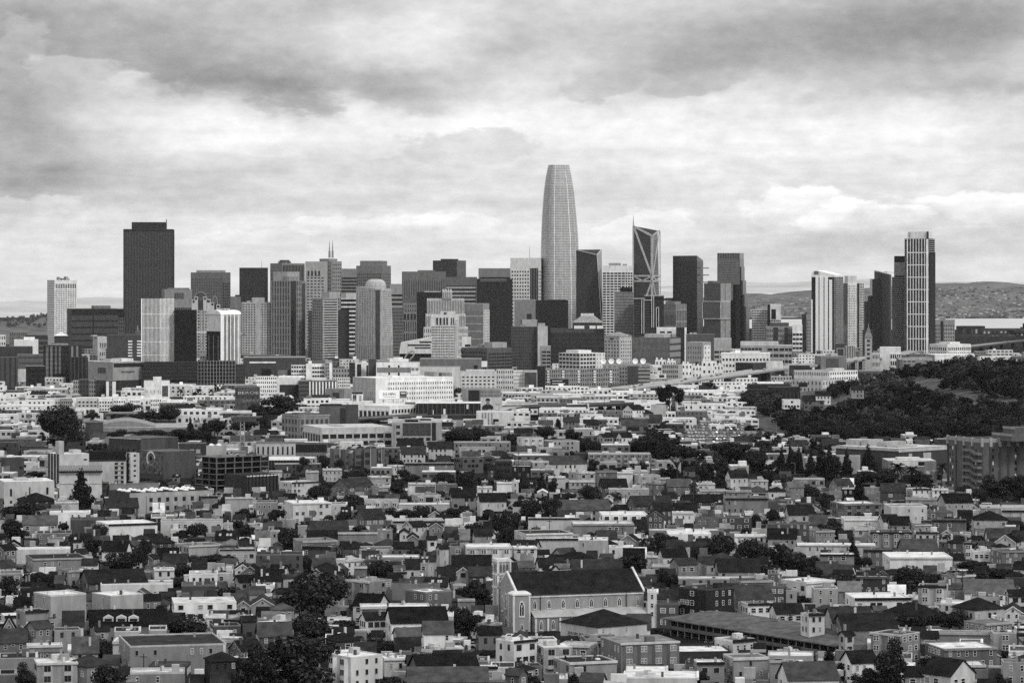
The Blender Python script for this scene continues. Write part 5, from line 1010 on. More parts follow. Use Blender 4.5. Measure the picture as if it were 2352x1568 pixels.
# belfry tower
def tbox(n, x0,x1,y0,y1,z0,z1,m): return bar(n, cr, x0,x1,y0,y1,z0,z1,m)
tbox('tower_shaft', -22,-17.5,-1,4,-.4,13.2,BRK); tbox('belfry', -21.8,-17.7,-.8,3.8,13.2,22.2,CREAM)
for z in (13.1,17.6,22.1): tbox('string_course', -22.3,-17.2,-1.3,4.3,z,z+.45,STN)
tbox('parapet', -22.1,-17.4,-1.1,4.1,22.5,23.1,CREAM)
for x,y in ((-17.75,-1.05),(-17.75,3.45),(-22.05,-1.05)): tbox('corner_pier', x,x+.55,y,y+.6,-.3,22.1,CREAM)
for k,(z,h,n) in enumerate(((18.3,3.4,3),(13.8,3.4,2))):
    for i in range(n):
        put('lancet_window', LAN2, cr, (-17.7, .35+i*(2.3/(n-1 or 1)) if n > 1 else 1.5, z), (1.0,1,h), PI/2)
        put('lancet_window', LAN2, cr, (-20.9+i*(2.2/(n-1 or 1)), -.8, z), (1.0,1,h))
put('lancet_window', LAN1, cr, (-17.5,1.5,7.6), (1.3,1,4.6), PI/2)
for i in range(3): put('lancet_window', LAN1, cr, (-14.5+i*3.6,0,5.5+(1.2 if i == 1 else 0)), (1.6,1,5.5))
put('portal', LAN1, cr, (-10.5,-.05,0), (3,1,4))
# ---------------------------------------------------------------- houses
HOUSES = []
def face_windows(s, f, H, storeys, wm, far, lo=.25, skip=0.0, u0=.6, sub=None):
    W_ = s.W(f)
    if W_ < 2.6: return
    n = max(1, round((W_-1)/RND.uniform(2.4,3.3))); st = H/storeys; mb = MB() if far else None
    big = RND.random() < .25
    for k in range(storeys):
        if (k+.9)*st < H*lo: continue
        for i in range(n):
            if RND.random() < skip: continue
            c = u0+(W_-2*u0)*(i+.5)/n; w = min(1.9 if big else RND.choice((.95,1.0,1.05)), (W_-2*u0)/n*.8); h = min(1.75, st*.55); z = k*st+st*.3
            if far:
                s.rect(mb, f, c-w/2, c+w/2, z, z+h, PANE, .1)
            else:
                m = wm if RND.random() < .8 else WINS[1]
                if f == 'L': put('window', m, s.root, (-s.wl+c-w/2, 0, z), (w,1,h))
                else: put('window', m, s.root, (0, c-w/2, z), (w,1,h), PI/2)
    if far and mb.v: mb.build('window_row', s.root, 'stuff')
def house(x0, xs, x1, yt, H, rf, wt, rt, opt='', filler=False, lab=None, cat='house', name=None, d=None, z=0, rise=None):
    if d is None: d = (CAMH-H)*F/(yt-HY)
    x1 = max(x1, x0+3)
    lw, rw = xs-x0, x1-xs
    depth = RND.uniform(10,15) if lw < 2 or rw < 2 else None
    name = name or ('row_house' if rf == 'F' else 'house')
    if name == 'row_house' and cat == 'house': cat = 'row house'
    s = Bld(name, lab or '', cat, x0, xs, x1, yt, d, depth, z=z, group=None)
    s.H = H; r = s.root; far = d > 1850; wl, wr = s.wl, s.wr
    LISTED[-1] = LISTED[-1][:6]+(yt+H*s.px*.42,)
    wm, rm = wall(max(0, wt+RND.uniform(-.35,.35))), roofm(max(0, rt+RND.uniform(-.25,.25)))
    e, t = .45, .22; rf0 = rf
    if rf == 'R' and rw > lw and lw >= 2: rf = 'G'
    elif rf == 'G' and lw < 2 < rw and False: rf = 'R'
    if rf in 'GR':
        span = wl if rf == 'G' else wr
        rh = rise or span*RND.uniform(.26,.38); rh = min(rh, 4.2)
        b = MB()
        if rf == 'G':
            q = [(-wl,-.5),(0,-.5),(0,H),(-wl/2,H+rh),(-wl,H)]
            b.loft([[(x,0,z_) for x,z_ in q],[(x,wr,z_) for x,z_ in q]], wm); b.face([(x,0,z_) for x,z_ in q][::-1], wm)
        else:
            q = [(0,-.5),(wr,-.5),(wr,H),(wr/2,H+rh),(0,H)]
            b.loft([[(-wl,y,z_) for y,z_ in q],[(0,y,z_) for y,z_ in q]], wm); b.face([(-wl,y,z_) for y,z_ in q][::-1], wm)
        b.build('wall', r)
        b = MB(); k = rh/(span/2)
        for sg in (-1,1):
            if rf == 'G':
                A = (-wl/2, H+rh+.05); B_ = (-wl/2+sg*(wl/2+e), H-e*k+.05)
                lo = [(A[0],-e,A[1]),(B_[0],-e,B_[1]),(B_[0],wr+e,B_[1]),(A[0],wr+e,A[1])]
            else:
                A = (wr/2, H+rh+.05); B_ = (wr/2+sg*(wr/2+e), H-e*k+.05)
                lo = [(-wl-e,A[0],A[1]),(-wl-e,B_[0],B_[1]),(e,B_[0],B_[1]),(e,A[0],A[1])]
            hi = [(x,y,z_+t) for x,y,z_ in lo]
            b.face(lo, rm); b.face(hi, rm)
            for i in range(4): b.face([lo[i],lo[(i+1)%4],hi[(i+1)%4],hi[i]], rm)
        b.build('roof', r); zr = H+rh*.45
        if rf == 'G' and rf0 == 'G' and not far and wl > 4:                      # pale barge boards on the gable
            b = MB()
            for sg in (-1,1):
                A = (-wl/2, H+rh+.28); B_ = (-wl/2+sg*(wl/2+e), H-e*k+.28)
                b.face([(A[0],-e-.03,A[1]),(B_[0],-e-.03,B_[1]),(B_[0],-e-.03,B_[1]-.38),(A[0],-e-.03,A[1]-.38)], wall(min(9,wt+1.5)))
            b.build('barge_board', r)
            if RND.random() < .7: put('window', WINS[0], r, (-wl/2-.5, 0, H+rh*.12), (1,1,min(1.5,rh*.5)))
    elif rf == 'H':
        b = MB(); b.box(-wl,0,0,wr,-.5,H,wm); b.build('wall', r); b = MB(); m_ = min(wl,wr)/2; rh = rise or min(m_*.6, 4)
        lo = [(-wl-e,-e,H+.02),(e,-e,H+.02),(e,wr+e,H+.02),(-wl-e,wr+e,H+.02)]; mid = [(x,y,H+.25) for x,y,_ in lo]
        if wl >= wr: top = [(-wl+m_,wr/2-.05,H+rh),(-m_,wr/2-.05,H+rh),(-m_,wr/2+.05,H+rh),(-wl+m_,wr/2+.05,H+rh)]
        else: top = [(-wl/2-.05,m_,H+rh),(-wl/2+.05,m_,H+rh),(-wl/2+.05,wr-m_,H+rh),(-wl/2-.05,wr-m_,H+rh)]
        b.face(lo[::-1], rm); b.loft([lo,mid,top], rm); b.build('roof', r); zr = H+rh*.5
    else:
        b = MB(); b.box(-wl,0,0,wr,-.5,H,wm); b.build('wall', r)
        bar('roof', r, -wl+.28,-.28,.28,wr-.28,H-.03,H+.06,rm); zr = H
        pm = wall(min(9, wt+RND.choice((0,.8,1.5)))); b = MB(); ph = RND.uniform(.25,.55)
        b.box(-wl-.04,.04,-.04,.25,H-.05,H+ph,pm); b.box(-wl-.04,.04,wr-.25,wr+.04,H-.05,H+ph,pm); b.box(-wl-.04,-wl+.25,.25,wr-.25,H-.05,H+ph,pm); b.box(-.25,.04,.25,wr-.25,H-.05,H+ph,pm); b.build('parapet', r)
        if RND.random() < .7 and not far:
            f = 'L' if lw >= rw else 'R'; W_ = s.W(f); s.bar('cornice', f, -.1, W_+.1, H-.25, H+ph+.1, wall(RND.choice((1,7,wt+1))), .55)
    # things on the roof
    if not far:
        for i in range(RND.choice((1,2,3,4,5)) if rf == 'F' else RND.choice((0,1,1,2))):
            u, v = RND.uniform(.12,.88), RND.uniform(.15,.85); q = RND.random(); x, y = -wl*u, wr*v
            if q < .4: bar('chimney', r, x-.35,x+.35,y-.35,y+.35,zr-.4,zr+(1.5 if rf == 'F' else 2.6),wall(RND.choice((3,5,7))))
            elif q < .7 and rf == 'F': b = MB(); b.tube((x,y,H),(x,y,H+RND.uniform(.7,1.4)),.13,.13,wall(6)); b.tube((x,y,H+1.0),(x,y,H+1.25),.28,.2,wall(6)); b.build('vent_pipe', r)
            elif rf == 'F' and q < .88: bar('skylight', r, x-.7,x+.7,y-.6,y+.6,H+.05,H+.5,RND.choice((WHITE,PANE,wall(6))))
            elif rf == 'F' and wl > 5: bar('stair_box', r, x-1.1,x+1.1,y-1.3,y+1.3,H+.05,H+RND.uniform(1.2,2.2),wall(min(9,wt+RND.uniform(-1,1.5))))
        if rf == 'R' and RND.random() < .16:
            for i in range(RND.choice((1,2,3))):
                u = RND.uniform(.15,.85)*wl; k = rh/(wr/2); y = wr*.25; z0 = H+y*k+.3
                m = MB(); m.face([(-u-.5,y-.6,z0-.6*k+.08),(-u+.5,y-.6,z0-.6*k+.08),(-u+.5,y+.6,z0+.6*k+.08),(-u-.5,y+.6,z0+.6*k+.08)], wall(6.4)); m.build('skylight', r)
    # windows
    nst = max(1, round(H/3.3)); wk = RND.choice((0,0,0,2,3)) if wt > 4 else RND.choice((0,0,1,2))
    for f in 'LR':
        px_ = lw if f == 'L' else rw
        if lw < 2 and f == 'L': px_ = rw
        if px_ < 4 or (lw < 2 and f == 'R'): continue
        if lw < 2: f_ = 'L'
        W_ = s.W(f)
        if f.lower()+'0' in opt: continue
        side = W_ > 11
        bay = 'y' in opt and f == ('L' if lw >= rw*.6 else 'R')
        if bay:
            nb = max(1, int(W_/4.2))
            for i in range(nb):
                c = W_*(i+.5)/nb; w2 = 1.25; b = MB(); zb, zt = H*.30, H-.55
                P3 = [(c-w2-.45,0),(c-w2+.25,1.0),(c+w2-.25,1.0),(c+w2+.45,0)]
                cv = (lambda u,o_,z_: (-wl+u,-o_,z_)) if f == 'L' else (lambda u,o_,z_: (o_,u,z_))
                b.loft([[cv(u,o_-.03 if o_ == 0 else o_,zb) for u,o_ in P3],[cv(u,o_-.03 if o_ == 0 else o_,zt) for u,o_ in P3]], wall(min(9,wt+.5))); bo = b.build('bay_window', r)
                st = H/nst
                for kk in range(nst):
                    z_ = kk*st+st*.32
                    if z_ < zb or z_+1.7 > zt+.3: continue
                    for du in (-.5,.5):
                        if f == 'L': put('window', WINS[wk], bo, (-wl+c+du-.45,-1.0,z_), (.9,1,min(1.8,st*.56)))
                        else: put('window', WINS[wk], bo, (1.0,c+du-.45,z_), (.9,1,min(1.8,st*.56)), PI/2)
        else: face_windows(s, f, H, nst, WINS[wk], far, .28, .45 if side else .12)
    HOUSES.append(dict(s=s, x=(x0+x1)/2, y=yt, wt=wt, rf=rf0, nst=nst, bay='y' in opt, filler=filler, lab=lab, w=x1-x0, rt=rt, long=max(wl,wr) > 17))
    return s
def table(ox, oy, txt):
    for row in txt.split(';'):
        p = row.split()
        if len(p) < 8: continue
        x0, xs, x1, yt = (float(v) for v in p[:4])
        house(ox+x0/4, ox+xs/4, ox+x1/4, oy+yt/4, float(p[4]), p[5], float(p[6]), float(p[7]), p[8] if len(p) > 8 else '')
# surveyed houses, tile by tile: x0 xs x1 top height roof wall-tone roof-tone options
table(0,1176,"""100 100 645 340 9 F 7 7 l0;235 300 790 435 8 F 5 2;880 1000 1445 120 8 F 8 9 r0;1480 1480 2050 85 8 F 7 5;215 215 525 110 7 R 5 3;
460 460 820 10 9 F 8 7;650 650 960 70 8 F 3 3 l0;1390 1390 1530 45 8 F 7 1;440 440 585 250 7 F 6 4 l0;340 340 660 195 7 F 4 2;1400 1430 1610 285 7 H 3 1;
1605 1735 2060 315 7 F 6 4 r0;2050 2050 2205 305 8 H 4 4;2180 2200 2330 310 8 G 8 1;2010 2010 2352 365 7 F 6 1;530 630 850 545 9 F 5 4;0 0 200 565 7 F 5 4;
735 820 1350 660 6 R 4 .6;930 930 1590 662 6 F 7 6 l0;1740 1740 2000 572 8 F 8 6;1990 1990 2140 560 8 F 6 2;2150 2200 2352 640 7 R 5 .6;1670 1670 1980 675 9 F 3 3 l0;
310 465 790 775 13 F 5.6 8 r0;845 1015 1315 772 11 F 5.8 8 r0;800 830 1540 1050 6 R 4 .4;1575 1600 2170 840 9 F 8 7;1055 1055 1280 1095 8 F 6 2 l0;1370 1370 1530 1085 8 F 6 2 l0;
235 330 480 1070 10 R 5 2;480 500 740 1090 9 F 5 3;150 235 440 920 11 F 5 .6 r0;0 0 245 1195 6 R 4.4 2;240 250 570 1235 8 F 6.4 7 r0;0 0 330 1340 8 F 5 2 l0;670 670 900 1290 6 R 6 3;
1090 1195 2080 1240 11 F 5 2;1495 1550 2040 1310 8 F 7 2;1200 1200 1700 1480 7 F 5 7;1880 1940 2200 1375 9 H 2 .8;310 340 710 1395 9 F 6 8 y;590 800 1040 1425 8 H 5 2;0 0 140 1490 6 F 4 1;
2180 2180 2290 855 7 G 5 2;1930 1960 2210 1050 8 F 3 1;2210 2230 2352 1000 9 G 3 1;870 880 1000 1090 7 G 6 1;1410 1420 1600 530 7 F 7 5;2310 2310 2400 660 7 F 5 3""")
table(588,1176,"""0 0 430 390 9 F 3.2 2;0 0 120 250 7 R 7 4;110 120 220 175 8 F 6 3;480 500 850 180 6 R 5 1.6;745 750 1115 195 8 F 5 2;1115 1115 1255 175 8 F 5 5;470 480 745 248 7 R 7 .6;
340 430 745 275 8 F 5 4;430 690 790 330 8 F 3 3;770 800 950 330 8 R 3 1;950 950 1250 345 7 F 6 4;1240 1260 1730 90 8 F 6 6;905 1000 1190 60 8 R 4 1.6;1350 1440 1570 135 9 G 7 .7;1590 1590 1715 140 9 G 5 1.4;
1320 1320 1400 192 7 G 7 1;1390 1390 1490 245 8 G 5 .8;1570 1580 1660 250 8 G 8 .8;1710 1740 1860 240 7 R 2 .8;1990 2010 2170 215 9 R 5 .8;1255 1270 1450 330 8 G 4 .8;1660 1690 1770 335 11 G 6 .8;
1770 1780 1930 330 9 F 5 3 y;1915 1935 2352 330 10 F 6.6 9 y;735 820 1005 450 7 F 8 5;1150 1150 1500 420 7 F 5 9;1010 1010 1150 440 8 F 3 3;1265 1270 1365 527 8 G 7 3;1375 1375 1500 520 8 R 7 .8;
1280 1290 1385 555 7 F 6 4;1500 1580 1640 480 7 F 6 4;900 905 1020 510 7 F 4 3;0 0 230 630 8 R 5 .4;225 250 345 605 8 G 6 1.5;0 0 160 680 7 F 8 8;830 1040 1250 645 12 F 4.6 5 y;1245 1250 1690 665 11 F 4.6 1 l0;
1370 1560 1800 745 10 F 4 9;1850 1855 2010 810 7 F 6 2 l0;945 960 1595 880 8 F 6 8;950 1010 1210 990 7 G 8 .8;1190 1245 1765 1020 8 R 8 .6;1260 1300 1530 1140 6 R 7 3;1530 1545 1810 1115 9 R 9 3 l0;
640 730 960 1190 7 H 3 .6;660 870 1165 1340 12 F 7.4 9 y;1160 1180 1390 1350 8 F 7 8;1380 1400 1620 1410 7 R 4 2;1630 1640 1890 1340 7 R 4 .8;1890 1890 2130 1370 7 F 4 3 l0;1400 1500 2060 1480 8 R 4 .6;
2060 2070 2220 1430 8 F 8 6;1380 1400 2130 1560 7 R 4 3;0 30 330 1140 9 R 3 2.4;150 190 260 740 8 G 4 1;130 150 350 900 7 H 5 3;820 820 910 770 6 F 7 6;2110 2110 2175 632 9 F 3 7;1850 1850 1955 545 9 G 6 1;1950 1960 2180 585 8 R 3 2""")
table(1176,1176,"""-150 20 230 1195 11 F 7.4 9;230 290 555 1245 9 F 6 8 y;380 530 965 1390 7 F 5.6 2;810 1000 1540 1210 11 F 4 5 y;1440 1520 2010 1290 6 F 2 8;1860 2030 2245 1190 8 F 7 4;1670 1700 1950 1390 8 F 5 8;
1940 2035 2352 1350 9 F 5.4 4;1020 1020 1700 1530 6 F 7 8 l0;1530 1780 2040 720 13 F 1.4 2;1990 2080 2400 800 9 R 6 2;2095 2170 2400 850 8 F 8 4;1245 1245 1330 740 12 F 8 8;1330 1330 1530 850 8 F 3 3;
610 610 885 260 11 F 6 7 y;210 215 610 250 9 F 7 7;890 890 1100 330 7 F 8 8;0 20 230 330 9 F 7 9;20 130 560 205 8 F 7 2;145 150 620 60 9 F 7 6;540 560 1120 115 8 F 4.6 7;800 830 1245 30 9 F 8 8 y;
1240 1240 1395 40 9 G 3 .7;1470 1480 1670 10 8 F 8 6;1900 1910 2200 50 9 F 3 2;1680 1690 1900 65 7 F 4 3;1250 1260 1900 170 6 F 5 7;1420 1440 1830 205 6 F 9 8 l0;2040 2050 2330 220 7 F 9 7 l0;430 440 740 430 7 H 4 .4;
230 240 340 385 6 G 6 .7;0 60 215 510 6 R 5 3;540 560 1010 552 7 R 5 1.7;395 400 540 510 6 G 7 4;1230 1340 1370 410 7 F 7 3;1340 1390 1610 412 8 R 7 .6;1290 1440 1450 497 8 F 6 3;1450 1530 1700 482 8 R 5 2;
1700 1790 2170 480 8 H 6 1.8;1860 1900 2280 545 7 R 5 .8;1520 1530 2310 612 6 F 5 7;2000 2100 2400 642 8 F 5 3;20 30 230 600 8 R 5 2""")
table(1764,1176,"""0 0 380 110 9 F 3 2 y;380 440 610 180 9 F 5 3;670 700 1070 70 8 F 8 6;1010 1060 1200 82 8 G 7 .6;1100 1120 1300 112 8 R 5 .5;1300 1350 1500 120 8 F 6 2;790 800 980 160 9 F 6 1;920 940 1320 190 9 F 5 3 y;
1340 1360 1570 190 8 F 7 3;1870 1890 2200 72 7 H 6 .8;1500 1510 1820 80 8 F 4 3;0 0 260 242 7 R 5 .4;0 0 100 230 7 F 6 4;260 270 980 300 7 F 7 8;470 480 790 392 9 F 4.6 9;870 880 1130 355 7 F 4 4;1190 1250 1560 352 7 R 4 2.6;
1050 1120 1690 422 8 F 8 9 r0;1570 1650 1690 270 10 F 5 2;1650 1680 1790 282 10 H 3 .5;1790 1800 1870 290 9 F 7 2 y;1870 1880 2045 360 8 F 7 5;2045 2150 2400 365 9 F 4 3;0 0 90 570 7 F 4 3;120 350 610 652 8 F 7 9;
400 420 640 702 9 F 6 4;0 0 165 692 9 F 3 3;165 165 265 720 8 F 6 5;640 650 850 722 7 R 5 4;850 860 1130 752 6 F 1 2;705 800 1310 802 8 F 8 9;800 810 1110 602 9 F 2 6;1380 1640 1655 690 9 F 6 2 y;1640 1650 1790 702 7 G 7 3;
1790 1810 2250 742 7 R 8 3.4;1590 1730 1900 592 9 F 5 2 y;1860 1870 2130 780 8 F 6 3;2180 2220 2400 772 9 G 7 .7;1590 1590 1940 850 6 F 6 9;1690 1900 2170 902 8 H 6 .8;1070 1090 1560 950 6 H 5 .5;960 980 1090 902 6 R 4 3;
10 80 330 932 7 R 7 .8;80 100 180 1052 6 G 4 3;300 375 520 945 13 F 7 2;420 430 510 1022 10 F 2 1 y;510 600 970 1012 10 R 6 1.6;600 690 1190 1082 9 R 5 .8;650 710 790 1132 9 G 6 .8;945 1215 1395 1132 12 F 5 3 y;
1400 1410 1560 1152 7 R 5 .8;1560 1570 2055 1112 8 F 5 4 r0;1800 2000 2240 1032 9 F 5 4;2040 2070 2280 1112 9 F 5 4 y;1440 1620 2100 1262 9 F 4 8;1640 1740 2080 1312 7 F 5 3;670 770 1000 1382 7 R 8 .8;0 20 155 1372 9 F 5 2;
90 190 650 1542 8 R 8 2.6;0 0 420 1332 7 F 6 8;230 250 330 1382 7 F 6 2;1245 1260 1500 1502 7 R 5 .8;1410 1680 1900 1502 8 R 7 .8;2140 2160 2400 1382 10 F 5 4""")
table(588,796,"""1580 1590 1805 937 9 G 7 1;1330 1340 1555 987 6 G 7 2;1300 1310 1540 905 8 R 4 .8;1810 1820 2340 882 8 F 5 6;1860 1870 2200 932 8 F 6 5;1200 1260 1360 1097 8 F 7 4 y;1360 1370 1820 1082 9 F 4.6 3;
1820 1900 2090 1032 9 F 3.6 2;2190 2200 2352 1052 8 F 2 2;850 860 1020 1192 7 H 5 .4;1020 1060 1240 1202 7 F 6 8;610 620 790 1132 7 F 6 6;700 850 1090 1292 6 R 4 1.7;30 35 240 1147 9 F 7 6;210 330 570 1252 9 F 7 6;
455 460 575 1152 10 F 6 5;1395 1400 1650 1262 9 F 8 6 y;1060 1130 1250 1292 6 F 6 5;1650 1660 1850 1272 6 F 4 5;2030 2040 2170 1292 8 F 8 4;2210 2215 2352 1252 7 F 8 9;1430 1480 1700 1372 8 F 6 3 y;1780 1800 2020 1382 9 R 5 .4;
2030 2060 2300 1422 8 R 7 .5;990 1000 1310 1417 8 F 6 5 y;1310 1310 1780 1452 6 F 6 9;260 340 690 1442 10 F 7 9;690 690 830 1447 8 F 7 4;0 0 200 1432 8 F 5 3;870 900 1190 1532 7 F 4 2;115 130 560 1032 6 F 6 9;160 170 600 1082 6 F 3 6""")
table(1176,796,"""1020 1110 1220 582 11 G 8 .8;785 830 1020 592 9 F 4 3;1170 1185 1300 612 8 H 4 .8;1265 1280 1380 662 8 R 3 2;20 25 120 642 8 F 8 3;325 330 500 652 8 F 8 2;470 480 620 692 9 G 5 2;680 690 800 722 8 G 6 .8;
985 1010 1250 722 8 R 6 2.4;1050 1060 1250 742 9 F 1 2;780 840 930 832 8 G 6 .7;960 1010 1110 832 8 G 8 .7;40 45 200 742 8 F 5 4;45 95 290 842 11 F 7 4 y;290 370 620 872 9 F 6 4;690 700 1390 987 9 F 5 6 y;570 570 700 982 9 F 2 3 l0;
0 40 370 1002 7 F 4 8;175 340 690 1082 7 R 7 2.4;165 190 340 1062 9 F 6 2;0 0 175 1102 7 F 1 9;520 610 765 1162 8 F 6 5 y;765 780 970 1152 10 F 4 4;965 970 1110 1162 11 F 8 8 y;1110 1160 1360 1187 10 F 6 3 y;1275 1280 1450 1212 7 F 6 4;
520 530 760 1242 9 F 6 6;330 335 490 1202 7 F 7 8;800 830 1060 1292 7 R 3 .4;880 890 1260 1312 8 F 6 6;1230 1300 1420 1262 8 F 4 3;1420 1430 1640 1282 7 R 4 3;1690 1700 1865 1262 8 F 7 5;1720 1730 1960 1322 8 F 6 4;1960 1970 2200 1332 8 F 5 4;
1330 1400 1520 1392 8 G 7 .8;1560 1580 1760 1412 7 R 4 .9;1680 1690 1940 1422 7 R 3 .4;1940 1960 2352 1402 11 F 5 4;1860 1870 1940 1442 9 F 5 4;420 450 900 1502 6 R 5 2.6;780 860 920 1442 7 G 6 1.5;1060 1130 1480 1462 8 R 4 1.6;
1250 1310 1480 1502 8 G 3 .9;1480 1500 1700 1512 7 R 7 .8;1960 2010 2170 1202 8 R 7 .8;2180 2200 2352 1232 9 F 6 3;2160 2180 2352 1332 7 H 6 2.6;0 0 60 1242 7 F 7 8""")
table(1764,796,"""0 10 160 1332 8 H 7 .7;230 240 520 1222 7 F 5 7;160 200 330 1292 9 G 5 3.4;560 640 780 1272 9 R 5 1.7;670 680 790 1302 8 F 1 2;880 890 1030 1302 8 F 5 4;1030 1040 1260 1332 8 R 3 1.8;1270 1330 1500 1312 9 F 8 5;1500 1510 1655 1312 9 F 8 6;
1560 1630 1880 1432 8 R 6 .4;1260 1270 1570 1402 7 F 5 4;570 700 1035 1452 9 F 4 9 y;1065 1130 1460 1472 11 F 7 5;1450 1480 1700 1522 7 F 4 3;0 0 250 1422 7 F 3 4;90 100 250 1452 7 F 4 4;150 190 420 1542 8 G 6 .8;
1940 1960 2400 1482 8 F 5 6;2140 2150 2400 1512 9 F 6 5""")
table(0,796,"""1840 1850 2000 1382 8 F 5 3;2065 2070 2320 1392 9 F 6 6;1650 1660 1840 1372 6 F 2 8;500 510 720 1432 8 F 7 4;955 980 1270 1482 7 R 4 1.6;1010 1010 1460 1267 8 F 5 3 l0;160 180 500 1422 7 H 2 .8;900 910 1000 1252 9 F 3 3;
0 0 170 882 11 F 2.4 4;130 130 330 852 10 F 3.4 4;0 40 220 1032 11 F 3 3;60 70 200 1300 6 R 4 1""")
# two houses up on the wooded hill
for x0,xs,x1,yt,rf,wt,lab in ((1796,1800,1838,916,'F',8,'white house with two dark windows standing on the hill slope'),(1843,1846,1893,918,'R',4,'dark gabled house with a porch standing on the hill slope'),(1872,1874,1908,906,'G',7,'white gabled sunroom house topmost on the hill slope'),(1952,1956,1984,892,'R',5,'small pale house half hidden in the hill trees')):
    d = 2560; z = GZ(yt, d)-7; house(x0, xs, x1, yt, 7, rf, wt, 1, lab=lab, d=d, z=z-1)
# school hall, courtyard wings and other named pieces
s = house(1286,1373,1487,1441,8.6,'H',6.8,.8,'l0',lab='pale school hall with a broad dark hip roof and tall gridded windows below the church', cat='school hall', rise=4.6); s.root.name = 'school_hall'
for i in range(5):
    u = -s.wl+s.wl*(.20+.155*i); b = MB(); fr = FRAME; w, h = s.wl*.12, 4.2; z = 2.0
    b.box(u,u+w,-.1,.02,z,z+h,PANE)
    for k in range(4): b.box(u+w*k/3-.05,u+w*k/3+.05,-.2,-.1,z,z+h,fr)
    for k in range(5): b.box(u+.05,u+w-.05,-.18,-.1,z+h*k/4-.05,z+h*k/4+.05,fr)
    b.build('tall_window', s.root)
s = Bld('courtyard_block', 'long low block with a wide grey sloping roof and a dark colonnade', 'school', 1510, 1920, 1938, 1484, DB(1521), None, ang=51, wl=92, wr=30, yv=1490)
for k in range(10): LISTED.append((1510+k*41, 1552+k*41, 1418+k*5.5, 1440+k*9, 1040-k*9, 20, 1442+k*7.5))
s = s; r = s.root; H = s.H
b = MB(); b.box(-s.wl,0,2.4,s.wr,-.5,H,wall(5)); b.build('wall', r)
b = MB(); e = 1; P = [(-s.wl-e,-e,H),(e,-e,H),(e,s.wr+e,H),(-s.wl-e,s.wr+e,H)]; P2 = [(-s.wl+6,s.wr/2-.1,H+2.6),(-8,s.wr/2-.1,H+2.6),(-8,s.wr/2+.1,H+2.6),(-s.wl+6,s.wr/2+.1,H+2.6)]
b.face(P[::-1], wall(5)); b.loft([P,[(x,y,z+.35) for x,y,z in P],P2], roofm(3.6)); b.build('roof', r)
for i in range(24): bar('column', r, -s.wl+i*4,-s.wl+i*4+.3,-.2,.1,-.4,H,wall(5))
bar('dark_front', r, -s.wl+.5,-.5,2.2,2.4,.2,H-.3,wall(1)); bar('walkway', r, -s.wl,0,-.4,2.3,H*.42,H*.5,wall(4)); bar('railing', r, -s.wl,0,-.45,-.38,H*.5,H*.66,wall(4))
s = house(4,4,38,1450,8,'G',5,.8,'l0',lab='pale gabled chapel front with an arched window at the left edge', cat='chapel', rise=13); s.root.name = 'chapel'
put('arched_window', LAN1, s.root, (-s.wl*.32,-.05,2.5), (3.6,1,6.5))
s = Bld('letter_sign', 'dark striped sign board with pale letters on a white house front', 'sign', 81, None, 137, 1487, (CAMH-8.4)*F/(1176+1235/4-640)-.8, .2); z0 = GZ(1513, s.d); m = MB(); m.box(-s.wl,0,-.15,0,z0,GZ(1490,s.d),wall(3),bottom=True); m.build('board', s.root)
m = MB()
for i in range(16): x = -s.wl+s.wl*i/16; m.face([(x,-.17,GZ(1496,s.d)),(x+.25,-.17,GZ(1496,s.d)),(x+.75,-.17,GZ(1490.5,s.d)),(x+.5,-.17,GZ(1490.5,s.d))], wall(5.5))
m.build('stripe_band', s.root, 'stuff'); lettering(s, "REJOICE", .04, .97, 1498, 1511, wall(6.4), .2)
# three dormers on the long dark roof, arched roofs of the loft row
for i,u in enumerate((948,1068,1180)):
    d = (CAMH-6)*F/(1176+1050/4-640)+4; g = Bld('dormer', 'pale pedimented dormer, %s of three on the long dark roof' % ('first','middle','last')[i], 'dormer', u/4, None, (u+95)/4, 1176+960/4, d, 4); z = GZ(1176+1000/4, d); b = MB(); q = [(-g.wl,z),(0,z),(0,z+1.1),(-g.wl/2,z+1.9),(-g.wl,z+1.1)]
    b.loft([[(x,0,zz) for x,zz in q],[(x,4,zz) for x,zz in q]], wall(6.6)); b.face([(x,0,zz) for x,zz in q][::-1], wall(6.6)); do_ = b.build('dormer', g.root); bar('pane', do_, -g.wl*.85,-g.wl*.15,-.1,-.02,z+.1,z+.95,PANE); graft(g.root, min(HOUSES, key=lambda q: abs(q['x']-292)+abs(q['y']-1438))['s'].root)
lofts = [(758,768,780,1030),(782,794,806,1032),(793,808,820,1040),(806,816,834,1030),(834,836,866,1029),(866,868,884,1030)]
for i,(x0,xs,x1,yt) in enumerate(lofts):
    s = M('loft_house', 'grey loft house with a curved roof edge, %s of the stepped loft row' % 'first second third fourth fifth last'.split()[i], AB, x0, xs, x1, yt, 1078, 4, [('R','p',2.4,(.1,.9,.3,.45)),('R','p',2.4,(.1,.9,.6,.75))] if xs-x0 > 5 else [('R','p',2,(.1,.5,.2,.4)),('R','p',2,(.1,.5,.55,.75)),('R','v',1,.08,6)], top=6)
    b = MB(); n = 8; A_ = [(-s.wl-.3, s.wr*k/n, s.H+1.6*math.sin(PI*k/n*.9)) for k in range(n+1)]; b.loft([A_, [(.3,y,z) for x,y,z in A_]], roofm(6), cap=False); b.build('curved_roof', s.root)
M('shed', 'long pale shed with two roof ridges left of the stepped loft row', WH, 588, None, 700, 1019, 1050, 6.6, [gr(10,1,.35,.6,6.8,1)], top=4)
M('office_building', 'dark topped office with a rounded corner, behind the stepped loft row', OB, 679, None, 752, 1020, 1062, 4.4, [('L','p',1.2,(0,.98,.0,.42)),gr(8,1,.6,.6,4.6,1.5,'L',(.3,1,.5,.95))], top=3)
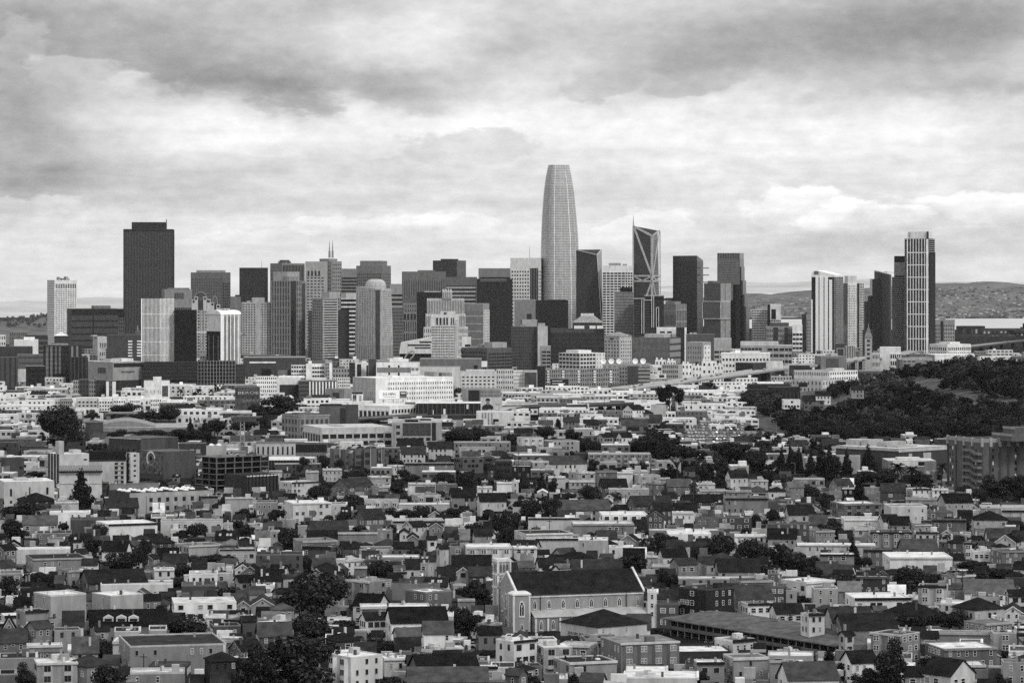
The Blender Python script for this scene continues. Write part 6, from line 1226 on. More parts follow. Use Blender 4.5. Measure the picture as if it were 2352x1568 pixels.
M('shed', 'long shed with a bright white roof left of the stepped loft row', WH, 617, None, 700, 1056, 1080, 3, [('L','v',12,.4,1)], top=9, depth=40)
def free(x0, x1, yt, yb, dep, cov=.22):
    d = DB(yb)
    for X0, X1, YT, YB, D, DEP, YV in LISTED:
        xo = min(x1, X1)-max(x0, X0)
        if xo <= 0: continue
        if D > d:
            if d+dep > D-1 and xo > 1: return False
            if yt < YV-1 and xo > cov*min(x1-x0, X1-X0): return False
        elif D+DEP > d-1 and xo > 1: return False
    return True
def free0(x0, x1, yt, yb, dep): return free(x0, x1, yt, yb, dep, .75)
# ---------------------------------------------------------------- trees
def clumps(blobs, nq, sz, seed, tones=(0,1,1,2,2,3), flat=.35):
    r = random.Random(seed); b = MB(); tot = sum(q[3]**2 for q in blobs)
    for cx, cy, cz, rad, *sq in blobs:
        sy = sq[0] if sq else .8
        for i in range(int(nq*rad*rad/tot)):
            while True:
                d = Vector((r.uniform(-1,1), r.uniform(-1,1), r.uniform(-1,1)))
                if .1 < d.length < 1: break
            d.normalize(); rr = rad*(1-.6*r.random()**1.8)
            p = Vector((cx,cy,cz))+Vector((d.x*rr, d.y*rr, d.z*rr*sy))
            n = (d+Vector((r.gauss(0,.6),r.gauss(0,.6),r.gauss(0,.6)+flat))).normalized()
            a = n.orthogonal().normalized(); c = n.cross(a); th = r.uniform(0,PI); u = a*math.cos(th)+c*math.sin(th); v = n.cross(u)
            s1, s2 = sz*r.uniform(.5,1.25), sz*r.uniform(.5,1.25)
            b.face([p-u*s1-v*s2*.6, p+u*s1*.6-v*s2, p+u*s1+v*s2*.7, p-u*s1*.5+v*s2], leafm(r.choice(tones)))
    return b.mesh('crown')
def trunk(h, r0, limbs, seed, m=BARK):
    r = random.Random(seed); b = MB(); b.tube((0,0,-.02),(.01,0,h),r0,r0*.6,m,7)
    for i in range(limbs):
        t = 2*PI*i/limbs+r.uniform(-.4,.4); b.tube((.005,0,h*r.uniform(.65,1)),(math.cos(t)*r.uniform(.16,.3),math.sin(t)*r.uniform(.16,.3),h+r.uniform(.12,.32)),r0*.5,r0*.14,m,5)
    return b.mesh('trunk')
def rb(seed, n, spread, z0, z1, r0, r1):
    r = random.Random(seed); out = []
    for i in range(n):
        t = r.uniform(0, 2*PI); q = spread*math.sqrt(r.random()); out.append((q*math.cos(t), q*math.sin(t), r.uniform(z0, z1)*(1-.25*q/max(spread,.01)), r.uniform(r0, r1), r.uniform(.65,.95)))
    return out
PROTO = {}
PROTO['r'] = [(clumps([(0,0,.58,.36,.95)]+rb(k,11,.3,.38,.86,.13,.21), 4600, .024, k), trunk(.32,.035,5,k)) for k in (1,2,3)]
PROTO['o'] = [(clumps(rb(k,15,.36,.24,.92,.11,.22)+[(0,0,.5,.24)], 4300, .025, k+20), trunk(.3,.035,6,k)) for k in (4,5,6,7,12)]
cone = lambda k, w: [(random.Random(k+i).uniform(-.05,.05), random.Random(k*3+i).uniform(-.05,.05), .08+.9*i/15, w*(1-i/16.0)*random.Random(k*7+i).uniform(.75,1.1)+.02, .35) for i in range(16)]
PROTO['c'] = [(clumps(cone(k,.42), 3800, .025, k+40, (0,0,1,1,2), .1), trunk(.9,.03,0,k)) for k in (8,9,10)]
PROTO['y'] = [(clumps([(random.Random(k+i).uniform(-.08,.08),random.Random(k+9*i).uniform(-.08,.08),.1+.85*i/11,.40*math.sin(.35+2.5*i/11)*random.Random(i*k).uniform(.8,1.1)+.03,.5) for i in range(12)], 2800, .03, k+60, (0,0,1,1)), trunk(.5,.03,0,k)) for k in (3,5)]
PROTO['e'] = [(clumps(rb(k,14,.36,.42,.93,.09,.17), 3600, .024, k+80, (0,0,1,1)), trunk(.5,.035,7,k)) for k in (3,)]
PROTO['u'] = [(clumps(rb(k,18,.42,.74,.9,.09,.15), 4400, .023, k+90, (0,1,1,2)), trunk(.42,.03,9,k)) for k in (6,11)]
def palm_mesh():
    r = random.Random(5); b = MB()
    for i in range(34):
        t = 2*PI*i/34+r.uniform(-.1,.1); e = r.uniform(-.5,1.2); L = r.uniform(.38,.5); p = Vector((0,0,.72)); pr = None
        for k in range(5):
            q = k/4; c = Vector((math.cos(t)*L*q*math.cos(e*.6), math.sin(t)*L*q*math.cos(e*.6), .70+L*(q*math.sin(e)-.62*q*q))); w = .045*(1-abs(q-.45))
            sd_ = Vector((-math.sin(t), math.cos(t), 0))*w; cur = (c-sd_-Vector((0,0,w*.8)), c, c+sd_-Vector((0,0,w*.8)))
            if pr: b.face([pr[0],cur[0],cur[1],pr[1]], leafm(i%3)); b.face([pr[1],cur[1],cur[2],pr[2]], leafm((i+1)%3))
            pr = cur
    return b.mesh('fronds'), trunk(.72,.05,0,1)
PROTO['p'] = [palm_mesh()]
TREES = []
KN = {'r':'round_tree','o':'broadleaf_tree','c':'conifer_tree','y':'cypress_tree','e':'eucalyptus_tree','u':'umbrella_tree','p':'palm_tree'}
KL = {'r':'round-crowned tree','o':'ragged broad-leaved tree','c':'pointed conifer','y':'narrow upright tree','e':'tall loose-crowned eucalyptus','u':'flat-topped spreading tree','p':'palm'}
def tree(x, yt, yb, w, k, d=None, z=0, lab=None, filler=False, group=None):
    d = d or DB(yb); px = d/F; h = (GZ(yt,d)-z) if not (z or filler == 2) else (yb-yt)*px; wd = w*px
    cm, tm = PROTO[k][int(x*7+yt) % len(PROTO[k])]
    g = thing(KN[k], lab or '', 'tree', (GX(x,d), d, z), (x*1.7) % 6.28, group)
    put('crown' if k != 'p' else 'fronds', cm, g, None, (wd*1.26, wd*1.26, h*1.04)); put('trunk', tm, g, None, (min(wd,h*.9), min(wd,h*.9), h))
    LISTED.append((x-w*.4, x+w*.4, yt, HY+CAMH*F/d, d, wd*.3, yt+(yb-yt)*.93))
    TREES.append(dict(g=g, x=x, y=(yt+yb)/2, k=k, w=w, lab=lab, h=yb-yt)); return g
TT = """134 925 1024 98 r;163 955 1030 46 o;390 926 976 58 r;437 958 1004 24 c;471 962 1006 30 c;500 958 1008 45 o;185 970 1002 18 c;215 975 1004 22 c;285 985 1012 52 o;340 984 1014 60 o;400 982 1013 60 o;455 985 1015 50 o;187 1078 1180 70 c;60 1150 1200 90 o;30 1190 1232 40 o;222 1015 1044 40 o;
355 940 968 50 o;300 925 950 50 o;270 930 950 30 o;337 890 911 10 p;415 890 912 18 p;455 889 911 20 p;485 890 911 16 p;210 940 970 28 r;265 948 970 42 o;315 948 972 36 o;560 958 1004 62 o;592 925 956 50 o;650 906 950 92 o;603 955 984 30 o;
958 897 926 42 o;1035 880 926 52 o;1008 899 925 30 o;850 961 985 46 o;1058 980 1024 72 r;1095 977 1018 42 r;1030 990 1024 30 o;1170 993 1020 22 o;697 1047 1088 30 o;745 1045 1081 28 r;722 1060 1086 25 o;779 1053 1079 22 r;908 1053 1076 42 o;733 1111 1155 54 r;917 1095 1154 44 o;
800 1135 1175 70 o;828 1140 1172 32 o;1020 1081 1117 52 r;1068 1085 1117 38 o;886 1149 1180 40 r;905 1165 1198 50 o;955 1160 1200 60 o;985 1158 1198 40 r;787 1171 1212 34 r;755 1180 1212 26 r;1040 1163 1198 50 o;634 1165 1208 42 o;1153 1163 1258 44 o;1176 1170 1250 32 o;
1371 862 894 26 o;1364 828 852 9 p;1579 833 876 14 y;1601 832 868 9 y;1630 876 896 18 o;1258 975 1010 34 r;1236 978 1004 22 o;1315 985 1014 40 o;1345 1004 1042 42 r;1368 1010 1044 38 r;1184 996 1030 32 r;1282 962 991 14 y;1490 985 1048 52 o;1522 988 1042 52 o;1460 1005 1046 32 o;
1624 1055 1114 56 o;1535 1065 1107 34 o;1738 1033 1086 58 r;1670 1008 1070 72 o;1698 1012 1066 52 o;1245 1086 1132 30 c;1206 1104 1134 32 r;1272 1096 1132 28 o;1263 1140 1204 48 o;1215 1138 1200 52 r;1305 1128 1158 46 o;1352 1112 1158 46 o;1412 1124 1158 40 r;1362 1052 1086 28 o;1390 1064 1088 26 o;
1414 1160 1188 28 o;1635 1098 1122 42 o;1592 1100 1172 22 p;1795 1022 1088 28 c;1815 1020 1086 26 c;1835 1025 1086 26 c;1862 1030 1098 32 c;1885 1018 1094 32 c;1905 1022 1102 36 c;1922 1040 1098 40 o;1945 1030 1102 32 c;1994 1020 1086 40 c;2062 1056 1112 42 p;2095 1064 1112 38 p;2164 1056 1110 30 p;
1861 1114 1156 50 r;1890 1130 1172 30 o;1971 1090 1154 30 c;1985 1080 1114 80 o;2030 1075 1118 60 o;2110 1080 1120 60 o;2275 1090 1156 62 o;2312 1085 1160 62 o;2346 1085 1160 52 o;2250 1118 1160 42 r;2205 1150 1180 60 o;2320 1135 1170 40 r;
30 1191 1250 62 o;146 1198 1230 28 r;228 1200 1250 40 r;455 1198 1246 52 r;420 1213 1246 42 o;548 1192 1222 24 o;213 1232 1284 46 o;331 1226 1328 32 o;250 1270 1330 62 o;290 1266 1330 62 o;85 1308 1360 58 o;115 1320 1362 46 o;22 1322 1376 46 o;165 1341 1366 32 o;420 1291 1332 44 r;415 1324 1354 52 o;
445 1272 1296 30 r;500 1268 1312 86 o;525 1344 1388 52 o;376 1385 1436 38 o;430 1407 1472 102 r;236 1464 1518 60 o;55 1520 1610 52 o;262 1518 1620 84 o;446 1511 1562 24 y;366 1550 1600 18 y;577 1468 1610 64 o;727 1302 1432 136 r;714 1402 1484 92 r;683 1455 1600 158 o;600 1498 1610 62 o;
662 1208 1270 54 r;685 1240 1282 22 c;873 1283 1340 64 r;702 1274 1316 28 r;960 1260 1304 72 o;945 1310 1338 34 o;1092 1328 1402 60 o;1122 1348 1402 42 o;1055 1384 1450 52 o;1080 1398 1476 52 o;860 1460 1505 62 o;895 1470 1512 52 o;890 1548 1600 72 o;790 1418 1465 52 o;1115 1488 1520 42 o;
1206 1194 1224 34 o;1280 1198 1230 46 o;1356 1214 1244 36 r;1477 1228 1285 26 p;1518 1220 1278 46 o;1485 1213 1246 26 r;1453 1270 1328 56 o;1600 1252 1294 46 r;1654 1224 1294 70 r;1722 1232 1300 74 r;1522 1302 1358 36 o;1545 1316 1360 28 o;1218 1278 1306 42 o;1618 1328 1358 44 o;1757 1416 1455 36 r;
1618 1536 1590 42 o;1300 1508 1566 16 y;1228 1543 1600 38 o;1318 1540 1600 24 r;1785 1246 1320 58 o;1830 1263 1328 58 r;1870 1273 1322 42 r;1870 1300 1345 72 o;1924 1314 1362 80 r;1959 1236 1292 38 c;1990 1276 1308 30 r;2090 1294 1366 72 r;2125 1313 1358 60 r;2015 1226 1264 42 o;2172 1190 1226 32 c;
2240 1283 1320 72 o;2285 1298 1356 78 o;2255 1308 1352 42 r;2080 1410 1456 52 o;2120 1408 1460 62 o;2170 1398 1462 62 o;2205 1393 1452 56 r;1994 1384 1430 28 p;1840 1363 1404 42 o;2048 1464 1604 74 o;1988 1526 1600 60 o;1904 1493 1550 30 y;1864 1510 1556 46 o;1942 1518 1570 46 o;2135 1510 1550 52 o;
2300 1488 1530 38 o;2300 1546 1600 52 o;1772 1414 1468 26 o"""
for row in TT.split(';'):
    p = row.split(); tree(*(float(v) for v in p[:4]), p[4])
tree(1538, 878, 952, 54, 'e', lab='tall dark eucalyptus rising alone above the white industrial roofs')
tree(1555, 1001, 1108, 112, 'u', lab='tall umbrella tree with a bare forked trunk, left of the dark wooded slope')
# the hill's own trees: those one can tell apart are things, the rest reads as one wood
rh_ = random.Random(4); n_ = 0; spots = []
CLEAR = [(1925,930,60,17,-.35),(1880,945,46,15,-.45),(2135,892,80,18,.1),(2215,915,60,16,.1),(1985,905,36,13,-.3),(1775,965,40,16,-.5),(1995,950,40,13,-.2),(2090,945,34,12,0),(2290,930,40,12,0)]
for i in range(9000):
    x, y = rh_.uniform(215, 520), rh_.uniform(2255, 2900)
    u = CX+x*F/y; z = zhill(x, y)
    if u < 1700 or u > 2440: continue
    v = HY+(CAMH-z)*F/y
    if any(((u-a)/ru)**2+((v-b_-(u-a)*sl)/rv)**2 < 1 for a, b_, ru, rv, sl in CLEAR) and rh_.random() < .96: continue
    if 1790 < u < 1910 and 905 < v < 950: continue
    spots.append((x, y, z, u, v, rh_.choice((5,6,7,8,10,12,15))))
spots.sort(key=lambda q: -q[5]); keep = []
for q in spots:
    if all((q[0]-k[0])**2+((q[1]-k[1])*.55)**2 > ((q[5]+k[5])*.26)**2 for k in keep): keep.append(q)
    if len(keep) > 620: break
small = clumps(rb(31,7,.34,.3,.85,.16,.26)+[(0,0,.45,.3)], 420, .055, 77); small2 = clumps(rb(33,9,.36,.28,.9,.13,.22)+[(0,0,.45,.28)], 420, .055, 79)
def raw(me): return [tuple(p.vertices) for p in me.polygons], [p.material_index for p in me.polygons], [v.co.copy() for v in me.vertices]
RAW = [raw(small), raw(small2)]; kf, km, kv = RAW[0]
GREYLEAF = _mat('hazy_leaf', .11, .9, .0, .4, .1)  # paler leaf for the far rise, distance haze put into its colour
def addtree(mb, x, y, z, w, h, r, mat=None):
    """one crown into a joined wood, its foliage mostly one tone so that neighbours tell apart"""
    f_, m_, v_ = RAW[r.random() < .5]; o = len(mb.v); t = r.uniform(0, 6.28); c_, s_ = math.cos(t), math.sin(t); tn_ = r.choice((0,0,0,1,1,2,2,3))
    mb.v += [(x+(q.x*c_-q.y*s_)*w, y+(q.x*s_+q.y*c_)*w, z+q.z*h) for q in v_]; mb.f += [tuple(a+o for a in f) for f in f_]
    mb.m += [mb.mi(mat or leafm(tn_ if r.random() < .7 else min(3, tn_+1))) for _ in f_]
wv = MB()
for i, (x, y, z, u, v, w) in enumerate(sorted(keep, key=lambda q: q[1])):
    h = w*rh_.uniform(.75, 1.1)
    if w >= 8 and n_ < 46 and rh_.random() < .3:
        n_ += 1; tree(u, v-h*F/y, v, w*F/y, 'r' if i % 3 else 'o', d=y, z=z-.4)
    else: addtree(wv, x, y, z-.8, w*1.15, h, rh_)
# the dark belt of trees at the foot of the slope, round the car lot
for i in range(1500):
    u, v = rh_.uniform(1440, 1960), rh_.uniform(992, 1088)
    if 1560 < u < 1712 and v < 1036: continue
    if u > 1740 and v < 1012 or (u > 1760 and v > 1062) or (u < 1500 and v > 1050) or (u < 1560 and v > 1060): continue
    d = DB(v); w = rh_.uniform(7, 13); h = w*rh_.uniform(.7, 1.1)
    if free0(u-w*F/d/2, u+w*F/d/2, v-h*F/d, v, 2) and len(wv.f) < 420*900: addtree(wv, GX(u,d), d, -.6, w, h, rh_)
wood = wv.build('hillside_wood', None, 'stuff'); tag(wood, 'dark continuous wood covering the hill on the right', 'wood')
for x, yt, yb, w in ((2178,838,892,72),(2222,826,900,82),(2262,832,905,76),(2312,846,915,80),(2352,852,925,80),(2160,868,900,50)):
    d = 2780; tree(x, yt, yb, w, 'r', d=d, z=GZ(yb, d))
# trees on the far left rise
for i in range(26):
    u = -10+i*5.1; d = 6900; z = zN(GX(u, 7000), 6950)
    if u > 112: break
    tree(u, 0, 0, 0.01, 'o', d=d, z=z) if False else None
b = MB(); r_ = random.Random(8)
for i in range(60):
    u = r_.uniform(-20, 112); y = r_.uniform(6300, 7000); x = GX(u, y); z = zN(x, y); h = r_.uniform(7,15); w = r_.uniform(8,16); o = len(b.v)
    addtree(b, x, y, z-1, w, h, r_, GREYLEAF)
fw = b.build('far_left_wood', None, 'stuff'); tag(fw, 'distant grey wood along the low rise at the left edge', 'wood')
# ---------------------------------------------------------------- fill the blocks between the surveyed houses
rf_ = random.Random(21); RND.seed(5)
cand = []
for i in range(16000):
    H = rf_.choice((5,6,7,7,8,8,9,10)); yb = 1610-(1610-1075)*rf_.random()**.8; d = DB(yb); px = F/d; w = rf_.uniform(5.5,13)*px; x0 = rf_.uniform(-30, 2352); yt = HY+(CAMH-H)*px
    cand.append((yb, x0, w, H, yt))
nf_ = {'F': 300-sum(q['rf'] == 'F' for q in HOUSES), 'P': 300-sum(q['rf'] != 'F' for q in HOUSES)}
for cov in (.25, .6):
    for yb, x0, w, H, yt in sorted(cand, key=lambda q: -q[0]):
        rt = rf_.random(); rfm = 'F' if rt < .62 else 'R' if rt < .80 else 'G' if rt < .9 else 'H'; kk = 'F' if rfm == 'F' else 'P'
        if nf_[kk] <= 0: continue
        rise = 0 if rfm == 'F' else 2.5*F/DB(yb)
        if yt > 1566 or not free(x0, x0+w, yt-2-rise, yb, 11, cov): continue
        k = rf_.random(); xs = x0+w*(rf_.choice((.0,.12,.8,.9)) if k < .7 else rf_.uniform(.3,.7))
        house(x0, xs, x0+w, yt, H, rfm, rf_.choice((2.6,3.6,4.4,5,5.5,6,6.5,7,7.6,8.4)), rf_.choice((2,3,4,6,8,9)) if rfm == 'F' else rf_.choice((.4,.8,1.3,2.2)), filler=True); nf_[kk] -= 1
# small trees between the houses (as things), shrubs too many to count as one mass
nt = 0
for i in range(6000):
    yb = 1604-(1604-1060)*rf_.random()**.75; d = DB(yb); px = F/d; w = rf_.uniform(5,11)*px; h = rf_.uniform(4,9)*px; x = rf_.uniform(0, 2352)
    if yb-h > 1566: continue
    if nt < 190 and free(x-w/2, x+w/2, yb-h, yb, 2, .55): tree(x, yb-h, yb, w, rf_.choice('ooor'), filler=True); nt += 1
ncot = 0
for i in range(16000):
    H = rf_.choice((3.2,3.8,4.4,5)); yb = 1612-(1612-1090)*rf_.random()**.85; d = DB(yb); px = F/d; w = rf_.uniform(4,8.5)*px; x0 = rf_.uniform(-20, 2360); yt = HY+(CAMH-H)*px
    if ncot >= 280 or yt > 1566 or not free(x0, x0+w, yt-1.6*px, yb, 7, .8): continue
    rfm = rf_.choice('RRGHFF'); ncot += 1; house(x0, x0+w*rf_.choice((.0,.15,.85)), x0+w, yt, H, rfm, rf_.choice((3,4,5,5.5,6,7,8)), rf_.choice((3,5,7,9)) if rfm == 'F' else rf_.choice((.4,.8,1.5,2.4)), filler=True, cat='cottage', name='cottage')
ngar = 0
for i in range(16000):
    H = rf_.choice((2.6,3,3.4)); yb = 1614-(1614-1120)*rf_.random()**.9; d = DB(yb); px = F/d; w = rf_.uniform(3,6.5)*px; x0 = rf_.uniform(-20, 2360); yt = HY+(CAMH-H)*px
    if ngar >= 240 or yt > 1566 or not free(x0, x0+w, yt-.6*px, yb, 5, .9): continue
    ngar += 1; house(x0, x0+w*rf_.choice((.0,.2,.8)), x0+w, yt, H, rf_.choice('FFFRG'), rf_.choice((3,4,5,6,7,8)), rf_.choice((2,4,6,8,9)), filler=True, cat='yard shed', name='yard_shed')
tiny = clumps(rb(41,5,.3,.3,.8,.2,.3)+[(0,0,.45,.3)], 150, .085, 78); tkf = [tuple(p.vertices) for p in tiny.polygons]; tkm = [p.material_index for p in tiny.polygons]; tkv = [v.co.copy() for v in tiny.vertices]
sv_ = MB()
for m in tiny.materials: sv_.mi(m)
ns_ = 0
for i in range(14000):
    yb = 1610-(1610-1010)*rf_.random()**.8; d = DB(yb); px = F/d; w = rf_.uniform(2.5,9); h = min(7, w*rf_.uniform(.6,1.0)); x = rf_.uniform(-20, 2372)
    if ns_ > 3400 or not free(x-w*px/2, x+w*px/2, yb-h*px, yb, 1, .8): continue
    ns_ += 1; o = len(sv_.v); t = rf_.uniform(0,6.28); c_, s_ = math.cos(t), math.sin(t); X = GX(x, d)
    sv_.v += [(X+(q.x*c_-q.y*s_)*w, d+(q.x*s_+q.y*c_)*w, -.5+q.z*h) for q in tkv]; sv_.f += [tuple(a+o for a in f) for f in tkf]; sv_.m += tkm
so_ = sv_.build('garden_shrubs', None, 'stuff'); tag(so_, 'dark shrubs and hedges filling the yards between the houses', 'shrubs')
def mass(n, y_lo, y_hi, name, label, cat, tones, hh, ww, roofs, seed, cov=.3, dd=(12,32)):
    """blocks too small and too many to tell apart: one object"""
    r = random.Random(seed); b = MB(); done = 0; own = []
    c = []
    for i in range(n*7):
        yb = y_lo+(y_hi-y_lo)*r.random()**.9; d = DB(yb); px = F/d; H = r.uniform(*hh); w = r.uniform(*ww); x0 = r.uniform(-60, 2400); c.append((yb, x0, w, H, d, px))
    for yb, x0, w, H, d, px in sorted(c, key=lambda q: -q[0]):
        if done >= n: break
        yt = HY+(CAMH-H)*px; dep = r.uniform(*dd)
        if any(min(x0+w*px, q[1])-max(x0, q[0]) > 2 and abs(q[2]-d) < max(dep, q[3]) for q in own): continue
        if not free(x0, x0+w*px, yt, yb, dep, cov): continue
        own.append((x0, x0+w*px, d, dep)); done += 1
        t = r.choice(tones); wm = wall(t); X = GX(x0, d); gab = r.random() < .25 and w < 16
        b.box(X, X+w, d, d+dep, -.5, H, wm, roofm(r.choice(roofs)))
        if gab:
            m_ = roofm(r.choice((.8,1.6,2.6))); b.face([(X-.3,d-.3,H),(X+w+.3,d-.3,H),(X+w+.3,d+dep/2,H+3),(X-.3,d+dep/2,H+3)], m_); b.face([(X-.3,d+dep,H),(X+w+.3,d+dep,H),(X+w+.3,d+dep/2,H+3),(X-.3,d+dep/2,H+3)], m_)
        else:
            b.box(X-.1,X+w+.1,d-.1,d+.3,H-.1,H+.6,wall(min(9,t+.8)))
            if r.random() < .6: q = X+w*r.uniform(.1,.7); b.box(q,q+r.uniform(2,5),d+dep*.3,d+dep*.6,H-.1,H+r.uniform(1.5,3.5),wall(r.choice((4,6,8))))
        ns = max(1, int(H/3.4)); nw = max(1, int(w/r.uniform(2.8,5))); fw = r.uniform(.35,.75)
        for k in range(ns):
            for i in range(nw):
                if r.random() < .12: continue
                a = X+w*(i+.5)/nw; b.box(a-w/nw*fw/2, a+w/nw*fw/2, d-.12, d+.05, k*H/ns+H/ns*.3, k*H/ns+H/ns*.75, r.choice((PANE, glass(1), glass(2))))
    o = b.build(name, None, 'stuff'); tag(o, label, cat); return o
mass(420, 985, 1120, 'distant_houses', 'mass of small houses and sheds between the near blocks and the warehouses', 'houses', (3,4,5,6,6,7,8), (5.5,9), (8,20), (3,5,7,8,9,9), 3)
mass(420, 868, 985, 'distant_warehouses', 'mass of low bright-roofed sheds and shops below the skyline', 'warehouses', (4,6,7,8,8,8.6,9), (5,11), (14,46), (6,8,9,9,9), 4)
mass(240, 800, 868, 'distant_blocks', 'mass of small city blocks at the feet of the towers', 'buildings', (3,4,5,6,7,8), (9,24), (18,50), (4,6,8), 6)
mass(1100, 1085, 1612, 'small_rear_buildings', 'mass of small lean-tos and back buildings crowded into the yards between the houses', 'back buildings', (3,4,5,5.5,6,6.6,7.4), (2.6,5.5), (2.6,7), (1,3,5,7,8,8.6), 12, .5, (3.5,8))
r_ = random.Random(14); b = MB()
for i in range(900):
    yb = r_.uniform(862, 1075); d = DB(yb); u = r_.uniform(-20, 2370); px = F/d; w = r_.uniform(7,14); h = r_.uniform(6,11)
    if not free(u-w*px/2, u+w*px/2, yb-h*px, yb, 2, .5): continue
    addtree(b, GX(u, d), d, -.5, w, h, r_)
    if len(b.v) > 400000: break
st_ = b.build('street_tree_mass', None, 'stuff'); tag(st_, 'scattered dark street trees among the far sheds and houses', 'trees')
# speckle of hillside houses across the bay, harbour sheds on the near shore
def speck(name, label, n, x0, x1, d0, d1, zf, seed, big=1):
    r = random.Random(seed); b = MB()
    for i in range(n):
        d = d0+(d1-d0)*r.random()**1.2; u = x0+(x1-x0)*r.random(); x = GX(u, d); z = zf(x, d)
        if z < .5: continue
        w, h = r.uniform(5,13)*big, r.uniform(2.5,5); b.box(x,x+w,d,d+12,z-3,z+h,wall(r.choice((3,3.6,4.2,4.8,5.2,6.2))),roofm(r.choice((3,4,5))))
    o = b.build(name, None, 'stuff'); tag(o, label, 'houses')
speck('hillside_houses', 'speckle of pale houses on the hills across the water', 560, 2148, 2420, 9500, 11200, zE, 5)
speck('hillside_houses', 'speckle of pale houses on the hills behind the white gridded tower', 190, 1722, 1866, 9500, 11000, zE, 6)
speck('shore_buildings', 'pale shore buildings along the far waterline', 60, 2150, 2400, 9250, 9500, lambda x, y: 2, 7, 1.6)
b = MB(); r_ = random.Random(3)
for i in range(46):
    u = r_.uniform(2195, 2400); d = r_.uniform(6300, 7050); x = GX(u, d); w = r_.uniform(20,90); h = r_.uniform(4,13)*(1 if r_.random() < .8 else 1.5); b.box(x,x+w,d,d+40,-.5,h,wall(r_.choice((.6,1,1.6,2.4))),roofm(r_.choice((1,2,3))))
    for k in range(int(w/9)): b.box(x+k*9+2,x+k*9+6,d-.3,d,2,h*.6,wall(r_.choice((1,3,6))))
hb = b.build('harbour_sheds', None, 'stuff'); tag(hb, 'dark low harbour sheds on the near shore of the bay', 'sheds')
# ---------------------------------------------------------------- tower crane, poles, wires, cars
d = DB(866); g = thing('tower_crane', 'thin white tower crane with a long level jib before the round-topped white tower', 'crane', (GX(527,d), d, 0)); px = d/F
m = MB(); zj = GZ(765,d)
for x,y in ((-1,-1),(1,-1),(1,1),(-1,1)): m.tube((x,y,0),(x,y,zj+6),.22,.22,WHITE,4)
for k in range(int(zj/3)): m.tube((-1,-1,k*3),(1,-1,k*3+3),.14,.14,WHITE,4); m.tube((1,1,k*3),(-1,1,k*3+3),.14,.14,WHITE,4)
m.build('mast', g); m = MB(); xl, xr = (430-527)*px, (566-527)*px
for y,z in ((-.8,zj),(.8,zj)): m.tube((xl,y,z+.8),(xr,y,z-1.2),.25,.25,WHITE,4)
m.tube((xl,0,zj+2.4),(0,0,zj+2.2),.25,.25,WHITE,4)
for k in range(22): a = xl*k/22; c = xl*(k+1)/22; m.tube((a,-.8,zj),(c,0,zj+2.3),.16,.16,WHITE,4); m.tube((c,0,zj+2.3),(c,.8,zj),.16,.16,WHITE,4)
m.build('jib', g); m = MB(); m.tube((0,0,zj),(0,0,zj+7),.5,.3,WHITE,4); m.tube((0,0,zj+7),(xl*.6,0,zj+2.4),.12,.12,WHITE,4); m.tube((0,0,zj+7),(xr*.8,0,zj-.8),.12,.12,WHITE,4); m.build('apex', g)
m = MB(); m.box(xr*.72,xr*.95,-1,1,zj-3.2,zj-.9,wall(4)); m.build('counterweight', g); m = MB(); m.box(-2.6,-1,-1,1,zj-2.6,zj-.2,wall(6)); m.build('cab', g)
d = DB(1062); g = thing('tower_crane', 'stout lattice crane tower with a square head among dark trees', 'crane', (GX(557,d), d, 0)); m = MB(); z = GZ(968,d)
for x,y in ((-1.3,-1.3),(1.3,-1.3),(1.3,1.3),(-1.3,1.3)): m.tube((x,y,0),(x,y,z),.25,.25,STEEL,4)
for k in range(int(z/2.6)): m.tube((-1.3,-1.3,k*2.6),(1.3,-1.3,k*2.6+2.6),.18,.18,STEEL,4); m.tube((1.3,-1.3,k*2.6),(-1.3,-1.3,k*2.6+2.6),.18,.18,STEEL,4)
m.build('mast', g); m = MB(); m.box(-6,9,-1.4,1.4,z,z+3.2,wall(3),bottom=True); m.build('machine_deck', g)
POLES = []
pm_ = MB(); pm_.tube((0,0,0),(0,0,1),.2,.13,_mat('pole_wood',.05,.9,.1,.3,2),6); PW = _mats['pole_wood']; pole_mesh = pm_.mesh('pole')
am = MB(); am.box(-1.3,1.3,-.08,.08,-.12,.12,PW,bottom=True)
for x in (-1.15,-.6,.6,1.15): am.tube((x,0,.12),(x,0,.4),.07,.05,wall(6),5)
arm_mesh = am.mesh('crossarm')
for row in "864 1460 1545;883 1416 1468;835 1462 1508;1815 1406 1468;2046 1205 1270;1905 1205 1252;1915 1208 1252;1991 1199 1254;2091 1197 1248;2151 1223 1282;2263 1239 1310;2090 1330 1380;2211 1308 1390;1963 1432 1508;2316 1360 1434;2338 1422 1512;1620 1380 1430;1526 1348 1418;1545 1360 1420;1627 1468 1530;1721 1406 1450;1430 1208 1246;1608 1236 1264;1593 1104 1196;1586 1130 1176;1437 1134 1178;1388 911 976;1288 941 992;1588 914 956;1312 1063 1100;1368 1106 1172;1191 1034 1100;913 1051 1104;872 1078 1118;768 1058 1096;1047 1063 1128;330 1500 1580;105 1455 1490;835 1508 1600;590 1540 1610;1232 1205 1250;1262 1192 1240;1660 1176 1215".split(';'):
    x, yt, yb = (float(v) for v in row.split()); d = DB(yb); h = GZ(yt, d); g = thing('utility_pole', '', 'pole', (GX(x,d), d, 0), RND.uniform(-.4,.4), 'wooden utility poles among the houses')
    put('pole', pole_mesh, g, None, (1.2,1.2,h)); put('crossarm', arm_mesh, g, (0,-.2,h-.9)); 
    if x % 2: put('crossarm', arm_mesh, g, (0,-.2,h-2.0), (.8,1,1))
    POLES.append((x, yt, g, Vector((GX(x,d), d, h-.6))))
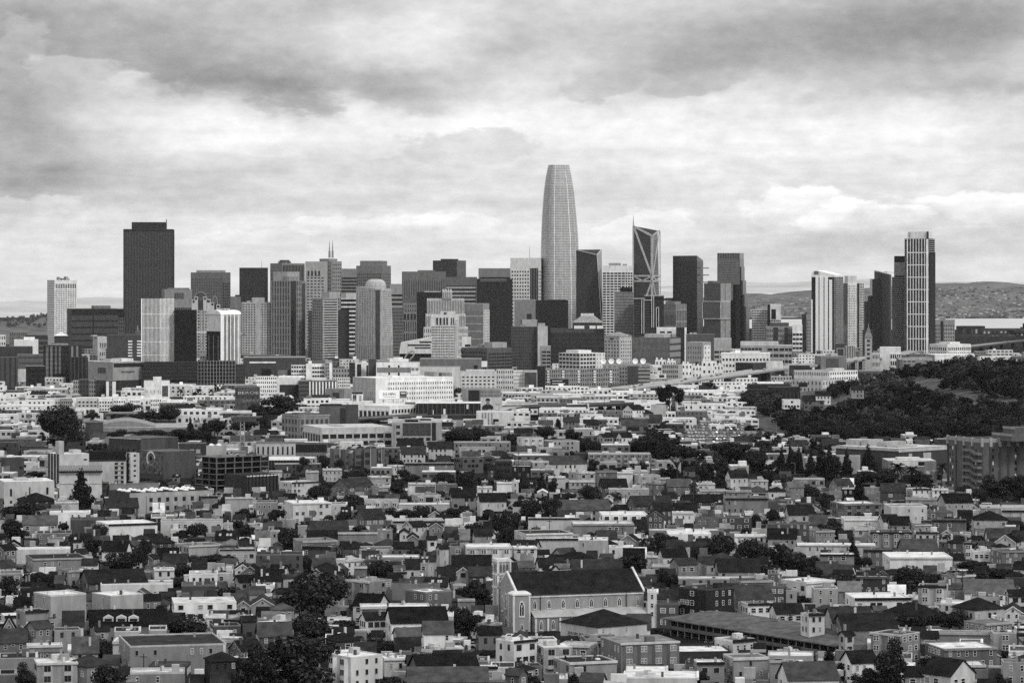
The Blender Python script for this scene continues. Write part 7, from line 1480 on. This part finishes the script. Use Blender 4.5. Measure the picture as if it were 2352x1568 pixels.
def wire(a, b_, label, sag=1.2):
    m = MB(); pts = [a.lerp(b_, i/14)-Vector((0,0,sag*4*(i/14)*(1-i/14))) for i in range(15)]
    for p, q in zip(pts, pts[1:]): m.tube(p, q, .035, .035, BLACK, 4)
    o = m.build('overhead_wire'); tag(o, label, 'wire')
wire(POLES[2][3], POLES[0][3], 'wire slung between two poles beside the white Victorian bays'); wire(POLES[5][3], POLES[4][3], 'wire over the roofs right of the wooded slope'); wire(POLES[17][3], POLES[16][3], 'wire crossing above the courtyard roof'); wire(POLES[3][3], POLES[13][3], 'wire over the dark gabled houses right of the courtyard block')
d = 1190; wire(Vector((GX(430,d),d,22)), Vector((GX(600,d),d,21)), 'single pale wire crossing above the gabled houses on the left', .6)
# parked cars
def car_mesh(t, kind):
    P = _mat('car_paint_%d' % t, tone(t), .25, .5, 0, 1); b = MB(); L, Wd = (4.5,1.8) if kind < 2 else (5.2,2.0); h = (.95,1.05,1.1)[kind]
    def lp(x0,x1,z,ins): return [(x0,-Wd/2+ins,z),(x1,-Wd/2+ins,z),(x1,Wd/2-ins,z),(x0,Wd/2-ins,z)]
    b.loft([lp(-L/2,L/2,.3,.05),lp(-L/2-.02,L/2+.02,.6,0),lp(-L/2+.05,L/2-.1,h-.12,.06)], P)
    r0, r1, e0, e1 = ((-L*.32,L*.22,-L*.22,L*.08),(-L*.42,L*.24,-L*.36,L*.12),(-L*.46,L*.3,-L*.45,L*.2))[kind]; top = (1.42,1.55,1.95)[kind]
    b.loft([lp(r0,r1,h-.13,.12),lp(e0,e1,top-.06,.26)], PANE, capm=P); b.loft([lp(e0-.02,e1+.02,top-.06,.24),lp(e0+.05,e1-.05,top,.3)], P)
    for x in (-L*.3,L*.31):
        for y in (-Wd/2+.05,Wd/2-.05): b.tube((x,y-.11,.32),(x,y+.11,.32),.33,.33,BLACK,10)
    b.box(L/2-.02,L/2+.03,-Wd*.42,-Wd*.25,.62,.76,WHITE); b.box(L/2-.02,L/2+.03,Wd*.25,Wd*.42,.62,.76,WHITE)
    return b.mesh('parked_car')
CARS = {(t,k): car_mesh(t,k) for t in (0,4,6,8,9) for k in (0,1,2)}
tn = {0:'black',4:'dark grey',6:'grey',8:'pale',9:'white'}; kn = ('saloon','hatchback','van')
rc = random.Random(17); 
LOT = _mat('lot_asphalt', .09, .9, .1, .3, .1)
lot_pts = [(1560,1004),(1590,985),(1622,976),(1706,980),(1712,1002),(1660,1018),(1600,1016)]
def lotz(y): return 4.0+ (y-2180)*.012
b = MB(); b.loft([[(GX(x,DB(y)*.97),DB(y)*.97,-.5) for x,y in lot_pts],[(GX(x,DB(y)*.97),DB(y)*.97,2.98+(DB(y)*.97-2250)*.02) for x,y in lot_pts]][:2], wall(1.5), capm=LOT); structure(b.build('parking_lot'))
LD = [DB(y)*.97 for x,y in lot_pts]; nc = 0
rows = [(978,1628,1700),(982,1612,1706),(986.5,1598,1708),(991,1584,1710),(996,1572,1711),(1001.5,1566,1712),(1007,1566,1706),(1012,1590,1690)]
for ry, xa, xb in rows:
    x = xa; ci = 0; ri = rows.index((ry, xa, xb))
    while x < xb:
        dd = DB(ry)*.97; z = 3.0+(dd-2250)*.02
        if rc.random() < .93:
            t, k = rc.choice((0,4,6,8,9,9,8)), rc.choice((0,0,1,1,2)); o = put('parked_car', CARS[(t,k)], None, (GX(x,dd), dd, z+.02), None, rc.choice((1.57,1.57,-1.57))+rc.uniform(-.1,.1)+.25)
            ci += 1; tag(o, '%s %s, %s car in the %s row of the hillside car lot' % (tn[t], kn[k], 'first second third fourth fifth sixth seventh eighth ninth tenth eleventh twelfth thirteenth fourteenth fifteenth sixteenth seventeenth eighteenth'.split()[min(ci,18)-1], ('rearmost','second','third','fourth','fifth','sixth','seventh','front')[ri]), 'car', 'cars in the hillside lot'); nc += 1
        x += rc.uniform(7.4, 8.8)
for x, y, t, k, rz, lab in ((1086,1484,9,1,.1,'white hatchback parked at the kerb left of the church'),(1106,1486,8,1,.15,'pale hatchback parked nearest the church'),(956,1508,4,2,1.2,'dark car seen end-on in the street below the white double house'),(2150,1118,9,2,.1,'white van parked by the brick hospital'),(2160,1121,8,0,.1,'pale saloon parked by the brick hospital')):
    dd = DB(y); tag(put('parked_car', CARS[(t,k)], None, (GX(x,dd), dd, .02), None, rz), lab, 'car')
dd = DB(1016); 
for i,x in enumerate((1780,1795)):
    b = MB(); b.box(0,11,0,2.6,.9,3.4,WHITE); b.box(.6,10.4,-.04,.02,2.0,2.9,PANE); 
    for q in (2,9): b.tube((q,-.02,.5),(q,.3,.5),.5,.5,BLACK,10)
    b.box(0,11,.1,2.5,.3,.9,wall(6)); o = b.build('bus'); o.location = (GX(x,2290), 2275+i*4, zhill(GX(x,2290),2280)+.5); tag(o, 'white bus parked above the dark conifers, %s of two' % ('first','second')[i], 'bus')
# traffic on the pale freeway
for i in range(34):
    t = (i+rc.uniform(.1,.9))*(len(P1)-1.01)/34; k = int(t); p = P1[k].lerp(P1[k+1], t-k); dv = (P1[k+1]-P1[k]); off = rc.choice((-8,-4,4,8)); n = Vector((-dv.y, dv.x, 0)).normalized()
    c, kk = rc.choice((0,4,8,9)), rc.choice((0,1,2)); o = put('moving_car', CARS[(c,kk)], None, p+n*off+Vector((0,0,.03)), None, math.atan2(dv.y, dv.x)+(PI if off > 0 else 0)); tag(o, 'tiny %s %s, %s car along the pale freeway from its near end' % (tn[c], kn[kk], ('first second third fourth fifth sixth seventh eighth ninth tenth eleventh twelfth thirteenth fourteenth fifteenth sixteenth seventeenth eighteenth nineteenth'.split()+['twentieth']+['twenty-'+w for w in 'first second third fourth fifth sixth seventh eighth ninth'.split()]+['thirtieth']+['thirty-'+w for w in 'first second third fourth'.split()])[i]), 'car', 'cars on the pale freeway')
# street lamps
lm = MB(); lm.tube((0,0,0),(0,0,.97),.12,.08,STEEL,6); lpole = lm.mesh('lamp_post'); lm = MB(); lm.tube((0,0,0),(1.9,0,.35),.06,.05,STEEL,5); lm.box(1.7,2.5,-.14,.14,.28,.42,wall(7),bottom=True); lhead = lm.mesh('lamp_arm')
for x,yt,yb,lab in ((1826,1062,1090,'street lamp among the dark conifers'),(1938,1082,1102,'street lamp in front of the dark conifers right end'),(1783,966,1012,'tall lamp mast above the white buses'),(944,1486,1520,'street lamp beside the blank white house wall'),(640,917,950,'pale lamp mast by the freeway trees'),(2333,950,990,'lamp mast on the wooded hill')):
    d = DB(yb); h = GZ(yt,d); g = thing('street_lamp', lab, 'street lamp', (GX(x,d),d,0), 3.3); put('lamp_post', lpole, g, None, (1,1,h)); put('lamp_arm', lhead, g, (0,0,h*.96))
# flags, birds
for x,y,d in ((484,609,1500),(548,612,0)):
    if d: 
        b = MB(); b.face([(-.7,0,.25),(0,0,0),(.0,.25,.05)], BLACK); b.face([(.7,.1,-.35),(0,0,0),(0,.25,.05)], BLACK); b.tube((-.05,-.25,-.02),(.05,.35,.02),.08,.04,BLACK,5); o = b.build('bird'); o.location = (GX(x,d),d,GZ(y,d)); o.scale = (1.1,)*3; tag(o, 'dark bird gliding above the square-windowed grey tower', 'bird')
# ---------------------------------------------------------------- labels that single each thing out
LM = [('the gothic church',1315,1390),('the school hall',1390,1450),('the brick hospital',2260,1060),('the wheel mural',347,1065),('the concrete frame',520,1080),('the huge dark trees',715,1385),('the domed workshop roof',330,1145),
      ('the courtyard block',1720,1455),('the gabled chapel',25,1435),('the letter sign',110,1500),('the umbrella tree',1555,1050),('the car lot',1640,995),('the loft row',820,1045),('the portrait billboard',1128,930),('the white corner bays',815,1520),
      ('the black apartment house',1590,1390),('the black dome-like tree',430,1435),('the lone palm',1994,1400),('the tall bottom-edge conifer',2048,1520),('the long white flats',1340,1250)]
TN = ((1.5,'black'),(3.3,'dark'),(4.7,'grey'),(5.7,'mid-grey'),(6.7,'pale'),(7.6,'off-white'),(10,'white'))
ORD = ['', 'second', 'third', 'fourth', 'fifth', 'sixth', 'seventh', 'eighth', 'ninth', 'tenth', 'eleventh', 'twelfth', 'thirteenth', 'fourteenth', 'fifteenth']
def relation(x, y):
    n, lx, ly = min(LM, key=lambda q: (q[1]-x)**2+((q[2]-y)*1.6)**2); dx, dy = x-lx, (y-ly)*1.6
    w = ('left of' if dx < 0 else 'right of') if abs(dx) > abs(dy) else ('behind' if dy < 0 else 'in front of')
    return w+' '+n, math.hypot(dx, dy)
def assign(items, desc, group):
    by = {}
    for q in items:
        if q.get('lab'): continue
        rel, dist = relation(q['x'], q['y']); by.setdefault((desc(q), rel), []).append((dist, q))
    for (ds, rel), L in by.items():
        L.sort(key=lambda p: p[0])
        for i, (dist, q) in enumerate(L):
            o = q['o']; cnt = '' if len(L) == 1 else (', nearest' if i == 0 else ', %s' % (ORD[i] if i < 15 else '%sth' % i)); o['label'] = '%s%s %s' % (ds, cnt, rel); o['group'] = group(q)
for q in HOUSES: q['o'] = q['s'].root
assign(HOUSES, lambda q: '%s %s %s with %s' % (next(n for v, n in TN if q['wt'] < v), 'low two-storey three-storey four-storey'.split()[min(3,q['nst']-1)], {'cottage':'cottage','yard shed':'yard shed'}.get(q['o']['category'], 'house'), ('bay windows' if q['bay'] else ('long ' if q['long'] else '')+{'F':('white' if q['rt'] > 7.5 else 'grey' if q['rt'] > 3.5 else 'dark')+' flat roof','G':'gable','R':'pitched roof','H':'hip roof'}[q['rf']])), lambda q: 'houses of the near blocks')
for q in HOUSES:
    if 'group' not in q['o'] and q['o']['category'] == 'house': q['o']['group'] = 'houses of the near blocks'
for q in TREES: q['o'] = q['g']
assign(TREES, lambda q: ('large ' if q['w'] > 62 else 'small ' if q['w'] < 30 else '')+'dark '+KL[q['k']], lambda q: 'trees standing among the houses')
for q in TREES:
    if 'group' not in q['o']: q['o']['group'] = 'trees standing among the houses'
PP = [dict(o=g, x=x, y=y) for x, y, g, v in POLES]
assign(PP, lambda q: 'dark wooden utility pole', lambda q: 'wooden utility poles among the houses')
# ---------------------------------------------------------------- the cloud bank whose shade lies on the near city
cm_ = bpy.data.materials.new('cloud_vapour'); cm_.use_nodes = True; nt = cm_.node_tree; nt.nodes.clear()
co = nt.nodes.new('ShaderNodeOutputMaterial'); ct = nt.nodes.new('ShaderNodeBsdfTranslucent'); ct.inputs[0].default_value = (.86,.86,.86,1); cp = nt.nodes.new('ShaderNodeBsdfTransparent'); cx_ = nt.nodes.new('ShaderNodeMixShader'); cx_.inputs[0].default_value = .52; nt.links.new(ct.outputs[0], cx_.inputs[1]); nt.links.new(cp.outputs[0], cx_.inputs[2]); nt.links.new(cx_.outputs[0], co.inputs[0])
b = MB(); k = b.mi(cm_); off = sd*(1500/sd.z); nx, ny = 44, 40
for j in range(ny+1):
    for i in range(nx+1):
        x = -2200+4400*i/nx; y = -1500+4150*j/ny; e = hn(x, y, 260)*170+hn(x, y, 90)*70
        b.v.append((x+off.x+hn(y, x, 300)*120*(i in (0,nx)), y+off.y+(e if j > ny-4 else 0), 1500+hn(x, y, 330)*60+hn(x, y, 120)*25))
for j in range(ny):
    for i in range(nx): a = j*(nx+1)+i; b.f.append((a,a+1,a+nx+2,a+nx+1)); b.m.append(k)
o = structure(b.build('cloud_bank'))
# ---------------------------------------------------------------- haze over the whole place
hz = bpy.data.materials.new('haze_air'); hz.use_nodes = True; nt = hz.node_tree; nt.nodes.clear()
ho = nt.nodes.new('ShaderNodeOutputMaterial'); hv = nt.nodes.new('ShaderNodeVolumePrincipled'); hv.inputs['Color'].default_value = (.92,.92,.92,1); hv.inputs['Density'].default_value = 0.65e-5; hv.inputs['Anisotropy'].default_value = .2
nt.links.new(hv.outputs[0], ho.inputs['Volume'])
b = MB(); b.box(-40500,40500,-3500,42500,-4,460,hz,bottom=True); o = b.build('haze', None, 'stuff'); tag(o, 'thin pale haze over the city and bay', 'haze')

print('COUNTS', {k: sum(q['o'].name.split('.')[0] == k for q in HOUSES) for k in ('house','row_house','cottage','yard_shed')}, len(TREES), ns_)
